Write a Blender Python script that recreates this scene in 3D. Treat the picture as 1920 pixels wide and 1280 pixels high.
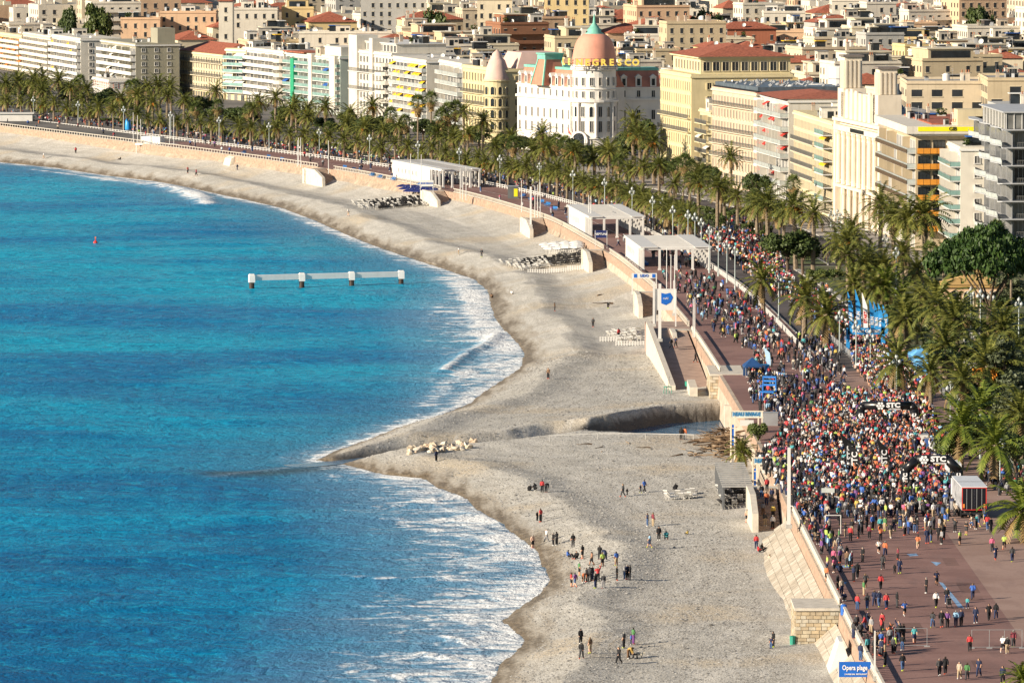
import bpy, bmesh, math, random
import numpy as np
from mathutils import Vector, Matrix
R = random.Random(7)
NR = np.random.RandomState(11)
for o in list(bpy.data.objects): bpy.data.objects.remove(o)
SC = bpy.context.scene
COL = SC.collection

# ------------------------------------------------------------------ camera, sky, sun, exposure
FPX, CAMH = 11600.0, 92.5            # focal length in photo pixels (1920 wide), camera height above the sea
PITCH = math.atan(930.0 / FPX)
CP, SP = math.cos(PITCH), math.sin(PITCH)
cam_d = bpy.data.cameras.new('camera'); cam = bpy.data.objects.new('camera', cam_d); COL.objects.link(cam)
cam.location = (0, 0, CAMH); cam.rotation_euler = (math.pi / 2 - PITCH, 0, 0)
cam_d.sensor_width = 36.0; cam_d.lens = 36.0 * FPX / 1920.0
cam_d.clip_start = 5.0; cam_d.clip_end = 12000.0
SC.camera = cam
SUN_EL = math.radians(20.0)
SUN_DIR = Vector((-0.885, -0.465, 0)).normalized()      # horizontal direction towards the sun
w = bpy.data.worlds.new('World'); SC.world = w; w.use_nodes = True
nt = w.node_tree; bg = nt.nodes['Background']; sky = nt.nodes.new('ShaderNodeTexSky')
sky.sky_type = 'NISHITA'; sky.sun_disc = False
sky.sun_elevation = SUN_EL; sky.sun_rotation = math.atan2(SUN_DIR.x, SUN_DIR.y)
sky.air_density = 1.0; sky.dust_density = 0.15; sky.ozone_density = 1.6
nt.links.new(sky.outputs[0], bg.inputs[0]); bg.inputs[1].default_value = 0.052
sl = bpy.data.lights.new('sun', 'SUN'); so = bpy.data.objects.new('sun', sl); COL.objects.link(so)
sl.energy = 5.0; sl.angle = math.radians(0.5); sl.color = (1.0, 0.86, 0.68)
sv = Vector((SUN_DIR.x * math.cos(SUN_EL), SUN_DIR.y * math.cos(SUN_EL), math.sin(SUN_EL)))
so.rotation_euler = sv.to_track_quat('Z', 'Y').to_euler()
so.location = (0, 0, 400)
vs = SC.view_settings; vs.view_transform = 'Standard'; vs.look = 'None'; vs.gamma = 1.0; vs.exposure = 0.8
vs.use_curve_mapping = False
SC.cycles.use_denoising = True
SC.cycles.max_bounces = 5; SC.cycles.diffuse_bounces = 3; SC.cycles.glossy_bounces = 2
SC.cycles.transmission_bounces = 2; SC.cycles.transparent_max_bounces = 6
SC.render.film_transparent = False

# ------------------------------------------------------------------ projection helpers (survey the photo onto level ground)
def U(px, py, z):
    """point on the level plane z that stands at photo pixel (px, py)"""
    a = (px - 960.0) / FPX; b = -(py - 640.0) / FPX
    dx, dy, dz = a, CP + b * SP, -SP + b * CP
    t = (z - CAMH) / dz
    return Vector((dx * t, dy * t, z))
def PX(x, y, z):
    f = y * CP - (z - CAMH) * SP; u = y * SP + (z - CAMH) * CP
    return 960 + FPX * x / f, 640 - FPX * u / f
def AT(px, D, z=7.0):
    """point at ground distance D seen in pixel column px"""
    f = D * CP - (z - CAMH) * SP
    return Vector(((px - 960.0) / FPX * f, D, z))
def ZAT(py, D):
    b = -(py - 640.0) / FPX
    dy, dz = CP + b * SP, -SP + b * CP
    return CAMH + dz * D / dy

# ------------------------------------------------------------------ materials
MATS = {}
def srgb(r, g, b):
    f = lambda c: (c / 255 / 12.92) if c / 255 <= 0.04045 else ((c / 255 + 0.055) / 1.055) ** 2.4
    return (f(r), f(g), f(b))
def M(name, col, rough=0.75, var=0.12, scale=0.8, bump=0.0, metal=0.0, spec=0.35, streak=0.0, alpha=1.0):
    if name in MATS: return MATS[name]
    m = bpy.data.materials.new(name); m.use_nodes = True; MATS[name] = m
    t = m.node_tree; N, L = t.nodes, t.links; p = N['Principled BSDF']
    p.inputs['Roughness'].default_value = rough; p.inputs['Metallic'].default_value = metal
    p.inputs['Specular IOR Level'].default_value = spec
    p.inputs['Alpha'].default_value = alpha
    g = N.new('ShaderNodeNewGeometry')
    if var > 0:
        n = N.new('ShaderNodeTexNoise'); n.inputs['Scale'].default_value = scale; n.inputs['Detail'].default_value = 4
        L.new(g.outputs['Position'], n.inputs['Vector'])
        r = N.new('ShaderNodeValToRGB'); e = r.color_ramp.elements
        e[0].position = 0.3; e[1].position = 0.7
        e[0].color = (*[max(0, c * (1 - var)) for c in col], 1); e[1].color = (*[min(1, c * (1 + var)) for c in col], 1)
        L.new(n.outputs[0], r.inputs[0]); out = r.outputs[0]
        if streak > 0:
            mp = N.new('ShaderNodeMapping'); mp.inputs['Scale'].default_value = (1.2, 1.2, 0.12)
            L.new(g.outputs['Position'], mp.inputs[0])
            n2 = N.new('ShaderNodeTexNoise'); n2.inputs['Scale'].default_value = 1.0; n2.inputs['Detail'].default_value = 5
            L.new(mp.outputs[0], n2.inputs['Vector'])
            mr = N.new('ShaderNodeMapRange'); mr.inputs[1].default_value = 0.5; mr.inputs[2].default_value = 0.75
            mr.inputs[3].default_value = 0; mr.inputs[4].default_value = streak
            L.new(n2.outputs[0], mr.inputs[0])
            mx = N.new('ShaderNodeMix'); mx.data_type = 'RGBA'; L.new(mr.outputs[0], mx.inputs[0]); L.new(out, mx.inputs[6])
            mx.inputs[7].default_value = (col[0] * 0.55, col[1] * 0.52, col[2] * 0.48, 1); out = mx.outputs[2]
        L.new(out, p.inputs['Base Color'])
        if bump > 0:
            b = N.new('ShaderNodeBump'); b.inputs['Strength'].default_value = 1.0; b.inputs['Distance'].default_value = bump
            L.new(n.outputs[0], b.inputs['Height']); L.new(b.outputs[0], p.inputs['Normal'])
    else:
        p.inputs['Base Color'].default_value = (*col, 1)
    return m
def LEAF(name, c0, c1, rough=0.55, trans=0.0):
    if name in MATS: return MATS[name]
    m = bpy.data.materials.new(name); m.use_nodes = True; MATS[name] = m
    N, L = m.node_tree.nodes, m.node_tree.links; p = N['Principled BSDF']
    p.inputs['Roughness'].default_value = rough; p.inputs['Specular IOR Level'].default_value = 0.3
    g = N.new('ShaderNodeNewGeometry'); oi = N.new('ShaderNodeObjectInfo')
    ad = N.new('ShaderNodeMath'); ad.operation = 'MULTIPLY_ADD'; ad.inputs[1].default_value = 0.7
    mu = N.new('ShaderNodeMath'); mu.operation = 'MULTIPLY'; mu.inputs[1].default_value = 0.3
    L.new(oi.outputs['Random'], mu.inputs[0]); L.new(g.outputs['Random Per Island'], ad.inputs[0]); L.new(mu.outputs[0], ad.inputs[2])
    r = N.new('ShaderNodeValToRGB'); e = r.color_ramp.elements; e[0].color = (*c0, 1); e[1].color = (*c1, 1)
    L.new(ad.outputs[0], r.inputs[0]); L.new(r.outputs[0], p.inputs['Base Color'])
    if trans > 0:
        tr = N.new('ShaderNodeBsdfTranslucent'); L.new(r.outputs[0], tr.inputs[0])
        ms = N.new('ShaderNodeMixShader'); ms.inputs[0].default_value = trans
        L.new(p.outputs[0], ms.inputs[1]); L.new(tr.outputs[0], ms.inputs[2])
        L.new(ms.outputs[0], N['Material Output'].inputs[0])
    return m
WHITE = M('white_paint', (0.66, 0.65, 0.62), 0.5, 0.06, 0.5)
GLASS = M('window_glass', (0.02, 0.026, 0.032), 0.12, 0.5, 0.35, spec=0.6)
GLASS_L = M('curtained_glass', (0.17, 0.17, 0.16), 0.2, 0.4, 0.3, spec=0.6)
GREENGLASS = M('green_balcony_glass', (0.22, 0.36, 0.33), 0.15, 0.2, 0.6, spec=0.6)
CLEARGLASS = M('pale_balcony_glass', (0.48, 0.52, 0.5), 0.15, 0.2, 0.6, spec=0.6)
DARKMETAL = M('dark_metal', (0.03, 0.03, 0.033), 0.45, 0.2, 1)
GREYMETAL = M('grey_metal', (0.38, 0.39, 0.4), 0.4, 0.1, 1, metal=0.3)
CONCRETE = M('concrete', (0.42, 0.41, 0.38), 0.85, 0.18, 0.6, bump=0.02)
TILE = M('roof_tile', (0.33, 0.105, 0.06), 0.8, 0.35, 1.4, bump=0.06)
ROOFGREY = M('roof_gravel', (0.30, 0.29, 0.27), 0.9, 0.25, 0.5)
SHUTTER = M('shutter_grey', (0.34, 0.37, 0.36), 0.7, 0.1, 1)
SHUTTER_G = M('shutter_green', (0.12, 0.24, 0.2), 0.7, 0.1, 1)
WOOD = M('driftwood', (0.24, 0.17, 0.11), 0.9, 0.45, 2.0)
BLACK = M('black_fabric', (0.012, 0.012, 0.014), 0.6, 0.2, 2)
BLUE = M('blue_paint', (0.02, 0.13, 0.5), 0.5, 0.1, 1)

# ------------------------------------------------------------------ object helpers
def ob(name, me, parent=None, loc=(0, 0, 0), rz=0.0, sc=None, rot=None):
    o = bpy.data.objects.new(name, me); COL.objects.link(o)
    o.location = loc; o.rotation_euler = rot if rot else (0, 0, rz)
    if sc is not None: o.scale = sc if hasattr(sc, '__len__') else (sc, sc, sc)
    if parent: o.parent = parent
    return o
def tag(o, label, cat, group=None):
    o['label'] = label; o['category'] = cat
    if group: o['group'] = group
    THINGS.append(o)
    return o
THINGS = []
def thing(name, label, cat, loc=(0, 0, 0), rz=0.0, group=None):
    o = bpy.data.objects.new(name, None); COL.objects.link(o); o.empty_display_size = 0.5
    o.location = loc; o.rotation_euler = (0, 0, rz)
    return tag(o, label, cat, group)
def struct(o, kind='structure'):
    o['kind'] = kind; return o
class MB:
    def __init__(s): s.v = []; s.f = []; s.m = []
    def add(s, vs, fs, mi=0):
        n = len(s.v); s.v.extend([tuple(q) for q in vs]); s.f.extend([tuple(n + i for i in f) for f in fs]); s.m.extend([mi] * len(fs)); return s
    def box(s, x0, x1, y0, y1, z0, z1, mi=0, taper=0.0):
        t = taper
        return s.add([(x0, y0, z0), (x1, y0, z0), (x1, y1, z0), (x0, y1, z0), (x0 + t, y0 + t, z1), (x1 - t, y0 + t, z1), (x1 - t, y1 - t, z1), (x0 + t, y1 - t, z1)],
              [(3, 2, 1, 0), (4, 5, 6, 7), (0, 1, 5, 4), (1, 2, 6, 5), (2, 3, 7, 6), (3, 0, 4, 7)], mi)
    def prism(s, pts, z0, z1, mi=0, mi_top=None):
        n = len(pts)
        s.add([(p[0], p[1], z0) for p in pts] + [(p[0], p[1], z1) for p in pts],
              [(i, (i + 1) % n, n + (i + 1) % n, n + i) for i in range(n)], mi)
        s.add([(p[0], p[1], z1) for p in pts], [tuple(range(n))], mi if mi_top is None else mi_top)
        return s
    def tube(s, p0, p1, r0, r1=None, n=8, mi=0, cap=True):
        r1 = r0 if r1 is None else r1
        p0 = Vector(p0); p1 = Vector(p1); d = (p1 - p0)
        if d.length < 1e-6: return s
        d.normalize(); a = Vector((0, 0, 1)) if abs(d.z) < 0.9 else Vector((1, 0, 0))
        u = d.cross(a).normalized(); v = d.cross(u)
        vs = []
        for (p, r) in ((p0, r0), (p1, r1)):
            for i in range(n):
                t = 2 * math.pi * i / n; vs.append(p + u * (math.cos(t) * r) + v * (math.sin(t) * r))
        fs = [(i, n + i, n + (i + 1) % n, (i + 1) % n) for i in range(n)]
        if cap: fs += [tuple(range(n)), tuple(range(2 * n - 1, n - 1, -1))]
        return s.add(vs, fs, mi)
    def lathe(s, prof, n=16, mi=0, c=(0, 0, 0), a0=0.0, a1=2 * math.pi):
        full = abs(a1 - a0 - 2 * math.pi) < 1e-6; k = n if full else n + 1
        vs = []
        for (r, z) in prof:
            for i in range(k):
                t = a0 + (a1 - a0) * i / n; vs.append((c[0] + r * math.cos(t), c[1] + r * math.sin(t), c[2] + z))
        fs = []
        for j in range(len(prof) - 1):
            for i in range(n):
                i2 = (i + 1) % k
                fs.append((j * k + i, j * k + i2, (j + 1) * k + i2, (j + 1) * k + i))
        return s.add(vs, fs, mi)
    def mesh(s, name, mats, smooth=False):
        me = bpy.data.meshes.new(name); me.from_pydata(s.v, [], s.f)
        for m in (mats if isinstance(mats, (list, tuple)) else [mats]): me.materials.append(m)
        if s.m: me.polygons.foreach_set('material_index', s.m)
        if smooth: me.polygons.foreach_set('use_smooth', [True] * len(s.f))
        me.update(); return me
    def build(s, name, mats, parent=None, loc=(0, 0, 0), rz=0.0, smooth=False):
        return ob(name, s.mesh(name, mats, smooth), parent, loc, rz)
def _glyphs(txt, size, bold):
    c = bpy.data.curves.new('t', 'FONT'); c.body = txt; c.size = size; c.align_x = 'CENTER'; c.align_y = 'CENTER'
    c.extrude = 0.02; c.offset = bold; c.resolution_u = 2
    o = bpy.data.objects.new('t', c); COL.objects.link(o)
    me = bpy.data.meshes.new_from_object(o.evaluated_get(bpy.context.evaluated_depsgraph_get()))
    bpy.data.objects.remove(o); me.materials.clear(); return me
GLY = {}
for _t in [('GIB', 1.1, .03), ('CASINO', 1.3, 0.0), *[(c, 2.5, .1) for c in 'NEGRSCOL'], ('Opera plage', .72, .01), ('LOUNGE BAR  RESTAURANT', .2, .004), ('BEAU RIVAGE', .72, .03), ('ruhl', .6, 0.0), ('NEPTUNE', .62, .01), ('LIDO', .7, .02), ('BLUE BEACH', .52, .01), ('STC', 1.15, .05), ('STC', 1.2, .03), ('STC', 1.1, .03), ('STC', .95, .05), ('STC', .7, .05), ('NUTRITION', .32, .01), ('RUN', .7, .03), ('START', .7, .03), ('PROM CLASSIC', .7, .02), ('NICE', .85, .03)]: GLY[_t] = _glyphs(*_t)
def textmesh(txt, size, mat, bold=0.0, key={}):
    k = (txt, size, mat.name, bold)
    if k not in key:
        me = (GLY.get((txt, size, bold)) or _glyphs(txt, size, bold)).copy(); me.materials.append(mat); me.name = 'lettering'; key[k] = me
    return key[k]
def text(parent, txt, size, mat, loc, rz=0.0, bold=0.0, tilt=math.pi / 2, squeeze=1.0):
    """flat upright lettering facing -Y of the parent (rz turns it)"""
    return ob('lettering', textmesh(txt, size, mat, bold), parent, loc, rot=(tilt, 0, rz), sc=(squeeze, 1, 1))

# ------------------------------------------------------------------ sea wall line and shoreline as curves x(y)
WALL = np.array([(480, 38.6), (560, 38.0), (632, 37.2), (696, 36.6), (793, 35.8), (870, 35.5), (944, 34.6), (1010, 33.4), (1084, 31.8), (1188, 28.0), (1288, 21.5), (1417, 8.8), (1514, -10.4),
                 (1626, -43), (1710, -77), (1797, -115), (1889, -156), (2000, -207), (2150, -280), (2400, -400)])
_yy = np.arange(480, 2400, 4.0); _xx = np.interp(_yy, WALL[:, 0], WALL[:, 1])
_k = np.exp(-0.5 * (np.arange(-12, 13) / 5.0) ** 2); _k /= _k.sum()
_xs = np.convolve(np.pad(_xx, 12, mode='reflect', reflect_type='odd'), _k, mode='valid')
def xw(y): return float(np.interp(y, _yy, _xs))
def xwa(y): return np.interp(y, _yy, _xs)
def tang(y):
    d = (xw(y + 3) - xw(y - 3)) / 6.0; l = math.hypot(1, d); return Vector((d / l, 1 / l, 0))
def off(y, o, z=7.0):
    t = tang(y); return Vector((xw(y) + o * t.y, y - o * t.x, z))
SHORE_PX = [(-300, 275), (-120, 290), (0, 304), (100, 314), (200, 329), (300, 341), (380, 358), (470, 376), (530, 390), (590, 413), (650, 440), (700, 460), (760, 480),
            (830, 503), (890, 524), (915, 545), (920, 570), (928, 595), (945, 618), (968, 640), (984, 664), (978, 690), (945, 712), (905, 738), (880, 758), (820, 782), (745, 804), (690, 826), (620, 850), (596, 862),
            (640, 869), (665, 874), (720, 889), (795, 896), (825, 915), (872, 932), (895, 955), (935, 980), (985, 1015), (1010, 1035), (1018, 1058), (1034, 1086), (1018, 1110), (978, 1138), (944, 1164),
            (965, 1182), (985, 1200), (970, 1222), (938, 1245), (925, 1280), (900, 1340), (880, 1420), (870, 1600)]
_sh = np.array([(U(a, b, 0.0).y, U(a, b, 0.0).x) for a, b in SHORE_PX]); _sh = _sh[np.argsort(_sh[:, 0])]
def xsh(y): return np.interp(y, _sh[:, 0], _sh[:, 1])
def vnoise(x, y, seed=0):
    """smooth value noise, vectorised"""
    x = np.asarray(x, float); y = np.asarray(y, float)
    xi = np.floor(x).astype(np.int64); yi = np.floor(y).astype(np.int64); fx = x - xi; fy = y - yi
    fx = fx * fx * (3 - 2 * fx); fy = fy * fy * (3 - 2 * fy)
    def h(a, b):
        n = (a * 374761393 + b * 668265263 + seed * 974634777) & 0xffffffff
        n = ((n ^ (n >> 13)) * 1274126177) & 0xffffffff
        return ((n ^ (n >> 16)) & 0xffff) / 65535.0
    return (h(xi, yi) * (1 - fx) + h(xi + 1, yi) * fx) * (1 - fy) + (h(xi, yi + 1) * (1 - fx) + h(xi + 1, yi + 1) * fx) * fy
_shx = np.stack([np.interp(np.arange(480, 2400, 1.5), _sh[:, 0], _sh[:, 1]), np.arange(480, 2400, 1.5)], 1)
def shore_dist(x, y):
    """signed distance inland from the waterline (positive on the beach)"""
    out = np.empty(x.shape)
    fx, fy = x.ravel(), y.ravel(); o = out.ravel()
    for i in range(0, fx.size, 4000):
        cx, cy = fx[i:i + 4000], fy[i:i + 4000]
        lo, hi = cy.min() - 60, cy.max() + 60
        s = _shx[(_shx[:, 1] > lo) & (_shx[:, 1] < hi)]
        d = np.sqrt((cx[:, None] - s[None, :, 0]) ** 2 + (cy[:, None] - s[None, :, 1]) ** 2).min(1)
        o[i:i + 4000] = np.where(cx > xsh(cy), d, -d)
    return o.reshape(x.shape)
# creek: a wedge basin below the wall and a narrow run to the sea
BASIN = [U(1352, 781, 0.7), U(1352, 838, 0.7), U(1230, 838, 0.7), U(1062, 832, 0.7), U(1062, 822, 0.7), U(1150, 812, 0.7), U(1250, 793, 0.7)]
BASIN = [Vector((q.x + (8 if q.x > 30 else 0), q.y, 0.7)) for q in BASIN]
RUN = [U(1062, 824, 0.6), U(1000, 834, 0.5), U(900, 842, 0.4), U(780, 850, 0.2), U(690, 860, 0.1), U(600, 870, 0.0), U(520, 876, 0.0)]
MOUND = [U(1050, 803, 3.0), U(1110, 792, 3.0), U(1190, 780, 3.0), U(1300, 768, 3.0)]
def segdist(x, y, pts, closed=False):
    d = np.full(x.shape, 1e9); n = len(pts)
    for i in range(n if closed else n - 1):
        a, b = pts[i], pts[(i + 1) % n]; ex, ey = b.x - a.x, b.y - a.y
        t = np.clip(((x - a.x) * ex + (y - a.y) * ey) / (ex * ex + ey * ey + 1e-9), 0, 1)
        d = np.minimum(d, np.hypot(x - a.x - t * ex, y - a.y - t * ey))
    return d
def inside(x, y, pts):
    c = np.zeros(x.shape, bool); n = len(pts)
    for i in range(n):
        a, b = pts[i], pts[(i + 1) % n]
        cond = ((a.y > y) != (b.y > y)) & (x < (b.x - a.x) * (y - a.y) / (b.y - a.y + 1e-12) + a.x)
        c ^= cond
    return c
def beach_h(x, y, d=None):
    x = np.asarray(x, float); y = np.asarray(y, float)
    if d is None: d = shore_dist(x, y)
    cusp = vnoise(x * 0.0 + 3.3, y / 9.0, 5); wv = vnoise(x / 14, y / 22, 2); w2 = vnoise(x / 4, y / 7, 9)
    crest = 7.0 + 4.0 * cusp; top = 1.9 + 0.9 * vnoise(x * 0 + 1, y / 40.0, 8)
    rise = np.clip(d / crest, 0, 1); rise = rise ** 0.85
    h = np.where(d < 0, np.maximum(d * 0.09, -3.0), top * rise)
    back = np.clip((d - crest - 0.8) / 6.0, 0, 1); back = back * back * (3 - 2 * back)
    h = h - (0.2 + 0.35 * wv) * back
    inner = np.clip((d - 14) / 26.0, 0, 1)
    h = h + inner * 0.95
    dwl = xwa(y) - x
    h = h + np.clip(1 - dwl / 11.0, 0, 1) ** 1.3 * np.interp(y, [700, 1000, 1120, 1300, 2200], [0, 0, .7, 2.0, 2.7]) * np.clip(d / 8, 0, 1)
    land = np.clip(d / 6, 0, 1)
    h = h + land * ((wv - 0.5) * 0.38 + (w2 - 0.5) * 0.16 + (vnoise(x / 1.6, y / 2.4, 4) - 0.5) * 0.07)
    h = h + 0.75 * np.exp(-(segdist(x, y, MOUND) / 6.5) ** 2)
    # creek banks
    sd = segdist(x, y, BASIN, True); sd = np.where(inside(x, y, BASIN), -sd, sd)
    n3 = vnoise(x / 1.3, y / 2.0, 21) * 1.0
    rd = segdist(x, y, RUN) - (1.6 + 0.5 * cusp)
    cut = np.minimum(np.where(sd < 0, 0.2, 0.25 + np.maximum(0, sd + 0.5 * n3) * 2.1), np.where(rd < 0, -0.25, -0.1 + np.maximum(0, rd + 0.4 * n3) * 0.55))
    h = np.where(d > -30, np.minimum(h, cut), h)
    return h
def bz(x, y): return float(beach_h(np.array([x]), np.array([y]))[0])
def UB(px, py):
    """point on the beach surface seen at a photo pixel"""
    z = 2.2
    for _ in range(6):
        p = U(px, py, z); z = 0.5 * z + 0.5 * bz(p.x, p.y)
    p = U(px, py, z); p.z = bz(p.x, p.y); return p
# ================================================================== BODIES (built first, placed last)
def pose_mesh(name, J, sub=1):
    """J: joints name -> (x,y,z,r); one continuous skinned body"""
    E = [('pel', 'chest'), ('chest', 'neck'), ('neck', 'head'), ('head', 'top')]
    for s_ in 'LR': E += [('chest', 'sh' + s_), ('sh' + s_, 'el' + s_), ('el' + s_, 'wr' + s_), ('wr' + s_, 'ha' + s_), ('pel', 'hi' + s_), ('hi' + s_, 'kn' + s_), ('kn' + s_, 'an' + s_), ('an' + s_, 'to' + s_)]
    ks = list(J); me = bpy.data.meshes.new('sk'); me.from_pydata([J[k][:3] for k in ks], [(ks.index(a), ks.index(c)) for a, c in E], []); o = bpy.data.objects.new('sk', me); COL.objects.link(o)
    md = o.modifiers.new('skin', 'SKIN'); md.use_smooth_shade = True
    sv = me.skin_vertices[0].data
    for i, k in enumerate(ks): sv[i].radius = (J[k][3], J[k][3] * (.72 if k in ('pel', 'chest') else 1)); sv[i].use_root = (k == 'pel')
    if sub: o.modifiers.new('sub', 'SUBSURF').levels = sub
    else: o.modifiers.new('dec', 'DECIMATE').ratio = .5
    me2 = bpy.data.meshes.new_from_object(o.evaluated_get(bpy.context.evaluated_depsgraph_get())); bpy.data.objects.remove(o)
    P_ = {k: Vector(J[k][:3]) for k in ks}; mi = []
    reg_ = {('head', 'top'): 0, ('neck', 'head'): 0}
    for p in me2.polygons:
        c = p.center; best = None; bd_ = 1e9
        for a, e in E:
            A_, B_ = P_[a], P_[e]; d = B_ - A_; t_ = max(0, min(1, (c - A_).dot(d) / max(d.length_squared, 1e-9))); dist = (c - A_ - d * t_).length - .5 * (J[a][3] * (1 - t_) + J[e][3] * t_)
            if dist < bd_: bd_, best = dist, (a, e)
        a, e = best; v = 2
        if e in ('top',) or a == 'head': v = 1
        elif e == 'head': v = 0 if (c - P_['head']).dot(FWD) > .03 and c.z < P_['head'].z + .02 else 1
        elif e[:2] == 'ha': v = 0
        elif e[:2] == 'wr': v = 6
        elif e[:2] in ('hi',): v = 3
        elif e[:2] == 'kn': v = 3
        elif e[:2] == 'an': v = 5
        elif e[:2] == 'to': v = 4
        elif e == 'chest' and c.z < P_['pel'].z + .03 and P_['chest'].z - P_['pel'].z > .15: v = 3
        mi.append(v)
    me2.materials.clear()
    for _ in range(7): me2.materials.append(None)
    me2.polygons.foreach_set('material_index', mi); me2.polygons.foreach_set('use_smooth', [True] * len(mi)); me2.name = name; return me2
FWD = Vector((0, -1, 0))
def base_pose():
    J = {'pel': (0, 0, .95, .19), 'chest': (0, .01, 1.26, .225), 'neck': (0, 0, 1.47, .075), 'head': (0, -.02, 1.60, .108), 'top': (0, -.01, 1.71, .09)}
    for s_, k in (('L', -1), ('R', 1)): J.update({'sh' + s_: (k * .19, .01, 1.40, .10), 'el' + s_: (k * .25, .03, 1.13, .078), 'wr' + s_: (k * .24, -.07, .90, .06), 'ha' + s_: (k * .23, -.10, .80, .052), 'hi' + s_: (k * .10, 0, .88, .13), 'kn' + s_: (k * .115, -.02, .49, .10), 'an' + s_: (k * .12, .02, .10, .075), 'to' + s_: (k * .13, -.15, .045, .065)})
    return J
def V_(J, **kw):
    J = dict(J)
    for k, v in kw.items(): J[k] = (*v, J[k][3])
    return J
B0 = base_pose()
POSES = {'standing': B0,
 'arms_folded': V_(B0, wrL=(.05, -.20, 1.15), haL=(.14, -.20, 1.18), wrR=(-.05, -.20, 1.15), haR=(-.14, -.20, 1.18), elL=(-.26, -.04, 1.13), elR=(.26, -.04, 1.13)),
 'walking': V_(B0, knL=(-.11, -.16, .52), anL=(-.11, -.26, .12), toL=(-.11, -.42, .09), knR=(.11, .06, .48), anR=(.11, .32, .14), toR=(.11, .20, .045), elL=(-.25, .12, 1.15), wrL=(-.24, .16, .92), haL=(-.23, .15, .82), elR=(.25, -.04, 1.14), wrR=(.24, -.22, .96), haR=(.23, -.30, .88)),
 'striding': V_(B0, knR=(.11, -.20, .54), anR=(.11, -.34, .14), toR=(.11, -.50, .12), knL=(-.11, .10, .48), anL=(-.11, .40, .18), toL=(-.11, .30, .05), elR=(.25, .16, 1.16), wrR=(.22, .2, .93), haR=(.22, .2, .83), elL=(-.25, -.06, 1.14), wrL=(-.22, -.26, .99), haL=(-.21, -.34, .92)),
 'running': V_(B0, chest=(0, -.06, 1.27), neck=(0, -.1, 1.47), head=(0, -.14, 1.60), top=(0, -.13, 1.71), shL=(-.19, -.06, 1.41), shR=(.19, -.06, 1.41), knL=(-.11, -.28, .66), anL=(-.11, -.08, .34), toL=(-.11, -.22, .25), knR=(.11, .10, .50), anR=(.11, .34, .22), toR=(.11, .26, .06), elL=(-.26, .16, 1.18), wrL=(-.22, .0, 1.02), haL=(-.2, -.08, 1.06), elR=(.26, -.12, 1.18), wrR=(.18, -.32, 1.22), haR=(.15, -.36, 1.3)),
 'arms_up': V_(B0, elL=(-.32, -.08, 1.58), wrL=(-.24, -.14, 1.82), haL=(-.2, -.15, 1.92), elR=(.32, -.08, 1.2), wrR=(.2, -.26, 1.38), haR=(.14, -.28, 1.46)),
 'bending': V_(B0, chest=(0, -.26, 1.08), neck=(0, -.44, 1.14), head=(0, -.54, 1.10), top=(0, -.62, 1.06), shL=(-.19, -.36, 1.10), shR=(.19, -.36, 1.10), elL=(-.2, -.42, .82), elR=(.2, -.42, .82), wrL=(-.15, -.5, .58), wrR=(.15, -.5, .58), haL=(-.14, -.52, .48), haR=(.14, -.52, .48)),
 'sitting': V_(B0, pel=(0, .1, .16), chest=(0, .16, .48), neck=(0, .1, .70), head=(0, .06, .82), top=(0, .06, .92), shL=(-.19, .15, .62), shR=(.19, .15, .62), elL=(-.27, .05, .40), elR=(.27, .05, .40), wrL=(-.18, -.18, .38), wrR=(.18, -.18, .38), haL=(-.15, -.26, .4), haR=(.15, -.26, .4), hiL=(-.1, .02, .15), hiR=(.1, .02, .15), knL=(-.14, -.36, .42), knR=(.14, -.36, .42), anL=(-.13, -.56, .09), anR=(.13, -.56, .09), toL=(-.13, -.72, .06), toR=(.13, -.72, .06)),
 'crouching': V_(B0, pel=(0, .16, .42), chest=(0, -.02, .70), neck=(0, -.14, .88), head=(0, -.2, .98), top=(0, -.21, 1.08), shL=(-.19, -.08, .82), shR=(.19, -.08, .82), elL=(-.25, -.24, .62), elR=(.25, -.24, .62), wrL=(-.14, -.4, .5), wrR=(.14, -.4, .5), haL=(-.1, -.48, .46), haR=(.1, -.48, .46), hiL=(-.11, .1, .38), hiR=(.11, .1, .38), knL=(-.18, -.24, .52), knR=(.18, -.24, .52), anL=(-.16, .04, .1), anR=(.16, .04, .1), toL=(-.17, -.12, .045), toR=(.17, -.12, .045))}
PM_ = {k: pose_mesh('person_' + k, v, 1) for k, v in POSES.items()}
PL_ = {k: pose_mesh('low_' + k, v, 0) for k, v in POSES.items() if k in ('standing', 'arms_folded', 'walking', 'running', 'arms_up', 'striding')}
# ================================================================== SETTING: sea, beach, promenade, roads, ground
def sheet(name, X, Y, Z, mat, attrs=None, smooth=True, kind='structure'):
    nr, nc = X.shape
    me = bpy.data.meshes.new(name)
    co = np.stack([X, Y, Z], -1).reshape(-1, 3)
    idx = np.arange(nr * nc).reshape(nr, nc)
    q = np.stack([idx[:-1, :-1], idx[:-1, 1:], idx[1:, 1:], idx[1:, :-1]], -1).reshape(-1, 4)
    me.vertices.add(len(co)); me.vertices.foreach_set('co', co.ravel().astype(np.float32))
    me.loops.add(q.size); me.loops.foreach_set('vertex_index', q.ravel().astype(np.int32))
    me.polygons.add(len(q)); me.polygons.foreach_set('loop_start', np.arange(0, q.size, 4, dtype=np.int32))
    if smooth: me.polygons.foreach_set('use_smooth', np.ones(len(q), bool))
    for k, a in (attrs or {}).items():
        at = me.attributes.new(k, 'FLOAT', 'POINT'); at.data.foreach_set('value', np.asarray(a, np.float32).ravel())
    me.update(calc_edges=True); me.materials.append(mat)
    return struct(ob(name, me), kind)
def rows(y0, y1, s0, s1):
    out = [y0]
    while out[-1] < y1:
        t = (out[-1] - y0) / (y1 - y0); out.append(out[-1] + s0 + (s1 - s0) * t)
    return np.array(out)
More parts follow.
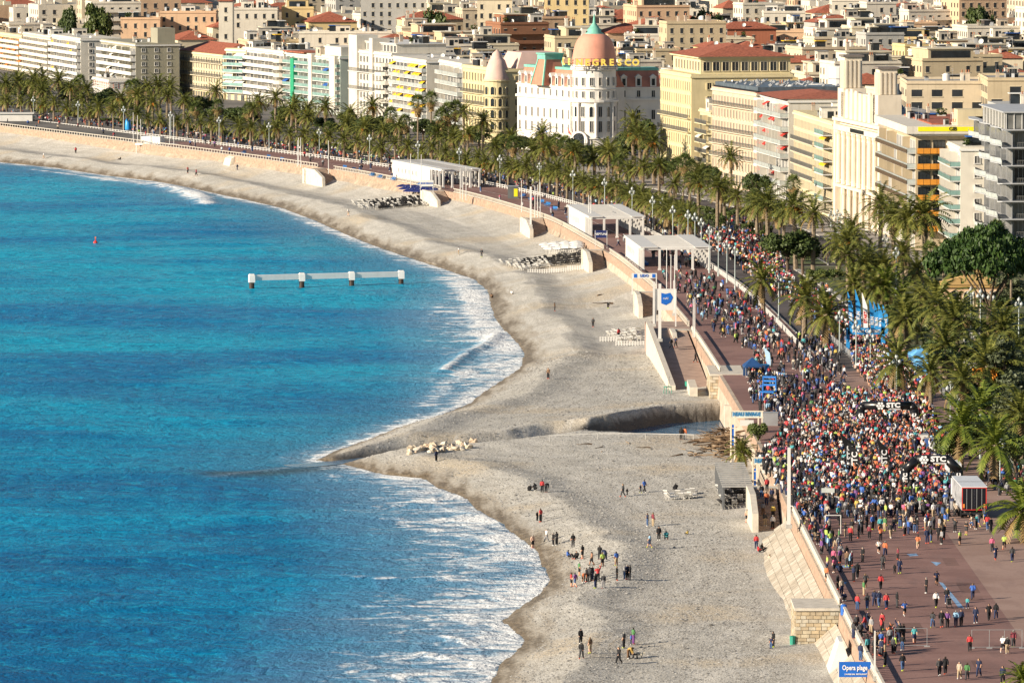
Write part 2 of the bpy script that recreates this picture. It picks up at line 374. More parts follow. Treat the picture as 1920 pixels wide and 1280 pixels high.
class NT:
    """tiny node-graph helper"""
    def __init__(s, name):
        s.m = bpy.data.materials.new(name); s.m.use_nodes = True; MATS[name] = s.m
        s.N, s.L = s.m.node_tree.nodes, s.m.node_tree.links; s.p = s.N['Principled BSDF']
        s.pos = s.N.new('ShaderNodeNewGeometry').outputs['Position']
    def scaled(s, v):
        n = s.N.new('ShaderNodeMapping'); n.inputs['Scale'].default_value = v; s.L.new(s.pos, n.inputs[0]); return n.outputs[0]
    def noise(s, vec, scale, detail=4, rough=0.55, dist=0.0):
        n = s.N.new('ShaderNodeTexNoise'); n.inputs['Scale'].default_value = scale; n.inputs['Detail'].default_value = detail
        n.inputs['Roughness'].default_value = rough; n.inputs['Distortion'].default_value = dist
        s.L.new(vec, n.inputs['Vector']); return n.outputs[0]
    def attr(s, k):
        n = s.N.new('ShaderNodeAttribute'); n.attribute_name = k; return n.outputs['Fac']
    def math(s, op, a, b=0.0, c=None):
        n = s.N.new('ShaderNodeMath'); n.operation = op
        for i, q in enumerate((a, b) if c is None else (a, b, c)):
            if isinstance(q, (int, float)): n.inputs[i].default_value = q
            else: s.L.new(q, n.inputs[i])
        return n.outputs[0]
    def rng(s, v, a, b, c=0.0, d=1.0, smooth=True):
        n = s.N.new('ShaderNodeMapRange'); n.interpolation_type = 'SMOOTHSTEP' if smooth else 'LINEAR'
        for i, q in enumerate((v, a, b, c, d)):
            if isinstance(q, (int, float)): n.inputs[i].default_value = q
            else: s.L.new(q, n.inputs[i])
        return n.outputs[0]
    def mix(s, f, a, b):
        n = s.N.new('ShaderNodeMix'); n.data_type = 'RGBA'
        for i, q in ((0, f), (6, a), (7, b)):
            if isinstance(q, tuple): n.inputs[i].default_value = (*q, 1)
            elif isinstance(q, (int, float)): n.inputs[i].default_value = q
            else: s.L.new(q, n.inputs[i])
        return n.outputs[2]
    def bump(s, h, dist, strength=1.0, base=None):
        n = s.N.new('ShaderNodeBump'); n.inputs['Distance'].default_value = dist; n.inputs['Strength'].default_value = strength
        s.L.new(h, n.inputs['Height'])
        if base is not None: s.L.new(base, n.inputs['Normal'])
        return n.outputs[0]
    def set(s, k, v):
        if isinstance(v, (int, float)): s.p.inputs[k].default_value = v
        else: s.L.new(v, s.p.inputs[k])

# --- beach
b = NT('pebble_beach'); d = b.attr('d')
big = b.noise(b.pos, 0.035, 4); mid = b.noise(b.pos, 0.16, 5, 0.6, 0.6); gp = b.scaled((1.0, 0.45, 1.0)); fine = b.noise(gp, 1.6, 4, 0.75); peb = b.noise(gp, 4.2, 2, 0.8)
streak = b.noise(b.scaled((0.5, 0.07, 0.3)), 1.0, 4)
dry = b.mix(b.rng(mid, 0.35, 0.65), (0.40, 0.382, 0.338), (0.50, 0.482, 0.435))
dry = b.mix(b.rng(big, 0.5, 0.66), dry, (0.48, 0.415, 0.315))
bx_ = b.N.new('ShaderNodeCombineXYZ'); b.L.new(b.math('MULTIPLY', d, 0.55), bx_.inputs[0]); sp_ = b.N.new('ShaderNodeSeparateXYZ'); b.L.new(b.pos, sp_.inputs[0]); b.L.new(b.math('MULTIPLY', sp_.outputs[1], 0.035), bx_.inputs[1])
sort_ = b.noise(bx_.outputs[0], 1.0, 4, 0.6, 0.3)
dry = b.mix(b.rng(sort_, 0.52, 0.68, 0.0, 0.55), dry, (0.36, 0.335, 0.29)); dry = b.mix(b.rng(sort_, 0.46, 0.34, 0.0, 0.6), dry, (0.57, 0.545, 0.49))
dry = b.mix(b.rng(fine, 0.54, 0.70, 0.0, 0.75), dry, (0.33, 0.31, 0.27))
dry = b.mix(b.rng(peb, 0.57, 0.68, 0.0, 0.8), dry, (0.74, 0.72, 0.67))
dry = b.mix(b.rng(peb, 0.43, 0.33, 0.0, 0.8), dry, (0.2, 0.19, 0.165))
dj = b.math('ADD', d, b.math('MULTIPLY', b.math('SUBTRACT', streak, 0.5), 9.0))
wet = b.mix(b.rng(fine, 0.4, 0.65), (0.15, 0.115, 0.072), (0.27, 0.215, 0.145))
damp = b.mix(b.rng(fine, 0.35, 0.65), (0.29, 0.255, 0.205), (0.42, 0.385, 0.325))
c = b.mix(b.rng(dj, 2.4, 4.8), damp, dry)
c = b.mix(b.rng(dj, 0.4, 2.8), wet, c)
crest = b.math('MULTIPLY', b.rng(dj, 9.0, 11.0), b.rng(dj, 19.0, 12.0))
c = b.mix(b.math('MULTIPLY', crest, b.rng(mid, 0.46, 0.62, 0.0, 0.55)), c, (0.2, 0.19, 0.17))
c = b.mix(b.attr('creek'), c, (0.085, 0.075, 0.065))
b.set('Base Color', c); b.set('Roughness', b.rng(dj, 0.5, 4.0, 0.45, 0.95)); b.set('Specular IOR Level', 0.25)
b.set('Normal', b.bump(fine, 0.14, 0.8, b.bump(peb, 0.06, 0.7)))
ys = np.concatenate([rows(600, 1120, 0.9, 0.9)[:-1], rows(1120, 2250, 1.0, 3.6)])
tt = np.linspace(0, 1, 130)
x0 = xsh(ys) - 14; x1 = xwa(ys) + 0.6
X = x0[:, None] + (x1 - x0)[:, None] * tt[None, :]; Y = np.repeat(ys[:, None], len(tt), 1)
Dd = shore_dist(X, Y); Z = beach_h(X, Y, Dd)
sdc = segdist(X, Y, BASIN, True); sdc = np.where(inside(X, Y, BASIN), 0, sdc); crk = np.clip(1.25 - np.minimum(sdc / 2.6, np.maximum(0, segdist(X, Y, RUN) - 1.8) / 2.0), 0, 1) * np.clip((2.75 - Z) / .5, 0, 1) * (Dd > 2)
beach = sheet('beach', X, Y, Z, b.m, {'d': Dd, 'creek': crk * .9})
# loose stones lying proud of the shingle: small octahedra, far too many to count
n_st = 30000; rs = np.random.RandomState(3); ys_ = 625 + 480 * rs.rand(n_st) ** 1.15; xs_ = xsh(ys_) + .8 + (xwa(ys_) - 7.5 - xsh(ys_)) * rs.rand(n_st); ds_ = shore_dist(xs_, ys_); zs_ = beach_h(xs_, ys_, ds_); ok = (zs_ > .7) & (segdist(xs_, ys_, RUN) > 3)
xs_, ys_, zs_ = xs_[ok], ys_[ok], zs_[ok]; n_st = len(xs_); sz_ = np.clip(rs.lognormal(-2.35, .38, n_st), .05, .3); oc = np.array([(1, 0, 0), (0, 1, 0), (-1, 0, 0), (0, -1, 0), (0, 0, .6), (0, 0, -.6)]); an_ = rs.rand(n_st) * 6.28
vx = oc[None, :, 0] * np.cos(an_)[:, None] * 1.35 - oc[None, :, 1] * np.sin(an_)[:, None]; vy = oc[None, :, 0] * np.sin(an_)[:, None] * 1.35 + oc[None, :, 1] * np.cos(an_)[:, None]
co = np.stack([xs_[:, None] + vx * sz_[:, None], ys_[:, None] + vy * sz_[:, None], zs_[:, None] + (oc[None, :, 2] + .15) * sz_[:, None]], -1).reshape(-1, 3); fc = np.array([(0, 1, 4), (1, 2, 4), (2, 3, 4), (3, 0, 4)]); fi = (np.arange(n_st)[:, None, None] * 6 + fc[None]).reshape(-1, 3)
me = bpy.data.meshes.new('loose_stones'); me.vertices.add(len(co)); me.vertices.foreach_set('co', co.ravel().astype(np.float32)); me.loops.add(fi.size); me.loops.foreach_set('vertex_index', fi.ravel().astype(np.int32)); me.polygons.add(len(fi)); me.polygons.foreach_set('loop_start', np.arange(0, fi.size, 3, dtype=np.int32)); me.update(calc_edges=True); me.materials.append(LEAF('stone_mix', (.16, .15, .135), (.66, .64, .59), .9)); struct(ob('loose_stones', me), 'stuff')

# --- sea
s = NT('sea_water'); d = s.attr('d'); fw = s.attr('surf')
wv = s.scaled((1.0, 0.55, 1.0))
n_sw = s.noise(s.scaled((0.6, 1.0, 1.0)), 0.06, 3, 0.5, 0.8); n_md = s.noise(s.scaled((0.8, 0.7, 1.0)), 0.42, 5, 0.62, 0.6); n_fi = s.noise(wv, 1.5, 4, 0.65)
n_bg = s.noise(s.scaled((0.55, 1.0, 1.0)), 0.016, 5, 0.58, 0.6)
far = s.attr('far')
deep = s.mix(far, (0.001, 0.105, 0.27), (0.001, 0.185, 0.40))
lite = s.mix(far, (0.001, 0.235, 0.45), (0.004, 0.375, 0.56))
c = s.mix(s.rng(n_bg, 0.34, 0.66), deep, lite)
c = s.mix(s.rng(n_md, 0.46, 0.62, 0.0, 0.45), c, (0.001, 0.09, 0.26))  # dark troughs and lighter faces of the ripples put into the water colour
c = s.mix(s.rng(n_fi, 0.5, 0.68, 0.0, 0.3), c, (0.001, 0.09, 0.25))
c = s.mix(s.rng(n_md, 0.46, 0.34, 0.0, 0.45), c, (0.01, 0.37, 0.57))
c = s.mix(s.rng(d, -34, -3, 0.0, 0.7), c, (0.05, 0.22, 0.36))
c = s.mix(s.rng(d, -5, 0, 0.0, 0.6), c, (0.16, 0.20, 0.22))
murk = s.attr('murk'); c = s.mix(murk, c, (0.055, 0.075, 0.08))
fo1 = s.noise(s.scaled((0.35, 0.5, 1)), 0.42, 5, 0.62, 1.4); fo2 = s.noise(s.scaled((0.25, 0.6, 1)), 1.6, 5, 0.7, 0.8); fo3 = s.noise(s.pos, 0.05, 3)
fv = s.math('ADD', s.math('MULTIPLY', fo1, 0.87), s.math('MULTIPLY', fo2, 0.13))
thr = s.math('SUBTRACT', 0.74, s.math('MULTIPLY', fw, s.rng(fo3, 0.3, 0.7, 0.29, 0.47, False)))
foam = s.rng(s.math('SUBTRACT', fv, thr), -0.03, 0.19)
surf_wash = s.math('MULTIPLY', fw, 0.5)
c = s.mix(surf_wash, c, (0.30, 0.42, 0.56))  # paler lavender-blue water around the foam
c = s.mix(foam, c, (0.80, 0.82, 0.82))
s.set('Base Color', c); s.set('Roughness', s.rng(foam, 0, 1, 0.2, 0.9)); s.set('IOR', 1.06); s.set('Specular IOR Level', 0.06)
s.set('Normal', s.bump(n_sw, 1.5, 0.6, s.bump(n_md, 0.9, 0.8, s.bump(n_fi, 0.3, 0.9, s.bump(foam, 0.2, 0.6)))))
ys = np.concatenate([rows(560, 1150, 1.3, 1.3)[:-1], rows(1150, 2400, 1.6, 6.0)])
tt = np.concatenate([np.linspace(0, 0.72, 90)[:-1], np.linspace(0.72, 1, 110)])
x1 = xsh(ys) + 10; x0 = np.full_like(x1, -420.0); x0 = np.where(ys < 1200, -160, -160 - (ys - 1200) * 0.42)
X = x0[:, None] + (x1 - x0)[:, None] * tt[None, :]; Y = np.repeat(ys[:, None], len(tt), 1)
Dd = shore_dist(X, Y)
wid = np.interp(Y, [600, 690, 720, 790, 850, 890, 915, 930, 1000, 1040, 1080, 1150, 1200, 1260, 1330, 1450, 1550, 1650, 1750, 2000], [36, 36, 33, 33, 30, 24, 10, 8, 9, 14, 24, 26, 26, 21, 9, 8, 6, 8, 11, 5])
surf = np.clip(1 + Dd / wid, 0, 1) * np.clip(-Dd / 0.4 + 1.2, 0, 1)
surf = np.maximum(surf, np.clip(1.3 - np.abs(Dd + 0.8) / 1.6, 0, 1))
def crestline(pts, wd, amp):
    g = np.exp(-(segdist(X, Y, [U(a, b_, 0) for a, b_ in pts]) / wd) ** 2); return g * amp
Z = (vnoise(X / 9, Y / 5, 3) - 0.5) * 0.22 + (vnoise(X / 22, Y / 12, 6) - 0.5) * 0.3
Z = Z * np.clip(-Dd / 8, 0, 1) - np.clip(Dd, 0, 20) * 0.02 - 0.02
for pts, wd, am, fo in [([(832, 695), (850, 682), (878, 662), (915, 645), (932, 628)], 1.6, 1.0, 0.9), ([(290, 347), (330, 354), (370, 366), (388, 384)], 3.2, 1.2, 1.2),
                    ([(645, 1080), (700, 1083), (760, 1086)], 0.8, 0.3, 0.9), ([(820, 1196), (850, 1200), (880, 1204)], 1.2, 0.8, 1.0), ([(790, 1226), (830, 1232), (850, 1236)], 1.0, 0.6, 1.0),
                    ([(400, 893), (450, 887), (530, 878), (600, 872)], 0.9, 0.15, 0.5), ([(800, 1085), (900, 1078), (1010, 1066)], 1.1, 0.3, 0.8), ([(760, 945), (850, 950), (940, 985)], 1.2, 0.3, 0.7),
                    ([(60, 318), (180, 334), (280, 350)], 2.0, 0.3, 0.8), ([(850, 520), (888, 545), (900, 590), (922, 630), (955, 660)], 5.5, 0.15, 1.15), ([(880, 690), (840, 725), (800, 760)], 4.0, 0.1, .8), ([(180, 333), (260, 342), (340, 356), (380, 374)], 5.0, 0.1, 1.1), ([(560, 408), (640, 440), (700, 465)], 3.0, .1, .9), ([(780, 920), (860, 960), (930, 1000), (1000, 1050)], 6.0, .1, .95), ([(860, 1150), (930, 1190), (900, 1240)], 6.0, .1, .95), ([(600, 858), (700, 820), (800, 786), (880, 752)], 1.3, 0.2, 0.9)]:
    g = crestline(pts, wd, 1.0); Z += g * am * 0.55; surf = np.maximum(surf, g * fo)
mk = np.exp(-(segdist(X, Y, [U(a, b_, 0) for a, b_ in [(425, 888), (500, 886), (600, 878), (660, 868)]]) / 4.5) ** 2) * 0.75
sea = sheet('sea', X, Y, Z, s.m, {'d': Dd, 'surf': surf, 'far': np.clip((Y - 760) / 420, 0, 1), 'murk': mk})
# far sheet of sea out to the horizon on the left and behind the bay
X, Y = np.meshgrid(np.linspace(-3000, -150, 12), np.linspace(100, 2600, 12)); X = X.copy()
X = np.where(Y > 1200, np.minimum(X, -158 - (Y - 1200) * 0.42), X)
Zf = np.full(X.shape, -0.4)
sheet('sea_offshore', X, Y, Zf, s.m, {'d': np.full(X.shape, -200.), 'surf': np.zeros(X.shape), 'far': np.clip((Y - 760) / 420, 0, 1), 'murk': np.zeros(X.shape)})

# --- creek water
cw = NT('creek_water')
cw.set('Base Color', cw.mix(cw.rng(cw.noise(cw.pos, 0.25, 3), 0.4, 0.65), (0.05, 0.13, 0.23), (0.12, 0.22, 0.34))); cw.set('Roughness', 0.15)
cw.set('Normal', cw.bump(cw.noise(cw.scaled((1, .5, 1)), 0.9, 4), 0.12))
m = MB(); bp = [Vector((q.x, q.y, 0)) for q in BASIN]; cx = sum((q for q in bp), Vector()) / len(bp)
m.add([(cx.x + (q.x - cx.x) * 1.15, cx.y + (q.y - cx.y) * 1.15, 0.62) for q in bp], [tuple(range(len(bp)))])
for i in range(len(RUN) - 1):
    a, c2 = RUN[i], RUN[i + 1]; za, zb = [0.55, 0.42, 0.30, 0.18, 0.08, 0.03, 0.03][i:i + 2]
    m.add([(a.x, a.y - 3.2, za), (c2.x, c2.y - 3.2, zb), (c2.x, c2.y + 3.2, zb), (a.x, a.y + 3.2, za)], [(0, 1, 2, 3)])
struct(m.build('creek', cw.m))

# --- strips along the sea wall
def strip(name, y0, y1, o0, o1, z, mat, step=8.0, zfun=None):
    ys = np.arange(y0, y1 + step, step)
    a = [off(q, o0) for q in ys]; c = [off(q, o1) for q in ys]
    X = np.array([[p.x, q.x] for p, q in zip(a, c)]); Y = np.array([[p.y, q.y] for p, q in zip(a, c)])
    return sheet(name, X, Y, np.full(X.shape, z), mat, smooth=False)
def asphalt(name, c0, c1, patch):
    t = NT(name); n1 = t.noise(t.pos, 0.09, 4, 0.6, 0.5); n2 = t.noise(t.pos, 2.2, 4, 0.7); n3 = t.noise(t.scaled((1, .25, 1)), 0.4, 4)
    c = t.mix(t.rng(n1, 0.38, 0.64), c0, c1); c = t.mix(t.rng(n3, 0.52, 0.7, 0, 0.5), c, patch); c = t.mix(t.rng(n2, 0.5, 0.75, 0, 0.35), c, tuple(q * 0.55 for q in c0))
    t.set('Base Color', c); t.set('Roughness', 0.85); t.set('Specular IOR Level', 0.25); t.set('Normal', t.bump(n2, 0.015)); return t.m
PROM = asphalt('red_promenade', (0.215, 0.122, 0.106), (0.28, 0.165, 0.142), (0.18, 0.114, 0.104))
ROAD = asphalt('worn_asphalt', (0.085, 0.075, 0.072), (0.125, 0.11, 0.105), (0.07, 0.062, 0.06))
ROADR = asphalt('reddish_road', (0.29, 0.19, 0.155), (0.35, 0.24, 0.2), (0.25, 0.165, 0.14))
PAVE = asphalt('pale_pavement', (0.33, 0.30, 0.27), (0.40, 0.37, 0.33), (0.28, 0.25, 0.22))
g = NT('city_ground'); n1 = g.noise(g.pos, 0.05, 4)
g.set('Base Color', g.mix(g.rng(n1, 0.4, 0.62), (0.09, 0.085, 0.08), (0.16, 0.145, 0.13))); g.set('Roughness', 0.95)
t = NT('lawn'); n1 = t.noise(t.pos, 0.3, 4); n2 = t.noise(t.pos, 3.0, 3)
t.set('Base Color', t.mix(t.rng(n1, 0.4, 0.6), t.mix(t.rng(n2, .4, .6), (0.035, 0.065, 0.015), (0.07, 0.11, 0.025)), (0.12, 0.11, 0.05))); t.set('Roughness', 0.9); t.set('Normal', t.bump(n2, 0.1)); LAWN = t.m
def zg(x, y):
    o = (np.asarray(x) - xwa(np.minimum(y, 2390)))
    return 6.75 + np.clip(np.asarray(y) - 1750, 0, 1e9) * 0.0065 + np.clip(np.asarray(y) - 3100, 0, 1e9) * 0.05
ys = np.concatenate([np.arange(470, 2400, 20.0), np.arange(2400, 6200, 60.0)])
x0 = np.where(ys < 2395, xwa(np.minimum(ys, 2395)) + 0.55, -1500.0); tt = np.linspace(0, 1, 40) ** 1.5
X = x0[:, None] + (2200 - x0)[:, None] * tt[None, :]; Y = np.repeat(ys[:, None], 40, 1)
sheet('ground', X, Y, zg(X, Y), g.m)
strip('promenade', 470, 2380, 0.5, 18.2, 7.0, PROM)
strip('beachfront_road', 1000, 2380, 18.45, 33.0, 6.88, ROAD)
strip('beachfront_road', 470, 1000, 18.19, 33.0, 6.996, ROADR)
strip('median_lawn', 1262, 2380, 33.3, 41.5, 7.02, LAWN)
strip('inner_road', 1262, 2380, 41.8, 52.5, 6.88, ROAD)
strip('pavement', 1262, 2380, 52.8, 72.0, 7.0, PAVE)
strip('garden_lawn', 800, 1254, 34.2, 110.0, 7.02, LAWN)
strip('garden_pavement', 560, 790, 34.2, 90.0, 7.0, PAVE)
def kerb(name, y0, y1, o, wd=0.28, z0=6.7, z1=7.03, mat=CONCRETE):
    m = MB(); ys = np.arange(y0, y1, 8.0)
    for a, c in zip(ys[:-1], ys[1:]):
        q = [off(a, o), off(a, o + wd), off(c, o + wd), off(c, o)]; m.prism([(p.x, p.y) for p in q][::-1], z0, z1)
    return struct(m.build(name, mat))
kerb('kerb', 1000, 2380, 18.2); kerb('kerb', 1262, 2380, 33.0, 0.3); kerb('kerb', 1262, 2380, 41.5, 0.3); kerb('kerb', 1262, 2380, 52.5, 0.3); kerb('kerb', 560, 1254, 33.0, 1.2, 6.7, 7.1)
# painted lines
PAINT = M('road_paint', (0.62, 0.58, 0.54), 0.7, 0.3, 1.5)
strip('painted_line', 860, 2300, 9.0, 9.14, 7.006, PAINT)
BLUEP = M('blue_ground_paint', (0.22, 0.36, 0.55), 0.8, 0.4, 2.0)
def paint_poly(pts):
    q = [U(a, c, 7.008) for a, c in pts]; m = MB(); m.add(q[::-1], [tuple(range(len(q)))]); return struct(m.build('painted_mark', BLUEP))
paint_poly([(1760, 1090), (1768, 1092), (1802, 1132), (1808, 1140), (1796, 1137)]); paint_poly([(1700, 1038), (1718, 1037), (1722, 1041), (1706, 1042)])
paint_poly([(1745, 1052), (1765, 1054), (1756, 1060)]); paint_poly([(1560, 1060), (1595, 1059), (1592, 1063), (1562, 1064)]); paint_poly([(1575, 1091), (1588, 1090), (1586, 1094), (1574, 1094)])

rp = random.Random(5); PATCH = [asphalt('patch_%d' % i, *[tuple(q * k for q in c_) for c_ in ((0.2, 0.112, 0.096), (0.25, 0.145, 0.12), (0.165, 0.104, 0.095))]) for i, k in enumerate((.78, 1.18, .9))]
for i in range(34):
    y_ = rp.uniform(640, 960); o_ = rp.uniform(1, 16); a_ = off(y_, o_); l_ = rp.uniform(1, 14); w_ = rp.uniform(.3, 2.2); m = MB(); m.add([(a_.x, a_.y, 7.0), (a_.x + w_, a_.y, 7.0), (a_.x + w_, a_.y + l_, 7.0), (a_.x, a_.y + l_, 7.0)], [(0, 1, 2, 3)]); struct(m.build('paving_patch', PATCH[i % 3], None, (0, 0, .0035 + .0001 * i)))
for y_ in np.arange(640, 1000, 12.5):
    a_, c_ = off(y_, .8), off(y_, 18.1); m = MB(); m.add([(a_.x, a_.y, 7.0085), (c_.x, c_.y, 7.0085), (c_.x, c_.y + .12, 7.0085), (a_.x, a_.y + .12, 7.0085)], [(0, 1, 2, 3)]); struct(m.build('paving_joint', PATCH[0]))
# --- sea wall with coping, made of long facing panels
STONE_F = M('far_wall_stone', (0.36, 0.285, 0.215), 0.9, 0.3, 0.5, bump=0.05, streak=0.5)
STONE = M('wall_stone', (0.46, 0.38, 0.30), 0.85, 0.28, 0.7, bump=0.05, streak=0.45)
STONE2 = M('pale_wall_stone', (0.62, 0.57, 0.47), 0.85, 0.16, 1.1, bump=0.05, streak=0.3)
PINKSTONE = M('rubble_stone', (0.37, 0.26, 0.19), 0.9, 0.3, 1.6, bump=0.08)
MORTAR = M('mortar', (0.34, 0.30, 0.24), 0.95, 0.15, 2.0)
def seawall(y0, y1, z0, foot, ztop=6.95, mats=(STONE, PINKSTONE)):
    """battered wall: foot = how far the base steps out towards the beach"""
    m = MB(); ys = np.arange(y0, y1 + 0.1, 8.0)
    for a, c in zip(ys[:-1], ys[1:]):
        A = [off(a, -foot), off(a, -0.15), off(a, -0.05), off(a, 0.9)]; C = [off(c, -foot), off(c, -0.15), off(c, -0.05), off(c, 0.9)]
        zs = [z0, ztop - 1.7, ztop, ztop]
        V = [(p.x, p.y, z) for p, z in zip(A, zs)] + [(p.x, p.y, z) for p, z in zip(C, zs)]
        m.add(V, [(0, 4, 5, 1)], 0); m.add(V, [(1, 5, 6, 2)], 1); m.add(V, [(2, 6, 7, 3)], 0)
    return m.build('sea_wall', list(mats))
for y0, y1, ft, lab in [(560, 692, 5.2, 'pale battered sea wall in the foreground below the promenade'), (700, 800, 6.0, 'sloping stone sea wall between the stone bastion and the stairs'),
                   (800, 1000, 0.5, 'sea wall behind the dark beach shelter and the driftwood'), (1000, 1096, 0.4, 'sea wall beside the long ramp'), (1096, 1304, 1.3, 'sea wall below the two nearer white pergolas'),
                   (1304, 1528, 2.2, 'sea wall curving below the far white pergola'), (1528, 2300, 3.2, 'farthest stretch of pinkish sea wall curving along the bay')]:
    tag(seawall(y0, y1, 0.8, ft, mats=(STONE, PINKSTONE) if y0 < 1200 else (STONE_F, PINKSTONE)), lab, 'wall', 'stretches of sea wall')
# ================================================================== BALUSTRADES, STAIRS, RAMP, BASTIONS
RAILM = M('rail_stone', (0.58, 0.53, 0.45), 0.8, 0.12, 1.0, streak=0.25)
STEP = M('stair_stone', (0.46, 0.36, 0.28), 0.9, 0.2, 1.2)
bal = MB(); bal.lathe([(0.09, 0), (0.13, 0.12), (0.16, 0.3), (0.09, 0.5), (0.13, 0.62), (0.09, 0.7)], 6); BALM = bal.mesh('baluster', RAILM, True)
def balustrade(y0, y1, label, o=0.35, step=1.35, dense=True, z=7.0):
    c = off((y0 + y1) / 2, o, z); t = thing('balustrade', label, 'balustrade', c, 0, 'balustrades on the sea wall')
    ys = np.arange(y0, y1 + 0.01, 6.0); m = MB(); m2 = MB()
    for a, e in zip(ys[:-1], ys[1:]):
        for mm, w0, za, zb in ((m, 0.15, 0.82, 0.96), (m2, 0.16, 0.0, 0.12)):
            q = [off(a, o - w0), off(a, o + w0), off(e, o + w0), off(e, o - w0)]
            mm.prism([(p.x - c.x, p.y - c.y) for p in q][::-1], za, zb)
    m.build('rail', RAILM, t); m2.build('plinth', RAILM, t)
    if dense:
        n = 0
        for q in np.arange(y0 + 0.3, y1, step):
            p = off(q, o); ob('baluster', BALM, t, (p.x - c.x, p.y - c.y, 0.1)); n += 1
            if n >= 160: break
    else:
        m3 = MB()
        for q in np.arange(y0 + 0.3, y1, step):
            p = off(q, o); m3.box(p.x - c.x - .12, p.x - c.x + .12, p.y - c.y - .12, p.y - c.y + .12, 0.1, 0.8)
        k = m3.build('balusters', RAILM, t); k['kind'] = 'stuff'
balustrade(604, 690, 'pale balustrade nearest the camera beside the blue beach sign')
balustrade(694, 792, 'pale balustrade above the sloping stone wall in the foreground')
balustrade(1004, 1092, 'pale balustrade between the ramp and the crowded promenade')
balustrade(1100, 1180, 'balustrade beside the blue heart-shaped sign', dense=False)
balustrade(1192, 1300, 'balustrade in front of the nearest white pergola', dense=False)
balustrade(1312, 1528, 'balustrade between the two groups of pergolas', dense=False)
balustrade(1540, 1636, 'balustrade in front of the farthest pergola', dense=False)
balustrade(1648, 2280, 'thin far balustrade curving along the bay at left', dense=False, step=2.0)

def stair(y0, L, wd, label, z0=2.4, gap=0.5, par=0.8, n=14):
    """flight rising away from the viewer alongside the wall; y0 = foot"""
    t0 = tang(y0); c = off(y0, -gap); a = math.atan2(-t0.x, t0.y)
    t = thing('beach_stair', label, 'stairs', (c.x, c.y, z0), a, 'stairs from the beach')
    rise = (6.98 - z0) / n; run = L / n
    for i in range(n):
        m = MB(); m.box(-wd, 0, i * run, L, i * rise - (0.5 if i == 0 else 0.0), (i + 1) * rise); m.build('step', STEP, t)
    m = MB()                                           # outer parapet, solid, with raked front
    V = [(-wd - par, -0.8, -1.2), (-wd - par, L + 1.5, -1.2), (-wd - par, L + 1.5, 4.8), (-wd - par, L * .45, 4.7), (-wd - par, -0.3, 2.9)]
    V2 = [(-wd, p[1], p[2]) for p in V]
    m.add(V + V2, [(0, 1, 2, 3, 4), (9, 8, 7, 6, 5), (0, 5, 6, 1), (1, 6, 7, 2), (2, 7, 8, 3), (3, 8, 9, 4), (4, 9, 5, 0)])
    m.build('parapet', RAILM, t)
    m = MB(); m.box(-wd - par, 0.4, L, L + 3.0, -1.0, 4.55); m.build('landing', STONE2, t)
for y0, L, wd, lab in [(806, 16, 3.0, 'beach stairs leading up under the nearer white and blue sign frame'), (1080, 12, 2.2, 'narrow beach stairs beside the head of the ramp'),
                  (1172, 13, 3.2, 'beach stairs near the blue heart-shaped sign'), (1296, 13, 3.2, 'beach stairs beside the white loungers below the pergolas'),
                  (1408, 14, 4.0, 'beach stairs with tall pale parapet between the pergola groups'), (1522, 14, 4.2, 'beach stairs beside the dark blue parasols'), (1628, 14, 4.5, 'farthest beach stairs left of the far pergola')]:
    stair(y0, L, wd, lab)
# pale concrete aprons/buttresses along the far wall
for i, (px, py) in enumerate([(470, 306)]):
    p = UB(px, py); y = p.y; q = off(y, -0.2); m = MB(); a = math.atan2(-tang(y).x, tang(y).y)
    m.add([(-2.8, -1, -1), (0, -1, -1), (0, 5, -1), (-2.8, 5, -1), (-1.0, 0, 4.0), (0, 0, 4.6), (0, 5, 4.6), (-1.0, 5, 4.0)], [(4, 5, 6, 7), (0, 1, 5, 4), (1, 2, 6, 5), (2, 3, 7, 6), (3, 0, 4, 7)])
    tag(m.build('buttress', STONE2, None, (q.x, q.y, 2.2), a), 'pale rubble buttress on the far wall right of the white deck', 'buttress')
# long ramp down to the beach
t = thing('beach_ramp', 'long pinkish ramp with a pale side wall leading down to the beach', 'ramp', (0, 0, 0))
RAMPM = M('ramp_paving', (0.36, 0.26, 0.21), 0.9, 0.18, 0.6)
m = MB(); A = [off(1096, -6.6), off(1096, -0.4), off(1018, -0.4), off(1018, -6.2)]
m.add([(A[0].x, A[0].y, 6.95), (A[1].x, A[1].y, 6.95), (A[2].x, A[2].y, 2.7), (A[3].x, A[3].y, 2.7)], [(0, 3, 2, 1)]); m.build('ramp_floor', RAMPM, t)
m = MB()
for dx in (0,):
    q0, q1 = A[0], A[3]
    V = [(q0.x - .9, q0.y, 0.5), (q1.x - .9, q1.y, 0.5), (q1.x - .9, q1.y, 3.6), (q0.x - .9, q0.y, 8.2), (q0.x, q0.y, 0.5), (q1.x, q1.y, 0.5), (q1.x, q1.y, 3.6), (q0.x, q0.y, 8.2)]
    m.add(V, [(0, 1, 2, 3), (7, 6, 5, 4), (1, 5, 6, 2), (2, 6, 7, 3), (0, 3, 7, 4)])
m.build('side_wall', RAILM, t)
m = MB(); q = off(1096, -7.4); m.box(q.x, xw(1096) + .3, 1096, 1112, 1.0, 6.97); m.build('landing', RAMPM, t)
c_ = off(1057, -3.5, 2.7); t.location = c_
for ch in t.children: ch.location = -c_
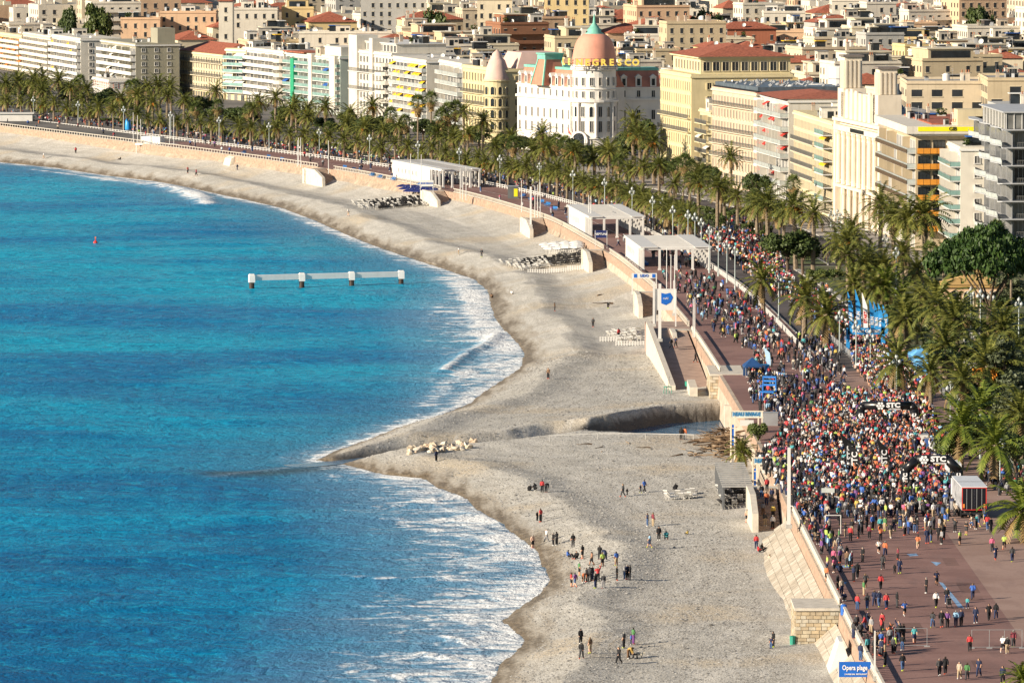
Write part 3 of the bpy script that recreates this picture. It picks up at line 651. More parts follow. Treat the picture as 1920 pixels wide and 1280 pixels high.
# stone bastions: real blocks on a mortar core
BLK = [MB().box(-.5, .5, -.5, .5, -.5, .5, taper=0.0).mesh('stone_block', mm) for mm in (M('block_a', (0.47, 0.41, 0.30), .9, .2, 1.5, bump=.05), M('block_b', (0.48, 0.39, 0.26), .9, .2, 1.5, bump=.05), M('block_c', (0.50, 0.455, 0.365), .9, .2, 1.5, bump=.05), M('block_d', (0.40, 0.33, 0.23), .9, .2, 1.5, bump=.05))]
def bastion(label, x0, x1, y0, y1, z0, z1, bw=0.85, bh=0.42, side=True, lean=0.0):
    t = thing('stone_bastion', label, 'bastion', (x0, y0, z0))
    W_, H_, Dp = x1 - x0, z1 - z0, y1 - y0
    MB().box(0.06, W_, 0.06, Dp, 0, H_ - 0.02).build('core', MORTAR, t)
    MB().box(-0.15, W_ + 0.1, -0.15, Dp, H_, H_ + 0.32).build('coping', RAILM, t)
    for r_ in range(int(H_ / bh)):
        z = (r_ + 0.5) * bh; xx = -R.random() * bw
        while xx < W_ - 0.1:
            w_ = bw * R.uniform(0.7, 1.3); a, e = max(xx, 0), min(xx + w_, W_)
            if e - a > 0.15: ob('stone', R.choice(BLK), t, ((a + e) / 2, 0.0, z), sc=(e - a - 0.05, R.uniform(.2, .3), bh - 0.05))
            xx += w_
        if side:
            yy = 0.2
            while yy < Dp - 0.2:
                w_ = bw * R.uniform(0.9, 1.5); e = min(yy + w_, Dp)
                ob('stone', R.choice(BLK), t, (0.0, (yy + e) / 2, z), sc=(R.uniform(.2, .3), e - yy - 0.05, bh - 0.05)); yy += w_
bastion('pale stone-block bastion in the foreground above the pebbles', 31.9, xw(693) + 0.1, 691, 700, 1.6, 6.75, side=True)
bastion('pale stone bastion between the ramp foot and the creek', 32.2, xw(1000) + 4.0, 999, 1016, 1.2, 6.8, 0.95, 0.5)
m = MB(); pts = [(31.2, 993), (33.4, 999), (32.2, 1018), (29.8, 1018)]; 
t = thing('ramp_foot_steps', 'short steps at the foot of the ramp beside the bastion', 'steps', (29.2, 1003, 1.6))
MB().box(-0.3, 1.0, 0, 15, 0, 3.0).build('cheek_wall', RAILM, t)
for i in range(6): MB().box(1.0, 3.0, i * 1.4, 12, -0.4, 0.3 * (i + 1) - 0.3).build('step', STEP, t)
# concrete creek outlet pier
m = MB(); q = U(1368, 812, 1.0); m.box(0, 1.6, 0, 2.0, 0, 4.9); m.box(1.6, 5.5, 1.2, 2.0, 0, 4.9)
tag(m.build('outlet_pier', RAILM, None, (q.x - .8, q.y, 0.4)), 'pale concrete pier beside the creek outlet', 'pier')
# block joints of the foreground battered wall: thin raised stones on the slope
SLAB = [MB().box(-.5, .5, -.5, .5, -.5, .5).mesh('facing_stone', mm) for mm in (M('slab_a', (0.43, 0.385, 0.315), .9, .2, 1.2, streak=.4), M('slab_b', (0.38, 0.335, 0.27), .9, .2, 1.2, streak=.4), M('slab_c', (0.47, 0.43, 0.36), .9, .2, 1.2, streak=.4))]
def facing(wall, y0, y1, foot, z0, nrow):
    zt = 6.95 - 1.7
    for r_ in range(nrow):
        f0, f1 = r_ / nrow, (r_ + 1) / nrow; yy = y0 + R.random() * 1.5
        while yy < y1:
            w_ = R.uniform(1.6, 2.6); fm = (f0 + f1) / 2; o = -foot + (foot - 0.15) * fm; z = z0 + (zt - z0) * fm
            if z > bz(off(yy + w_ / 2, o).x, yy) - 0.3:
                p = off(yy + w_ / 2, o, z); sl = math.atan2(zt - z0, foot - 0.15); ln = math.hypot(zt - z0, foot) / nrow
                e = ob('stone', R.choice(SLAB), wall, p, rot=(0, -sl, math.atan2(-tang(yy).x, tang(yy).y)), sc=(ln - 0.05, w_ - 0.06, R.uniform(0.14, 0.2)))
            yy += w_
walls = [o for o in bpy.data.objects if o.name.startswith('sea_wall')]
facing(walls[1], 702, 796, 6.0, 0.8, 7); facing(walls[0], 606, 690, 5.2, 0.8, 6)
# white fence of posts between promenade and road
t = thing('white_fence', 'long low white post fence between the promenade and the palms', 'fence', off(1250, 16.6, 7.0))
c = t.location.copy(); PM = MB().box(-.13, .13, -.13, .13, 0, 1.0, taper=.02).mesh('post', WHITE)
m = MB(); n = 0; rest = MB()
ys = list(np.arange(1020, 2290, 2.2))
for k, q in enumerate(ys):
    p = off(q, 16.6) - c
    if k < 290: ob('post', PM, t, (p.x, p.y, 0))
    else: rest.box(p.x - .13, p.x + .13, p.y - .13, p.y + .13, 0, 1.0)
    if k + 1 < len(ys):
        p2 = off(ys[k + 1], 16.6) - c
        for z in (0.35, 0.8): m.add([(p.x - .04, p.y, z), (p2.x - .04, p2.y, z), (p2.x - .04, p2.y, z + .12), (p.x - .04, p.y, z + .12), (p.x + .04, p.y, z), (p2.x + .04, p2.y, z), (p2.x + .04, p2.y, z + .12), (p.x + .04, p.y, z + .12)], [(0, 1, 2, 3), (7, 6, 5, 4), (3, 2, 6, 7)])
m.build('rails', WHITE, t); rest.build('far_posts', WHITE, t)['kind'] = 'stuff'
# ================================================================== SEAFRONT BUILDINGS
WC = {}
def win(kind, w_, h_, fm=WHITE, gm=GLASS, sm=SHUTTER):
    """window mesh: faces -Y, bottom centre at origin"""
    k = (kind, round(w_, 2), round(h_, 2), fm.name, gm.name, sm.name)
    if k in WC: return WC[k]
    m = MB(); f = 0.1; a = w_ / 2
    if kind == 'arch':
        n = 8; pts = [(-a, 0)] + [(-a * math.cos(math.pi * i / n), h_ - a + a * math.sin(math.pi * i / n)) for i in range(n + 1)] + [(a, 0)]
        m.add([(x, -0.03, z) for x, z in pts][::-1], [tuple(range(len(pts)))], 1)
        o_ = [(x * 1.22, z * 1.04 if z > 0 else z) for x, z in pts]; N_ = len(pts)
        m.add([(x, -0.16, z) for x, z in pts] + [(x, -0.16, z) for x, z in o_] + [(x, -0.02, z) for x, z in pts] + [(x, 0.0, z) for x, z in o_],
              [(i, i + 1, N_ + i + 1, N_ + i) for i in range(N_ - 1)] + [(2 * N_ + i, 2 * N_ + i + 1, i + 1, i) for i in range(N_ - 1)] + [(N_ + i, N_ + i + 1, 3 * N_ + i + 1, 3 * N_ + i) for i in range(N_ - 1)], 0)
    else:
        m.box(-a - f, -a, -0.14, 0, -f, h_ + f); m.box(a, a + f, -0.14, 0, -f, h_ + f); m.box(-a, a, -0.14, 0, h_, h_ + f); m.box(-a - .18, a + .18, -0.22, 0, -f - .06, 0)
        m.add([(-a, -0.02, 0), (a, -0.02, 0), (a, -0.02, h_), (-a, -0.02, h_)], [(0, 1, 2, 3)], 1)
        nm = max(1, int(round(w_ / 1.3)))
        for i in range(1, nm + 1):
            if nm == 1: x = 0
            else: x = -a + w_ * i / (nm + 1)
            m.box(x - .035, x + .035, -0.07, -0.02, 0, h_)
        if kind == 'shut':
            for sg in (-1, 1):
                x0, x1 = (a + f, a + f + w_ * .3) if sg > 0 else (-a - f - w_ * .3, -a - f); m.box(x0, x1, -0.10, 0, 0, h_, 2)
    WC[k] = m.mesh('window', [fm, gm, sm]); return WC[k]
def put(parent, name, me, face, a, z, out=0.0, L=None, dp=None):
    """place a -Y-facing piece on a wall of the local building frame: sea wall x=0, near side y=0, far side y=L"""
    if face == 'sea': return ob(name, me, parent, (-out, a, z), -math.pi / 2)
    if face == 'side': return ob(name, me, parent, (a, -out, z), 0)
    return ob(name, me, parent, (a, L + out, z), math.pi)
BOXM = {}
def ubox(mat):
    if mat.name not in BOXM: BOXM[mat.name] = MB().box(-.5, .5, -.5, .5, 0, 1).mesh('box', mat)
    return BOXM[mat.name]
def bxo(parent, name, mat, x0, x1, y0, y1, z0, z1):
    return ob(name, ubox(mat), parent, ((x0 + x1) / 2, (y0 + y1) / 2, z0), sc=(x1 - x0, y1 - y0, z1 - z0))
DISH = MB().lathe([(0.02, 0), (.3, .05), (.5, .16), (.55, .24)], 10).mesh('satellite_dish', M('dish_white', (.6, .6, .58), .5, .1)); 
TANK = MB().lathe([(0.9, 0), (0.9, 1.6), (.5, 1.9), (0.01, 1.95)], 12).mesh('water_tank', WHITE)
def vent_mesh():
    m = MB(); m.box(-.45, .45, -.35, .35, 0, 1.0); m.box(-.5, .5, -.4, .4, 1.0, 1.1, 1); m.lathe([(.3, 1.1), (.3, 1.18)], 8, 1); m.box(-.35, .35, -.36, -.34, .15, .85, 1); return m.mesh('air_conditioner', [GREYMETAL, DARKMETAL])
VENT = vent_mesh()
def chim_mesh(mat):
    m = MB(); m.box(-.5, .5, -.35, .35, 0, 1.9); m.box(-.6, .6, -.45, .45, 1.9, 2.1)
    for x in (-.28, .28): m.lathe([(.13, 2.1), (.13, 2.6), (.18, 2.62), (.18, 2.75)], 6, 1, (x, 0, 0))
    return m.mesh('chimney', [mat, M('clay_pot', (.4, .18, .1), .8)])
CHIM = [chim_mesh(M('chimney_plaster_%d' % i, c, .9, .2)) for i, c in enumerate([(.55, .48, .38), (.45, .38, .3), (.62, .58, .5)])]
ANT = MB().tube((0, 0, 0), (0, 0, 3.2), .04, .03, 5).tube((-.7, 0, 2.6), (.7, 0, 2.6), .025, .025, 4).tube((-.5, 0, 3.0), (.5, 0, 3.0), .025, .025, 4).mesh('antenna', GREYMETAL)
def cabin_mesh(mat):
    m = MB(); m.box(-.5, .5, -.5, .5, 0, 1); m.box(-.54, .54, -.54, .54, 1, 1.06, 1); m.box(-.2, .1, -.515, -.5, 0, .7, 2); m.box(.2, .4, -.515, -.5, .4, .7, 2); m.box(-.515, -.5, -.3, -.05, .3, .75, 2)
    return m.mesh('roof_cabin', [mat, ROOFGREY, GLASS])
CABIN = [cabin_mesh(M('cabin_plaster_%d' % i, c, .9, .15, streak=.3)) for i, c in enumerate([(.66, .6, .5), (.55, .5, .42), (.72, .68, .6), (.5, .42, .33)])]
AWN = {}
def awning_mesh(w_, mat):
    k = (round(w_, 1), mat.name)
    if k not in AWN: AWN[k] = MB().add([(-w_ / 2, 0, 0), (w_ / 2, 0, 0), (w_ / 2, -1.3, -.75), (-w_ / 2, -1.3, -.75), (-w_ / 2, -1.3, -1.0), (w_ / 2, -1.3, -1.0), (-w_ / 2, 0, -.06), (w_ / 2, 0, -.06)], [(3, 2, 1, 0), (3, 4, 5, 2), (6, 3, 0), (7, 1, 2)]).mesh('awning', mat)
    return AWN[k]
AWM = {'red': M('awning_red', (.62, .05, .04), .7, .1), 'yellow': M('awning_yellow', (.8, .5, .03), .7, .1), 'orange': M('awning_orange', (.75, .25, .05), .7, .1), 'white': M('awning_white', (.7, .68, .62), .7, .1), 'blue': M('awning_blue', (.03, .12, .4), .7, .1)}
def _planter():
    rs = random.Random(4); m = MB(); m.box(-.8, .8, -.3, .3, 0, .5)
    for _ in range(90): p = Vector((rs.uniform(-.9, .9), rs.uniform(-.4, .4), rs.uniform(.4, 1.5))); d = Vector((rs.uniform(-1, 1), rs.uniform(-1, 1), rs.uniform(-.4, 1))) * .3; m.add([p - d, p + d, p + Vector((-d.y, d.x, .2))], [(0, 1, 2)], 1)
    return m.mesh('roof_planter', [CONCRETE, LEAF('planter_leaf', (.02, .04, .01), (.09, .12, .03))])
PLANTER = _planter()
def clutter(t, x0, x1, y0, y1, z, n, rnd):
    for _ in range(int(n * 1.7)):
        x, y = rnd.uniform(x0 + 1, x1 - 1), rnd.uniform(y0 + 1, y1 - 1); k = rnd.random()
        if k < .09:
            l_ = rnd.uniform(2.5, 5.5); a_ = rnd.choice([0, 1.57]); q_ = bxo(t, 'terrace_room', GLASS, -l_ / 2, l_ / 2, -.9, .9, z, z + 2.1); q_.location = (x, y, z); q_.rotation_euler = (0, 0, a_); q_ = bxo(t, 'terrace_canopy', rnd.choice([WHITE, CREAMC, WHITE, ROOFGREY, AWM['yellow'], AWM['blue']]), -l_ / 2 - .3, l_ / 2 + .3, -1.5, 1.2, z + 2.1, z + 2.3); q_.location = (x, y, z + 2.1); q_.rotation_euler = (0, 0, a_)
        elif k < .13: ob('roof_planter', PLANTER, t, (x, y, z), rnd.uniform(0, 3), sc=rnd.uniform(.7, 1.4))
        elif k < .24: ob('roof_cabin', rnd.choice(CABIN), t, (x, y, z), sc=(rnd.uniform(2.5, 5), rnd.uniform(2.5, 5), rnd.uniform(2.2, 3.2)))
        elif k < .42: ob('chimney', rnd.choice(CHIM), t, (x, y, z), rnd.choice([0, 1.57]), sc=rnd.uniform(.8, 1.2))
        elif k < .66: ob('air_conditioner', VENT, t, (x, y, z), rnd.uniform(0, 1.5), sc=rnd.uniform(.9, 1.7))
        elif k < .78: ob('satellite_dish', DISH, t, (x, y, z + .5), rot=(1.1, 0, rnd.uniform(-1, .3)), sc=rnd.uniform(1.0, 1.7))
        elif k < .84: ob('water_tank', TANK, t, (x, y, z), sc=rnd.uniform(.7, 1.3))
        elif k < .9: ob('antenna', ANT, t, (x, y, z), rnd.uniform(0, 3))
        else: bxo(t, 'skylight', GLASS, x - .8, x + .8, y - .6, y + .6, z, z + .35)
def hiproof(t, x0, x1, y0, y1, z, h, name='roof', mat=TILE, ov=.6):
    x0 -= ov; x1 += ov; y0 -= ov; y1 += ov; m = MB(); W_, L_ = x1 - x0, y1 - y0
    if W_ < L_: a = W_ / 2; rg = [((x0 + x1) / 2, y0 + a), ((x0 + x1) / 2, y1 - a)]; fs = [(0, 1, 4), (1, 2, 5, 4), (2, 3, 5), (3, 0, 4, 5)]
    else: a = L_ / 2; rg = [(x0 + a, (y0 + y1) / 2), (x1 - a, (y0 + y1) / 2)]; fs = [(0, 1, 5, 4), (1, 2, 5), (2, 3, 4, 5), (3, 0, 4)]
    m.add([(x0, y0, z), (x1, y0, z), (x1, y1, z), (x0, y1, z), (*rg[0], z + h), (*rg[1], z + h)], fs + [(3, 2, 1, 0)]); return m.build(name, mat, t)
RAILGREY = M('rail_grey', (.16, .16, .15), .6, .2)
def rail_mesh(kind, L_, key={}):
    k = (kind, round(L_, 1))
    if k in key: return key[k]
    m = MB()
    if kind in ('green', 'clear'): m.box(-L_ / 2, L_ / 2, -.03, .03, 0.05, .95); m.box(-L_ / 2, L_ / 2, -.05, .05, .95, 1.02, 1); mats = [GREENGLASS if kind == 'green' else CLEARGLASS, GREYMETAL]
    elif kind == 'solid': m.box(-L_ / 2, L_ / 2, -.06, .06, 0, .9); mats = [WHITE, WHITE]
    else:
        m.box(-L_ / 2, L_ / 2, -.04, .04, .95, 1.05); m.box(-L_ / 2, L_ / 2, -.04, .04, .05, .12)
        for i in range(int(L_ / .34) + 1): x = -L_ / 2 + i * .34; m.box(x - .03, x + .03, -.025, .025, .1, .96)
        mats = [RAILGREY]
    key[k] = m.mesh('railing', mats); return key[k]
def balcony(t, face, a0, a1, z, dep, kind, slab=WHITE, L=None):
    """slab with railing along a wall between a0 and a1"""
    L_ = a1 - a0; c = (a0 + a1) / 2
    if face == 'sea': s_ = bxo(t, 'balcony', slab, -dep, 0, a0, a1, z - .2, z)
    elif face == 'side': s_ = bxo(t, 'balcony', slab, a0, a1, -dep, 0, z - .2, z)
    else: return
    put(t, 'railing', rail_mesh(kind, L_), face, c, z, dep - .08)
    if kind != 'bars':
        for e in (a0 + .06, a1 - .06):
            if face == 'sea': ob('railing', rail_mesh(kind, dep), t, (-dep / 2, e, z), 0)
            else: ob('railing', rail_mesh(kind, dep), t, (e, -dep / 2, z), math.pi / 2)
def frame(near, far, z0=7.0):
    A, B = AT(*near, z0), AT(*far, z0); u = B - A; L = u.length; return A, math.atan2(-u.x, u.y), L
def front(label, near, far, zt, dep, wall, floors, style, rail='bars', cornice=WHITE, gl=(GLASS, GLASS, GLASS_L), awn=None, awn_p=.25, name='apartment_building', bal=None, sidewin=2, roof='flat', shut=SHUTTER, gf=4.2, sp=3.0, seed=0, side_gl=None, clut=6, winw=1.15, balfrom=0.0, balto=1.0, bd=1.5):
    rnd = random.Random(seed + int(near[0]))
    A, rz, L = frame(near, far); t = thing(name, label, 'building', A, rz, None); H_ = zt - 7.0; z0 = 0
    m = MB(); m.box(0, dep, 0, L, -1, H_ - .9); w0 = m.build('wall', wall, t)
    m = MB(); m.box(-.35, dep + .35, -.35, L + .35, H_ - .9, H_ - .45); m.box(-.1, dep + .1, -.1, L + .1, H_ - .45, H_, 1); m.build('cornice', [cornice, wall], t)
    fh = (H_ - 1.2 - gf) / (floors - 1)
    for f in range(floors):
        z = 0.3 if f == 0 else gf + (f - 1) * fh
        n = max(2, int((L - 1.0) / sp)); s_ = L / n
        if style == 'classic' or f == 0:
            kind = 'shut' if (f > 0 and style == 'classic' and shut) else 'plain'
            hh = (fh * .66 if f else 2.8); wd = winw if f else 1.9
            for i in range(n):
                put(t, 'window', win(kind, wd, hh, cornice, rnd.choice(gl), shut or SHUTTER), 'sea', s_ * (i + .5), z + .35)
            if f and bal and f in bal: balcony(t, 'sea', L * balfrom + .4, L * balto - .4, z + .12, 1.0, rail, cornice)
            if f: bxo(t, 'string_course', cornice, -.14, 0.01, 0.02, L - .02, z - .14, z + .02)
        else:
            n2 = max(2, int(L / 4.2)); s2 = L / n2
            for i in range(n2):
                put(t, 'window', win('plain', s2 - .9, fh * .74, cornice, rnd.choice(gl)), 'sea', s2 * (i + .5), z + .1)
                if awn and rnd.random() < awn_p: put(t, 'awning', awning_mesh(s2 - .6, AWM[awn]), 'sea', s2 * (i + .5), z + fh - .35, .05)
            balcony(t, 'sea', L * balfrom + .1, L * balto - .1, z, bd, rail, cornice)
            for i in range(1, n2): bxo(t, 'divider', wall, -bd + .1, 0, s2 * i - .08, s2 * i + .08, z, z + fh - .25) if rnd.random() < .5 else None
        if f and sidewin:
            for i in range(sidewin):
                put(t, 'window', win('shut' if style == 'classic' and shut else 'plain', 1.1, fh * .5, cornice, rnd.choice(gl), shut or SHUTTER), 'side', dep * (i + .6) / (sidewin + .4), z + .7)
    if roof == 'tile': hiproof(t, 0, dep, 0, L, H_ - .05, 3.2)
    else:
        m = MB(); m.box(.3, dep - .3, .3, L - .3, H_ - .6, H_ - .35); m.build('roof', ROOFGREY, t)
        if roof == 'penthouse':
            m = MB(); m.box(2.2, dep - 2, 2, L - 2, H_ - .4, H_ + 2.5); m.build('penthouse', wall, t); m = MB(); m.box(1.8, dep - 1.6, 1.6, L - 1.6, H_ + 2.5, H_ + 2.75); m.build('roof_slab', cornice, t)
            for i in range(int((L - 4) / 3.5)): put(t, 'window', win('plain', 2.4, 2.0, cornice, rnd.choice(gl)), 'sea', 3.6 + 3.5 * i, H_ + .1).location.x = 2.2
            clutter(t, 2.2, dep - 2, 2, L - 2, H_ + 2.75, clut, rnd)
        else: clutter(t, .5, dep - .5, .5, L - .5, H_ - .35, clut, rnd)
    return t, L, H_, fh
P = lambda n, r, g, b_, st=.3: M('plaster_' + n, tuple(.72 * q for q in srgb(r, g, b_)), .85, .07, .3, streak=st, bump=.0)
CREAM, YEL, PINKW, WHT, GREYW = P('cream', 232, 216, 178), P('yellow', 238, 222, 176), P('pink', 233, 205, 180), P('white', 236, 230, 216), P('grey', 176, 172, 152)
BEIGE, OCHRE, SALM, LGREY = P('beige', 214, 196, 164), P('ochre', 214, 176, 112), P('salmon', 214, 150, 110), P('lightgrey', 200, 200, 196)
CREAMC = M('cream_trim', srgb(206, 196, 172), .8, .06, .5, streak=.2)
YELC = M('yellow_trim', srgb(208, 196, 158), .8, .06, .5)

# from right to left along the front
# grey glass hotel with folded balconies
A, rz, L = frame((1868, 1240), (1797, 1300)); t = thing('glass_hotel', 'grey glass hotel with folded glass balconies at the right edge', 'hotel', A, rz)
H_ = ZAT(243, 1240) - 7; GREYB = M('balcony_grey', (.42, .43, .44), .5, .1, .5)
MB().box(3.2, 34, 3, L, -1, H_).build('wall', LGREY, t)
nf = 8; fh = H_ / nf
for f in range(1, nf + 1):
    z = f * fh; n = 7; pts = []
    for i in range(n + 1): pts.append((0.6 + 1.0 * (i % 2) + (.8 if f > 5 else 0), L * i / n))
    poly = [(p[0] - .5, p[1]) for p in pts] + [(6, L), (34, 3), (34, -1.0), (1.0, -1.0)]
    MB().prism([(a, c_) for a, c_ in poly][::-1], z - .2, z).build('floor_slab', GREYB, t)
    if f < nf:
        for i in range(n):
            a, e = pts[i], pts[i + 1]; dx, dy = e[0] - a[0], e[1] - a[1]; l = math.hypot(dx, dy)
            ob('glass_railing', rail_mesh('clear', l), t, ((a[0] + e[0]) / 2 - .45, (a[1] + e[1]) / 2, z), math.atan2(dy, dx))
            put(t, 'window', win('plain', L / n - .6, fh * .72, GREYMETAL, R.choice([GLASS_L, GLASS_L, GLASS])), 'sea', L * (i + .5) / n, z + .15, -3.2)
        for i in range(7):
            ob('window', win('plain', 3.4, fh * .78, GREYMETAL, R.choice([GLASS, GLASS, GLASS_L])), t, (5.6 + i * 4.2, 3.0, z + .1))
        ob('glass_railing', rail_mesh('bars', 29), t, (18.5, -.9, z))
MB().box(6, 34, 8, L, H_, H_ + 3.2).build('penthouse', LGREY, t)
m = MB(); m.box(2, 24, 2, 2.2, H_ + .1, H_ + 3.2); m.box(1.8, 2.0, 2, L * .6, H_ + .1, H_ + 3.2); m.build('terrace_glazing', GLASS_L, t)
MB().box(1.4, 26, 1.4, L * .65, H_ + 3.25, H_ + 3.5).build('terrace_roof', GREYB, t)
for i in range(14): bxo(t, 'glazing_bar', WHITE, 2 + i * 1.6, 2.15 + i * 1.6, 1.85, 2.0, H_, H_ + 3.25)
for i in range(8): bxo(t, 'glazing_bar', WHITE, 1.65, 1.8, 2 + i * L * .075, 2.2 + i * L * .075, H_, H_ + 3.25)
clutter(t, 8, 32, 9, L, H_ + 3.2, 8, R)

front('white block with green glass curved balconies beside the glass hotel', (1800, 1283), (1752, 1335), ZAT(272, 1290), 14, WHT, 7, 'modern', 'green', gl=(GLASS_L, GLASS, GLASS_L), sidewin=2, bd=2.2, seed=3, clut=5)
# brown balcony block with orange side balconies
t, L, H_, fh = front('beige block with brown balconies and orange panels on its side', (1716, 1308), (1657, 1362), ZAT(247, 1308), 16, BEIGE, 7, 'modern', 'clear', gl=(GLASS_L, GLASS, GLASS_L), sidewin=0, seed=5, clut=4, bd=1.8)
ORP, BRP = M('orange_panel', (.62, .25, .03), .6, .1), M('brown_panel', (.09, .06, .035), .6, .2)
for f in range(1, 7):
    z = 4.2 + (f - 1) * fh
    bxo(t, 'side_balcony', BRP, .2, 10.5, -1.8, 0, z - .25, z); bxo(t, 'balcony_panel', BRP, 5.8, 10.5, -1.95, -1.8, z - .1, z + 1.05)
    for k in range(4): bxo(t, 'balcony_panel', ORP, .1 + k * 1.42, 1.42 + k * 1.42, -1.95, -1.8, z - .1, z + 1.05)
    for k in range(3): put(t, 'window', win('plain', 2.4, fh * .75, DARKMETAL, GLASS), 'side', 1.8 + 3.2 * k, z + .1)
    bxo(t, 'balcony_panel', BRP, -2.0, -1.85, 0.1, L - .1, z - .1, z + .7)
m = MB(); m.box(-2.2, 16.6, -2.1, L + .2, H_ - .4, H_ + 1.2); m.build('roof_slab', WHT, t)
YB = M('banner_yellow', (.8, .72, .02), .6, .05); bxo(t, 'banner', YB, .2, 15.6, -2.2, -2.12, H_ + .15, H_ + 1.1); text(t, 'GIB', 1.1, BLACK, (7.6, -2.24, H_ + .62), bold=.03)
MB().box(4, 15, 5, L - 3, H_ + 1.2, H_ + 1.5).build('terrace_deck', TILE, t); MB().box(9, 16, 1, 7, H_ + 1.2, H_ + 4.6).build('roof_cabin', CREAM, t)
clutter(t, 2, 15, 3, L - 1, H_ + 1.2, 10, R)

# white palace facade with tall columns, arcade and two towers
A, rz, L = frame((1652, 1362), (1566, 1412)); t = thing('palace_facade', 'white palace front with tall columns, round arches and two towers', 'palace', A, rz)
PAL = M('palace_stone', srgb(218, 206, 186), .85, .07, .4, streak=.25); H_ = 23.0
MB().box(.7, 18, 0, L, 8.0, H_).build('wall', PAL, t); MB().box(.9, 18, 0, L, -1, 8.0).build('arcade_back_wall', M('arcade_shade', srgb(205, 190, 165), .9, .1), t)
MB().box(-.5, 18.2, -.4, L + .4, 8.0, 8.7).build('cornice', PAL, t); MB().box(-.7, 18.3, -.5, L + .5, H_, H_ + .8).build('cornice', PAL, t)
na = 7; aw = (L - 4) / na
for i in range(na):
    c = 2 + aw * (i + .5); me = win('arch', aw - 2.0, 7.4, PAL, GLASS); put(t, 'arch', me, 'sea', c, .1, -.88)
    if i: MB().lathe([(.7, 0), (.55, .5), (.5, 6.2), (.7, 6.8), (.7, 8.0)], 8).build('column', PAL, t, (.2, 2 + aw * i, 0))
for e in (0.9, L - .9): bxo(t, 'pier', PAL, -.45, 1.2, e - 1.0, e + 1.0, -1, H_)
nc = 8; cw_ = (L - 5) / nc
for i in range(nc + 1): MB().lathe([(.75, 0), (.62, .5), (.55, 11), (.8, 11.6), (.8, 12.0)], 8).build('column', PAL, t, (.3, 2.5 + cw_ * i, 8.8))
for i in range(nc): put(t, 'window', win('plain', cw_ - 2.2, 9.6, PAL, GLASS_L), 'sea', 2.5 + cw_ * (i + .5), 9.6, -.66)
bxo(t, 'entablature', PAL, -.6, .7, .2, L - .2, 20.9, 22.2); bxo(t, 'grille', GLASS, -.64, -.58, L * .32, L * .62, 21.1, 22.0)
MB().box(.3, 2.2, 6, L - 6, H_ + .8, H_ + 7.0).build('attic_parapet', PAL, t)
for i in range(8): put(t, 'relief_panel', MB().box(-1.2, 1.2, -.4, 0, 0, R.uniform(5.6, 6.8)).mesh('relief_panel', PAL), 'sea', 8 + (L - 16) * i / 7, H_ + 1.0, -.3)
for e, hh in ((6.5, 13.2), (L - 6.0, 14.6)):
    bxo(t, 'tower', PAL, -.1, 5.2, e - 3.2, e + 3.2, H_ + .8, H_ + 7.5); bxo(t, 'tower', PAL, .4, 4.4, e - 2.2, e + 2.2, H_ + 7.5, H_ + hh)
    for k in range(4): bxo(t, 'tower_pilaster', PAL, .15, .4, e - 2.1 + k * 1.2, e - 1.6 + k * 1.2, H_ + 7.6, H_ + hh - .8); bxo(t, 'tower_pilaster', PAL, .5 + k, .95 + k, e - 2.45, e - 2.2, H_ + 7.6, H_ + hh - .8)
    bxo(t, 'tower_cap', M('tower_cap', (.2, .17, .15), .8), .0, 4.8, e - 2.6, e + 2.6, H_ + hh, H_ + hh + .45)
text(t, 'CASINO', 1.3, DARKMETAL, (-.6, 16, 8.35), -math.pi / 2)
MB().box(2.5, 17, 6, L - 2, H_ + .7, H_ + 3).build('rear_roof', ROOFGREY, t)
# slate dome behind the palace
p = AT(1682, 1400, 7); t = thing('slate_dome', 'dark slate dome with lantern beside the palace towers', 'dome', (p.x, p.y, 0))
zb = ZAT(248, 1400); SL = M('slate', (.10, .125, .15), .35, .25, .8)
MB().lathe([(3.9, 8), (3.9, zb - .5)], 16).build('drum', CREAM, t, smooth=True)
MB().lathe([(4.2, zb - .6), (4.2, zb), (4.0, zb + 1.8), (3.2, zb + 3.8), (1.8, zb + 5.2), (.9, zb + 6.4), (.8, zb + 8.5), (1.1, zb + 8.7), (.4, zb + 9.6), (.05, zb + 11)], 16).build('dome', SL, t, smooth=True)

front('yellow hotel with rows of dark balconies and green glass bays', (1562, 1418), (1488, 1482), ZAT(221, 1440), 15, YEL, 7, 'classic', 'bars', CREAMC, shut=None, bal=(2, 3, 4, 5), sp=2.3, seed=9, sidewin=0, balfrom=.42, winw=1.2)
t = THINGS[-1]
for f in range(1, 7):
    z = 4.2 + (f - 1) * 3.0
    s_ = MB().prism([(-2.4, .5), (-2.4, 14), (-1.4, 17), (0, 17), (0, .5)][::-1], z - .25, z).build('bay_slab', WHITE, t)
    put(t, 'glass_railing', rail_mesh('green', 14), 'sea', 7.5, z, 2.3); put(t, 'awning', awning_mesh(8, AWM['yellow']), 'sea', 9, z + 2.6, .2) if f in (3, 5) else None
t, L, H_, fh = front('white block with curved balconies and red awnings', (1478, 1484), (1427, 1522), ZAT(186, 1484), 22, WHT, 7, 'modern', 'clear', awn='red', awn_p=.4, sidewin=0, roof='flat', seed=12, gl=(GLASS_L, GLASS_L, GLASS), bd=2.0, clut=0)
hiproof(t, -1.5, 22, 0, L, H_, 1.4, ov=.4)
for f in range(1, 8):
    z = 4.2 + (f - 1) * fh
    MB().lathe([(0.01, -.45), (2.3, -.45), (2.3, .1), (0.01, .1)], 14, 0, (0, L - 2.2, z)).build('curved_balcony_end', WHITE, t)
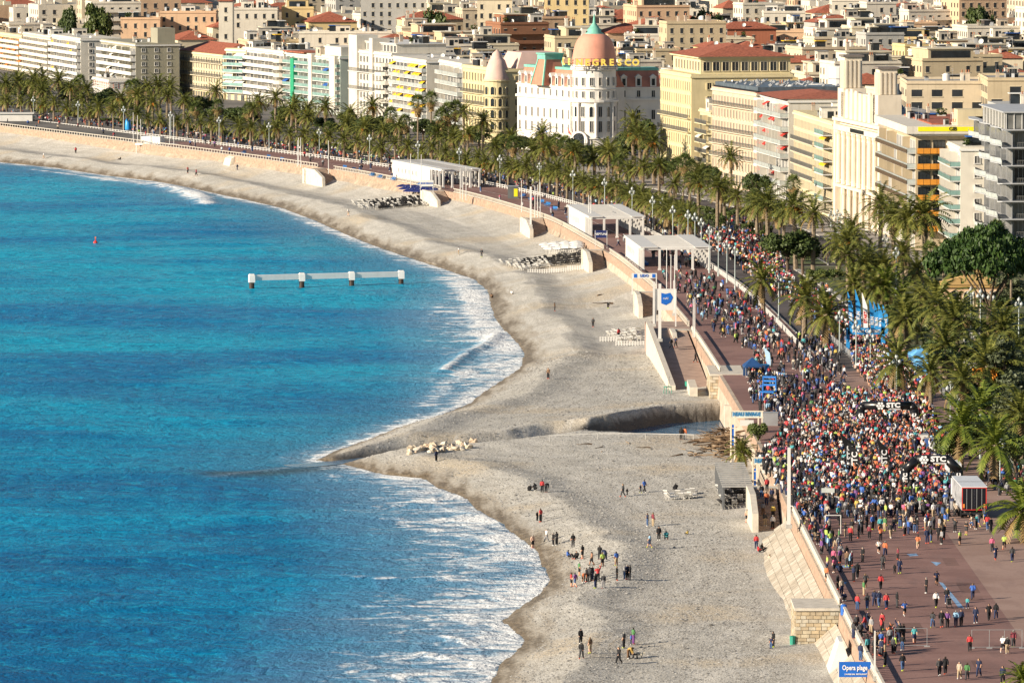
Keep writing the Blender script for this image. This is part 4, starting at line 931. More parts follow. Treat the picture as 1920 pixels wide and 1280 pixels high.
# pink hotel with shutters
PSH = M('pink_shutter', srgb(206, 182, 160), .8, .08)
t, L, H_, fh = front('pink shuttered hotel with dark iron balconies and a grey rooftop', (1419, 1526), (1335, 1566), ZAT(174, 1526), 24, PINKW, 7, 'classic', 'bars', CREAMC, shut=PSH, bal=(2, 3, 4, 6), sp=2.6, seed=15, sidewin=1, clut=2, winw=1.1)
MB().box(.5, 23, 1, L - 1, H_ - .3, H_ + 1.3).build('roof_plant_deck', SL, t)
for i in range(60): ob('roof_pipe', MB().tube((0, 0, 0), (R.uniform(-1.5, 1.5), R.uniform(-1.5, 1.5), .5), .22, .22, 6).mesh('roof_pipe', GREYMETAL) if i < 5 else bpy.data.meshes['roof_pipe'], t, (R.uniform(1, 22), R.uniform(2, L - 2), H_ + 1.3))
m = MB(); m.box(.3, .5, .4, L - .4, H_ - 1.0, H_ + .4); m.build('parapet_band', BLACK, t)
# cream hotel with red tile roof
t, L, H_, fh = front('large cream hotel with a glazed top storey under red tiles', (1296, 1604), (1238, 1640), ZAT(140, 1604), 27, YEL, 7, 'classic', 'bars', YELC, shut=M('cream_shutter', srgb(228, 212, 168), .8, .06), bal=(3, 4), sp=2.5, seed=18, sidewin=3, clut=0, winw=1.15)
MB().box(3, 27, 2.5, L - 2, H_ - .4, H_ + 4.0).build('attic_wall', YELC, t)
for i in range(9): put(t, 'window', win('plain', 1.7, 2.3, CREAMC, GLASS), 'side', 4.6 + 2.55 * i, H_ + .8).location.y = 2.5
for i in range(9): put(t, 'window', win('plain', 1.5, 2.3, CREAMC, GLASS), 'sea', 4.2 + (L - 7) / 9 * i, H_ + .8).location.x = 3.0
MB().box(2.2, 27.8, 1.7, L - 1.2, H_ + 4.0, H_ + 4.5).build('cornice', YELC, t); hiproof(t, 3, 27, 2.5, L - 2, H_ + 4.5, 3.0, ov=1.2)
front('low cream annexe between the cream hotel and the pink hotel', (1334, 1586), (1312, 1602), ZAT(206, 1590), 20, CREAM, 6, 'modern', 'bars', YELC, sidewin=3, seed=21, awn='white', awn_p=.3, clut=8)

# ---- domed white hotel
ox = AT(1114, 1716, 7.0); A, rz, L = frame((1075, 1714), (960, 1752)); 
t = thing('domed_hotel', 'white hotel with pink dome, green lantern and a rooftop letter sign', 'hotel', (ox.x, ox.y, 7.0), 0.0)
HW = M('hotel_white', srgb(222, 217, 208), .8, .05, .4, streak=.2); DOMEP = M('dome_pink', srgb(212, 150, 128), .75, .08, .4, streak=.25); MANS = M('mansard_red', srgb(192, 128, 106), .8, .1, .8, streak=.2); COP = M('copper_green', srgb(118, 182, 164), .7, .12, .8)
zz = lambda py: ZAT(py, 1716) - 7.0
zc, zd, z1, z2, z3 = zz(188), zz(131), zz(112), zz(62), zz(36)
TR = 6.25
MB().lathe([(TR, -1), (TR, zc - .5)], 32).build('tower_wall', HW, t, smooth=False); MB().lathe([(TR - .25, zc + .3), (TR - .25, zd)], 32).build('tower_wall', HW, t)
for z, o_, h in ((zc - .5, .6, .8), (zd, .35, .5), (4.4, .5, .5), (zc + 3.1, .1, .2)): MB().lathe([(TR, z), (TR + o_, z + .1), (TR + o_, z + h - .1), (TR - .3, z + h)], 32).build('cornice', HW, t)
MB().lathe([(TR + .3, zd + .5), (TR + .3, zd + .9), (TR - .3, z1 - 1.0)], 32).build('dome_base', HW, t)
pr = [(6.2 * math.cos(a) ** .55 if a < 1.55 else .1, zd + .7 + (z2 - zd - .7) * math.sin(a)) for a in np.linspace(0, 1.36, 12)]
MB().lathe(pr, 32).build('dome', DOMEP, t, smooth=True)
MB().lathe([(2.7, z2 - .7), (2.7, z2 - .2), (1.9, z2 + .2), (1.9, z2 + 1.0), (1.5, z2 + 1.3), (1.1, z2 + 1.9), (.45, z3 - 1.1), (.35, z3 - .2), (.1, z3 + 1.4)], 16).build('lantern', COP, t, smooth=True)
MB().tube((0, 0, z3 + 1.2), (0, 0, z3 + 5.5), .07, .05, 6).build('flagpole', WHITE, t)
for k in range(12):
    a = math.radians(-180 + 30 * k); p_ = (5.35 * math.cos(a), 5.35 * math.sin(a), zd + 3.0)
    MB().lathe([(.45, 0), (.75, .05), (.75, .35), (.45, .4)], 10).build('dome_porthole', COP, t, p_).rotation_euler = (0, 1.15, a)
def tw(kind, ang, z, w_, h_, r=TR):
    a = math.radians(ang); ob('window', win(kind, w_, h_, HW, GLASS), t, (r * math.cos(a), r * math.sin(a), z), a + math.pi / 2)
for ang in range(-190, 40, 23):
    tw('plain', ang, zc + .8, .8, 1.8, TR - .2); tw('plain', ang, zc + 4.2, .85, 2.2, TR - .2)
    tw('arch' if (ang // 23) % 2 else 'plain', ang, zc - 4.4, .95, 2.8); tw('plain', ang, zc - 8.6, .9, 3.0)
for ang in range(-178, 40, 46):
    a = math.radians(ang); MB().lathe([(.5, 4.9), (.42, 5.4), (.38, zc - 1.6), (.55, zc - .9), (.55, zc - .5)], 8).build('column', HW, t, ((TR + .35) * math.cos(a), (TR + .35) * math.sin(a), 0))
# sea wing and side wing, children in the hotel frame
def wing(o_loc, ang, L, depth, n, sp0=0.0):
    def T(x, y, z): c_, s_ = math.cos(ang), math.sin(ang); return (o_loc[0] + x * c_ - y * s_, o_loc[1] + x * s_ + y * c_, z)
    def bx(name, mat, x0, x1, y0, y1, z0, z1): q = bxo(t, name, mat, x0, x1, y0, y1, z0, z1); q.location = T((x0 + x1) / 2, (y0 + y1) / 2, z0); q.rotation_euler = (0, 0, ang); return q
    bx('wall', HW, 0, depth, 0, L, -1, zc + 3.2); bx('cornice', HW, -.5, depth, -.2, L + .2, zc - .4, zc + .3); bx('cornice', HW, -.35, depth, -.1, L + .1, zc + 3.0, zc + 3.4); bx('string_course', HW, -.25, depth, -.1, L + .1, 4.5, 4.9)
    m = MB(); zt = zc + 8.0; i_ = 2.2; zb_ = zc + 3.4
    m.add([(0, 0, zb_), (depth, 0, zb_), (depth, L, zb_), (0, L, zb_), (i_, .6, zt), (depth - i_, .6, zt), (depth - i_, L - .6, zt), (i_, L - .6, zt)], [(0, 1, 5, 4), (1, 2, 6, 5), (2, 3, 7, 6), (3, 0, 4, 7), (4, 5, 6, 7)])
    q = m.build('mansard', MANS, t, (o_loc[0], o_loc[1], 0), ang); m = MB(); m.box(i_ - .3, depth - i_ + .3, .3, L - .3, zt - .1, zt + .6); m.build('roof_crest', COP, t, (o_loc[0], o_loc[1], 0), ang)
    s_ = L / n
    for i in range(n):
        y = s_ * (i + .5)
        for z, h, w_, k in ((.8, 2.8, 1.2, 'arch'), (5.4, 2.6, .95, 'plain'), (9.4 if zc > 13 else 8.9, 2.6, .95, 'plain'), (zc + .6, 1.8, .9, 'plain')):
            if z + h < zc - .4 or z > zc: ob('window', win(k, w_, h, HW, GLASS), t, T(-.02, y, z), ang - math.pi / 2)
        d_ = ob('dormer', DORM, t, T(.2, y, zc + 3.5), ang - math.pi / 2)
DM = MB(); DM.box(-.85, .85, -.3, 1.8, 0, 2.6); DM.add([(-1.1, -.5, 2.6), (1.1, -.5, 2.6), (0, -.5, 3.5), (-1.1, 1.9, 2.6), (1.1, 1.9, 2.6), (0, 1.9, 3.5)], [(0, 1, 2), (1, 4, 5, 2), (0, 2, 5, 3)]); DM.box(-.45, .45, -.34, -.3, .3, 2.2, 1); DORM = DM.mesh('dormer', [HW, GLASS])
la = Vector((A.x - ox.x, A.y - ox.y, 0)); wing((la.x + 1.5, la.y + 2.0), rz, L, 14, 10)
wing((12.6 + 6.0, 7.0), math.pi / 2 + 0.10, 16.5, 14, 4)
# corner pavilion over the sea wing
q = la + Vector((-math.sin(rz) * L * .62, math.cos(rz) * L * .62, 0)); m = MB(); zb_ = zc + 3.4
m.add([(-4, -4, zb_), (4, -4, zb_), (4, 4, zb_), (-4, 4, zb_), (-2.4, -2.4, zb_ + 7.2), (2.4, -2.4, zb_ + 7.2), (2.4, 2.4, zb_ + 7.2), (-2.4, 2.4, zb_ + 7.2)], [(0, 1, 5, 4), (1, 2, 6, 5), (2, 3, 7, 6), (3, 0, 4, 7), (4, 5, 6, 7)]); m.build('pavilion_roof', MANS, t, (q.x + 4.2, q.y, 0), rz)
m = MB(); m.box(-2.7, 2.7, -2.7, 2.7, zb_ + 7.2, zb_ + 8.6); m.box(-3.0, 3.0, -3.0, 3.0, zb_ + 8.6, zb_ + 9.0); m.build('pavilion_crest', COP, t, (q.x + 4.2, q.y, 0), rz)
m = MB()
for sx, sy in ((-1, -1), (1, -1), (-1, 1)): m.tube((sx * 4.05, sy * 4.05, zb_), (sx * 2.45, sy * 2.45, zb_ + 7.2), .3, .3, 5)
m.build('pavilion_hip', COP, t, (q.x + 4.2, q.y, 0), rz)
# entrance arch, canopy and rooftop letters
MB().lathe([(2.6, -.1), (2.6, .5), (2.2, .55)], 16).build('entrance_ring', HW, t, (-4.0, -5.4, 4.0)).rotation_euler = (math.pi / 2, 0, -.5)
ob('entrance', win('arch', 3.4, 6.4, HW, GLASS), t, (-4.2, -5.6, 0), -.55)
GOLD = M('sign_gold', (.85, .62, .12), .5, .05)
for i, ch in enumerate('NEGRESCO'): text(t, ch, 2.5, GOLD, (-4.2 + i * 2.22, -TR - 1.2, zd + 2.2), bold=.1)
for i, ch in enumerate('LE'): text(t, ch, 2.5, GOLD, (-8.5 + i * 1.5, .6 - i * 2.6, zd + 2.2), -1.1, bold=.1)
m = MB(); m.box(-5.4, 12.6, -TR - 1.12, -TR - 1.0, zd + 1.0, zd + 1.15); m.box(-5.4, 12.6, -TR - 1.12, -TR - 1.0, zd + 3.2, zd + 3.3)
for i in range(9): x = -5.4 + i * 2.24; m.box(x, x + .1, -TR - 1.12, -TR - .9, zd + .3, zd + 3.3)
m.build('sign_frame', DARKMETAL, t)
for i, (x, y, cl) in enumerate([(-15, 6, 0), (-14.2, 5.6, 1), (-13.2, 5.2, 0), (-6.8, -1.5, 2)]):
    f_ = thing('flag', ['dark blue flag farthest left on the domed hotel front', 'second flag on the domed hotel front', 'third flag on the domed hotel front', 'striped flag beside the domed hotel entrance'][i], 'flag', (ox.x + x, ox.y + y, 12.5))
    MB().tube((0, 0, 0), (-.8, -1.2, 2.4), .05, .04, 5).build('pole', WHITE, f_); MB().add([(-.8, -1.2, 2.4), (-.1, -1.0, .3), (.5, -1.1, -.2), (-.1, -1.35, 1.2)], [(0, 1, 2, 3), (3, 2, 1, 0)]).build('cloth', [BLUE, BLUE, BLUE, AWM['red']][i], f_)

# pale yellow palace with pink onion dome
t, L, H_, fh = front('ornate yellow palace with a pink onion dome turret', (938, 1764), (868, 1800), ZAT(129, 1766), 20, YEL, 6, 'classic', 'bars', YELC, shut=None, bal=(2, 3, 4), sp=2.8, seed=24, sidewin=2, clut=5, winw=1.2, name='ornate_palace')
MB().lathe([(3.5, -1), (3.5, H_ - 3.0)], 20).build('turret', YEL, t, (-.2, 2.5, 0))
for z in (4.2, 4.2 + fh, 4.2 + 2 * fh, 4.2 + 3 * fh, H_ - 3.4): MB().lathe([(3.5, z - .2), (4.0, z - .1), (4.0, z + .2), (3.5, z + .3)], 20).build('cornice', YELC, t, (-.2, 2.5, 0))
for z in (4.6, 4.6 + fh, 4.6 + 2 * fh, 4.6 + 3 * fh):
    for ang in range(-200, 30, 36):
        a = math.radians(ang); ob('window', win('arch', 1.1, fh * .68, YELC, GLASS), t, (1.2 - 1.4 + 3.5 * math.cos(a), 2.5 + 3.5 * math.sin(a), z + .1), a + math.pi / 2)
PINKD = M('onion_pink', srgb(206, 176, 164), .75, .08, .5)
MB().lathe([(3.7, H_ - 3.2), (3.8, H_ - 2.8), (3.4, H_ - 1.9), (3.1, H_ + .2), (2.3, H_ + 2.4), (1.5, H_ + 3.2), (1.4, H_ + 4.2), (.9, H_ + 4.7), (.1, H_ + 5.4)], 16).build('onion_dome', PINKD, t, (-.2, 2.5, 0), smooth=True)
m = MB(); m.add([(5, 0, H_), (20, 0, H_), (20, 18, H_), (5, 18, H_), (7, 2, H_ + 4.5), (18, 2, H_ + 4.5), (18, 16, H_ + 4.5), (7, 16, H_ + 4.5)], [(0, 1, 5, 4), (1, 2, 6, 5), (2, 3, 7, 6), (3, 0, 4, 7), (4, 5, 6, 7)]); m.build('mansard', PINKD, t)

front('white balcony block left of the ornate yellow palace', (867, 1806), (824, 1842), ZAT(119, 1806), 14, WHT, 7, 'modern', 'clear', gl=(GLASS_L, GLASS), sidewin=0, seed=27, clut=6)
t, L, H_, fh = front('pale block with bright yellow awnings and a blank side wall', (800, 1846), (737, 1886), ZAT(113, 1846), 14, WHT, 8, 'modern', 'clear', awn='yellow', awn_p=.55, sidewin=0, seed=30, clut=7, gl=(GLASS, GLASS_L))
t, L, H_, fh = front('tall white art deco block with rounded bay and fin tower', (735, 1892), (657, 1934), ZAT(100, 1892), 20, WHT, 7, 'classic', 'bars', WHITE, shut=None, sp=3.2, seed=33, sidewin=2, roof='penthouse', bal=(3, 5), clut=6, winw=1.6)
bxo(t, 'fin_tower', WHT, -.8, 6, L * .78, L * .98, 0, H_ + 4.5); bxo(t, 'fin_tower', WHT, -.6, 5, L * .42, L * .5, 0, H_ + 4.0)
for f in range(1, 7): MB().lathe([(.01, -.25), (3.6, -.25), (3.6, .9), (3.4, .9), (3.4, 0), (.01, 0)], 16, 0, (0, 6.0, 4.2 + (f - 1) * fh)).build('rounded_balcony', WHT, t)
GRN = M('green_stripe', srgb(46, 150, 110), .6, .08)
t, L, H_, fh = front('white and pale green block with a vertical green stripe', (638, 1940), (536, 1990), ZAT(106, 1940), 14, P('mint', 214, 226, 214), 7, 'modern', 'green', gl=(GLASS_L, GLASS_L, GLASS), sidewin=0, seed=36, awn='blue', awn_p=.08, clut=8, bd=1.2)
bxo(t, 'stripe', GRN, -1.4, .2, L * .78, L * .84, .5, H_ - 2); bxo(t, 'bay', WHT, -1.5, 0.3, L * .02, L * .12, 3, H_); bxo(t, 'bay', WHT, -1.5, .3, L * .44, L * .5, 3, H_)
bxo(t, 'penthouse', WHT, 1, 12, 2, L * .35, H_ - .4, H_ + 2.8); bxo(t, 'tile_canopy', TILE, -1.2, 8, L * .6, L - 1, H_ - .1, H_ + .3)
t, L, H_, fh = front('white block with a rounded corner and ribbon windows', (533, 1996), (456, 2040), ZAT(96, 1996), 16, WHT, 7, 'modern', 'solid', gl=(GLASS_L, GLASS), sidewin=1, seed=39, clut=9)
for f in range(1, 7):
    MB().lathe([(.01, -.3), (3.0, -.3), (3.0, .95), (.01, .95)], 14, 0, (0, 2.0, 4.2 + (f - 1) * fh)).build('rounded_corner', WHT, t)
t, L, H_, fh = front('ornate cream block with tall shuttered windows and red roof', (420, 2046), (338, 2092), ZAT(102, 2046), 16, CREAM, 6, 'classic', 'bars', CREAMC, shut=CREAMC, sp=2.8, seed=42, sidewin=2, roof='tile', bal=(1, 3, 5))
front('narrow pale yellow block with green glass balconies', (462, 2036), (424, 2046), ZAT(92, 2036), 14, YEL, 7, 'modern', 'green', awn='white', awn_p=.4, sidewin=1, seed=45)
t, L, H_, fh = front('olive grey end wall with square windows and seafront balconies', (255, 2072), (190, 2122), ZAT(82, 2072), 15, GREYW, 7, 'modern', 'solid', WHITE, sidewin=3, seed=48, awn='white', awn_p=.15, clut=3, bd=1.8)
bxo(t, 'penthouse', GREYW, 8, 14, 2, 12, H_, H_ + 5)
t, L, H_, fh = front('small red and white villa in front of the olive grey block', (205, 2060), (174, 2090), ZAT(150, 2060), 9, WHT, 4, 'classic', 'bars', WHITE, shut=M('red_trim', (.5, .12, .07), .8), sp=3.0, seed=50, sidewin=2, name='villa', clut=3)
t, L, H_, fh = front('white slab block with blue shaded end wall and a yellow awning', (152, 2136), (98, 2184), ZAT(72, 2136), 14, WHT, 7, 'modern', 'solid', WHITE, sidewin=2, seed=51, awn='yellow', awn_p=.06, clut=6)
front('cream balcony block near the left edge of the seafront', (96, 2190), (44, 2240), ZAT(68, 2190), 14, WHT, 7, 'modern', 'solid', CREAMC, sidewin=1, seed=54, clut=6)
front('leftmost seafront block with teal balconies and orange awnings', (42, 2246), (-30, 2310), ZAT(66, 2246), 14, CREAM, 7, 'modern', 'solid', CREAMC, sidewin=1, seed=57, awn='orange', awn_p=.35, clut=6)
FRONT_N = len(THINGS)
# ================================================================== THE TOWN BEHIND
CW = [('cream', P('city_cream', 238, 226, 198)), ('beige', P('city_beige', 226, 210, 182)), ('white', P('city_white', 236, 228, 212)), ('yellow', P('city_yellow', 240, 216, 160)), ('peach', P('city_peach', 238, 202, 166)), ('grey', P('city_grey', 198, 196, 190)), ('sand', P('city_sand', 220, 202, 168)), ('pale', P('city_pale', 240, 232, 214)), ('salmon', P('city_salmon', 214, 136, 104)), ('brown', P('city_brown', 166, 118, 90))]
CWD = dict(CW)
DARKPANE = M('far_pane', (.03, .034, .04), .3, .4, .3)
def wall_windows(m, x0, x1, y0, y1, z0, z1, rnd, fh=3.1, sp=2.9, mi=0, arch=False, wf=.34):
    """upper-storey windows (frame proud, dark pane) on the near side (y0) and the sea side (x0)"""
    nfl = max(1, int((z1 - z0 - .8) / fh)); ww = wf * sp
    for side in (0, 1):
        a0, a1 = (x0, x1) if side == 0 else (y0, y1); n = max(1, int((a1 - a0 - 1) / sp)); s_ = (a1 - a0) / n
        for f in range(min(nfl, 6)):
            z = z1 - 1.0 - (f + 1) * fh + .7
            for i in range(n):
                if rnd.random() < .12: continue
                c = a0 + s_ * (i + .5); h = fh * .55
                def bx_(p, q, o0, o1, za, zb, mi_):
                    if side == 0: m.box(p, q, y0 - o1, y0 - o0 + .02, za, zb, mi_)
                    else: m.box(x0 - o1, x0 - o0 + .02, p, q, za, zb, mi_)
                bx_(c - ww / 2, c + ww / 2, 0, .05, z, z + h, 0); bx_(c - ww / 2 - .12, c + ww / 2 + .12, 0, .16, z - .16, z, 1); bx_(c - ww / 2 - .1, c + ww / 2 + .1, 0, .12, z + h, z + h + .12, 1)
FOOT = []
def city_building(x, y, w_, d_, zr, rz, mat, roof, label, rnd, clut=5, name='town_house', zb=None, balc=False, wf=.34, sp=2.7):
    """x,y = near sea corner; local frame like the seafront blocks (x inland, y away)"""
    z0 = float(zg(x, y)) if zb is None else zb; H_ = zr - z0
    t = thing(name, label, 'building', (x, y, z0), rz, 'buildings of the town behind the seafront')
    m = MB(); m.box(0, w_, 0, d_, -2, H_ - (.8 if roof != 'tile' else 0)); m.build('wall', mat, t)
    m = MB(); wall_windows(m, 0, w_, 0, d_, 0, H_ - .5, rnd, wf=wf, sp=sp); m.build('windows', [DARKPANE, CREAMC], t)['kind'] = 'stuff'
    if balc:
        for f in range(1, 6):
            z = H_ - .8 - f * 3.1 + .1; bxo(t, 'balcony', WHITE, .5, w_ - .5, -1.3, 0, z - .2, z); bxo(t, 'balcony_front', mat, .5, w_ - .5, -1.4, -1.3, z - .2, z + .95)
    if roof == 'tile':
        hiproof(t, 0, w_, 0, d_, H_, min(w_, d_) * .2); 
        for _ in range(2): ob('chimney', rnd.choice(CHIM), t, (rnd.uniform(2, w_ - 2), rnd.uniform(2, d_ - 2), H_ + .6), rnd.choice([0, 1.57]))
        if rnd.random() < .5: ob('satellite_dish', DISH, t, (rnd.uniform(2, w_ - 2), 1.0, H_ + 1.2), rot=(1.1, 0, -.5), sc=1.3)
    else:
        m = MB(); m.box(.3, w_ - .3, .3, d_ - .3, H_ - .9, H_ - .55, 1); m.box(-.25, w_ + .25, -.25, d_ + .25, H_ - .8, H_ - .56)
        for q in ((0, w_, 0, .25), (0, w_, d_ - .25, d_), (0, .25, .25, d_ - .25), (w_ - .25, w_, .25, d_ - .25)): m.box(*q, H_ - .56, H_)
        m.build('roof', [mat, rnd.choice([ROOFGREY, ROOFGREY, TILE, M('pale_roof', (.5, .48, .44), .9, .15)])], t)
        if rnd.random() < .35 and w_ > 9 and d_ > 9:
            a, c = rnd.uniform(1.5, w_ * .3), rnd.uniform(1.5, d_ * .3); bxo(t, 'penthouse', mat, a, w_ - 2, c, d_ - 2, H_ - .6, H_ + 2.4); bxo(t, 'penthouse_roof', CREAMC, a - .4, w_ - 1.6, c - .4, d_ - 1.6, H_ + 2.4, H_ + 2.65); bxo(t, 'penthouse_glazing', GLASS, a + .8, w_ - 3, c - .06, c, H_ - .2, H_ + 1.9)
            clutter(t, a, w_ - 2, c, d_ - 2, H_ + 2.65, 2, rnd)
        clutter(t, 0, w_, 0, d_, H_ - .55, clut, rnd)
    FOOT.append((x + w_ / 2, y + d_ / 2, max(w_, d_) * .62)); return t
def by_px(px0, px1, ytop, zr, depth, col, roof, label, **kw):
    D = (CAMH - zr) * FPX / (ytop + 290.0) * .995; A, B = AT(px0, D, zr), AT(px1, D, zr)
    return city_building(A.x, D, B.x - A.x, depth, zr, kw.pop('rz', 0.0), CWD[col], roof, label, random.Random(int(px0)), **kw)
def reg(t, L, dep):
    c = Matrix.Rotation(t.rotation_euler.z, 4, 'Z') @ Vector((dep / 2, L / 2, 0)) + t.location; FOOT.append((c.x, c.y, max(dep, L) * .55))
for t in THINGS[:FRONT_N]:
    if t['category'] in ('building', 'hotel', 'palace'):
        q = t.location; FOOT.append((q.x + 8, q.y + 18, 20))
for a in [(1700, 1852, 148, 34.5, 26, 'beige', 'flat', 'long beige modern block with teal windows behind the palace'), (1852, 1990, 142, 36, 30, 'sand', 'flat', 'blank sand coloured wall block at the right edge behind the glass hotel'), (1652, 1700, 138, 33, 20, 'beige', 'flat', 'beige block with teal windows left of the long modern block')]:
    by_px(*a, wf=.62, sp=4.2)
p = AT(1572, 1575, 30); t = thing('rooftop_cistern', 'big white round rooftop cistern left of the palace towers', 'cistern', (p.x, p.y, 0)); zt = ZAT(126, 1575); MB().lathe([(2.4, 8), (2.4, zt), (2.2, zt + .2), (.01, zt + .3)], 20).build('tank', WHITE, t); MB().lathe([(2.5, zt - 3), (2.55, zt - 2.9), (2.5, zt - 2.8)], 20).build('band', GREYMETAL, t)
p = AT(1538, 1545, 30); t = thing('rooftop_cistern', 'lower white rooftop cistern with ladder beside the big one', 'cistern', (p.x, p.y, 0)); zt = ZAT(158, 1545); MB().lathe([(3.0, 8), (3.0, zt), (.01, zt + .2)], 20).build('tank', WHITE, t); MB().lathe([(3.1, zt - 1), (3.15, zt - .9), (3.1, zt - .8)], 20).build('band', GREYMETAL, t)
for a in [(1745, 1852, 24, 30, 20, 'brown', 'flat', 'reddish brown modern block with ribbon windows at upper right'), (1676, 1745, 66, 28, 18, 'yellow', 'flat', 'bright yellow flat roofed house at upper right'), (1745, 1792, 70, 27, 16, 'yellow', 'flat', 'yellow house with tall windows beside the bright yellow one'),
          (1452, 1548, 54, 29, 18, 'peach', 'flat', 'peach flat roofed block with a cypress in front'), (1548, 1662, 42, 31, 18, 'beige', 'flat', 'beige block with arched windows and a long roof terrace'), (1676, 1722, 10, 32, 14, 'pale', 'tile', 'white house with a red pyramid roof at top right'),
          (854, 914, 16, 32, 16, 'salmon', 'flat', 'salmon pink house among dark trees at top centre'), (1021, 1104, -14, 42, 22, 'yellow', 'flat', 'tall plain yellow tower block behind the pink dome'), (676, 800, -8, 38, 24, 'grey', 'flat', 'big shaded grey blue slab block at top centre'),
          (560, 735, 56, 30, 14, 'pale', 'flat', 'long white block with terraces behind the art deco front'), (226, 300, 30, 31, 16, 'peach', 'flat', 'peach house with arched openings at upper left'), (300, 405, 18, 33, 16, 'peach', 'flat', 'larger peach house with a big arch at upper left'),
          (222, 276, 6, 33, 14, 'pale', 'flat', 'small white house with narrow windows at top left'), (410, 436, 0, 38, 12, 'pale', 'tile', 'tall white gabled house at top left'), (438, 520, 12, 35, 16, 'white', 'flat', 'white stepped block with rounded tanks at top left'), (528, 588, 10, 35, 16, 'yellow', 'flat', 'yellow house with blue shade at top left of centre'),
          (1812, 1900, 72, 29, 22, 'grey', 'flat', 'grey metal clad block with dark top at upper right'), (1838, 1918, 106, 30, 18, 'cream', 'tile', 'cream house with red tile roof and dishes at right'), (1560, 1640, -4, 36, 18, 'pale', 'flat', 'white block with grey shutters at the top edge'), (1432, 1510, 18, 33, 16, 'white', 'flat', 'white pavilion with a small tower at upper right'),
          (1390, 1440, 2, 34, 14, 'cream', 'tile', 'cream house with red roof at top right of the yellow tower'), (1250, 1325, 8, 33, 16, 'pale', 'flat', 'white terraced house with red roof pavilion at top'), (1350, 1445, 40, 30, 16, 'sand', 'flat', 'sand coloured terraced block right of the dome'), (1172, 1250, 60, 29, 14, 'white', 'flat', 'white roof terrace block right of the pink dome'),
          (1398, 1562, 114, 27, 10, 'sand', 'tile', 'long low sand house with red roof behind the pink hotel'), (1590, 1740, 120, 28, 12, 'cream', 'flat', 'cream attic row with small windows behind the palace'), (895, 960, -6, 40, 18, 'cream', 'flat', 'tall cream block with pale blinds at the top edge')]:
    by_px(*a, clut=7)
# arched openings on the two peach houses and the beige block
for t in [o for o in THINGS if o['label'].startswith(('larger peach', 'peach house', 'beige block with arched'))]:
    w_ = t.children[0].dimensions.x
    for i in range(3): ob('arch', win('arch', 2.6, 3.4, CREAMC, GLASS), t, (w_ * (.2 + .3 * i), -.2, (ZAT(60, 2100) - 7) * .0 + t.children[0].bound_box[1][2] - 5.2))
kinds = {'flat': 'flat roofed', 'tile': 'red roofed'}
def free(x, y, r): return all((x - a) ** 2 + (y - c) ** 2 > (r * .55 + e * .6) ** 2 for a, c, e in FOOT)
rnd = random.Random(99); cand = []
y = 1300.0
while y < 3150:
    stepy = 21 + (y - 1300) * .006; half = 960 / FPX * y; x = -half - 25 + rnd.uniform(0, 12)
    while x < half + 30:
        w_ = rnd.uniform(8, 21)
        xc = x + w_ / 2; yw = min(y, 2390); lim = xw(yw) + (128 if y < 1500 else 132) / max(.6, tang(yw).y) if y < 2390 else -1e9
        if xc > lim: cand.append((x, y + rnd.uniform(-4, 4), w_, rnd.uniform(11, stepy * .95)))
        x += w_ + rnd.choice([.6, .6, 1.5, 5.0])
    y += stepy
indiv = 0; farm = MB()
for (x, y, w_, d_) in cand:
    if not free(x + w_ / 2, y + d_ / 2, max(w_, d_)): continue
    g0 = float(zg(x, y)); zr = g0 + rnd.choice([10, 12, 14, 15, 16, 17, 18, 19, 20, 21, 23, 26]) + rnd.uniform(-1, 1); 
    # keep the hand-placed front readable: nearer rows stay low
    yw = min(y, 2390); rel = x - xw(yw) / 1.0
    if y < 2390 and rel < 170: zr = min(zr, 27)
    rz = -math.atan2(tang(yw).x, tang(yw).y) * .5 + rnd.uniform(-.08, .08); col, mat = CW[rnd.choices(range(len(CW)), [7, 6, 4, 4, 3, 3, 5, 4, 1, 1])[0]]; roof = 'tile' if rnd.random() < .22 else 'flat'
    if indiv >= 265:
        ci = rnd.randrange(6); c_, s_ = math.cos(rz), math.sin(rz); k = len(farm.v); H_ = zr - g0
        farm.box(0, w_, 0, d_, -2, H_, ci)
        if roof == 'tile': farm.add([(-.5, -.5, H_), (w_ + .5, -.5, H_), (w_ + .5, d_ + .5, H_), (-.5, d_ + .5, H_), (w_ / 2, d_ / 2, H_ + 3)], [(0, 1, 4), (1, 2, 4), (2, 3, 4), (3, 0, 4)], 6)
        else:
            farm.box(1, w_ - 1, 1, d_ - 1, H_, H_ + .1, 7)
            for _ in range(9): a, e = rnd.uniform(1, w_ - 3), rnd.uniform(1, d_ - 3); farm.box(a, a + rnd.uniform(.6, 4), e, e + rnd.uniform(.6, 3), H_, H_ + rnd.uniform(.8, 2.8), rnd.choice([2, 5, 0]))
        m2 = MB(); wall_windows(m2, 0, w_, 0, d_, 0, H_ - .3, rnd, sp=3.2); n = len(farm.v); farm.v.extend(m2.v); farm.f.extend([tuple(n + i for i in f) for f in m2.f]); farm.m.extend([8 if q == 0 else 2 for q in m2.m])
        for i in range(k, len(farm.v)): a, e, z = farm.v[i]; farm.v[i] = (x + a * c_ - e * s_, y + a * s_ + e * c_, g0 + z)
        FOOT.append((x + w_ / 2, y + d_ / 2, max(w_, d_) * .62)); continue
    storeys = int((zr - g0) / 3.1)
    city_building(x, y, w_, d_, zr, rz, mat, roof, '%s %s %s in the town behind the seafront' % (col, kinds[roof], 'block' if storeys > 5 else 'house'), rnd, clut=rnd.randrange(4, 10), balc=rnd.random() < .22); indiv += 1
fo = farm.build('distant_town', [CWD['cream'], CWD['beige'], CWD['white'], CWD['peach'], CWD['grey'], CWD['pale'], TILE, ROOFGREY, DARKPANE]); fo['kind'] = 'stuff'; fo['label'] = 'distant mass of pale town roofs along the top edge'; fo['category'] = 'town'
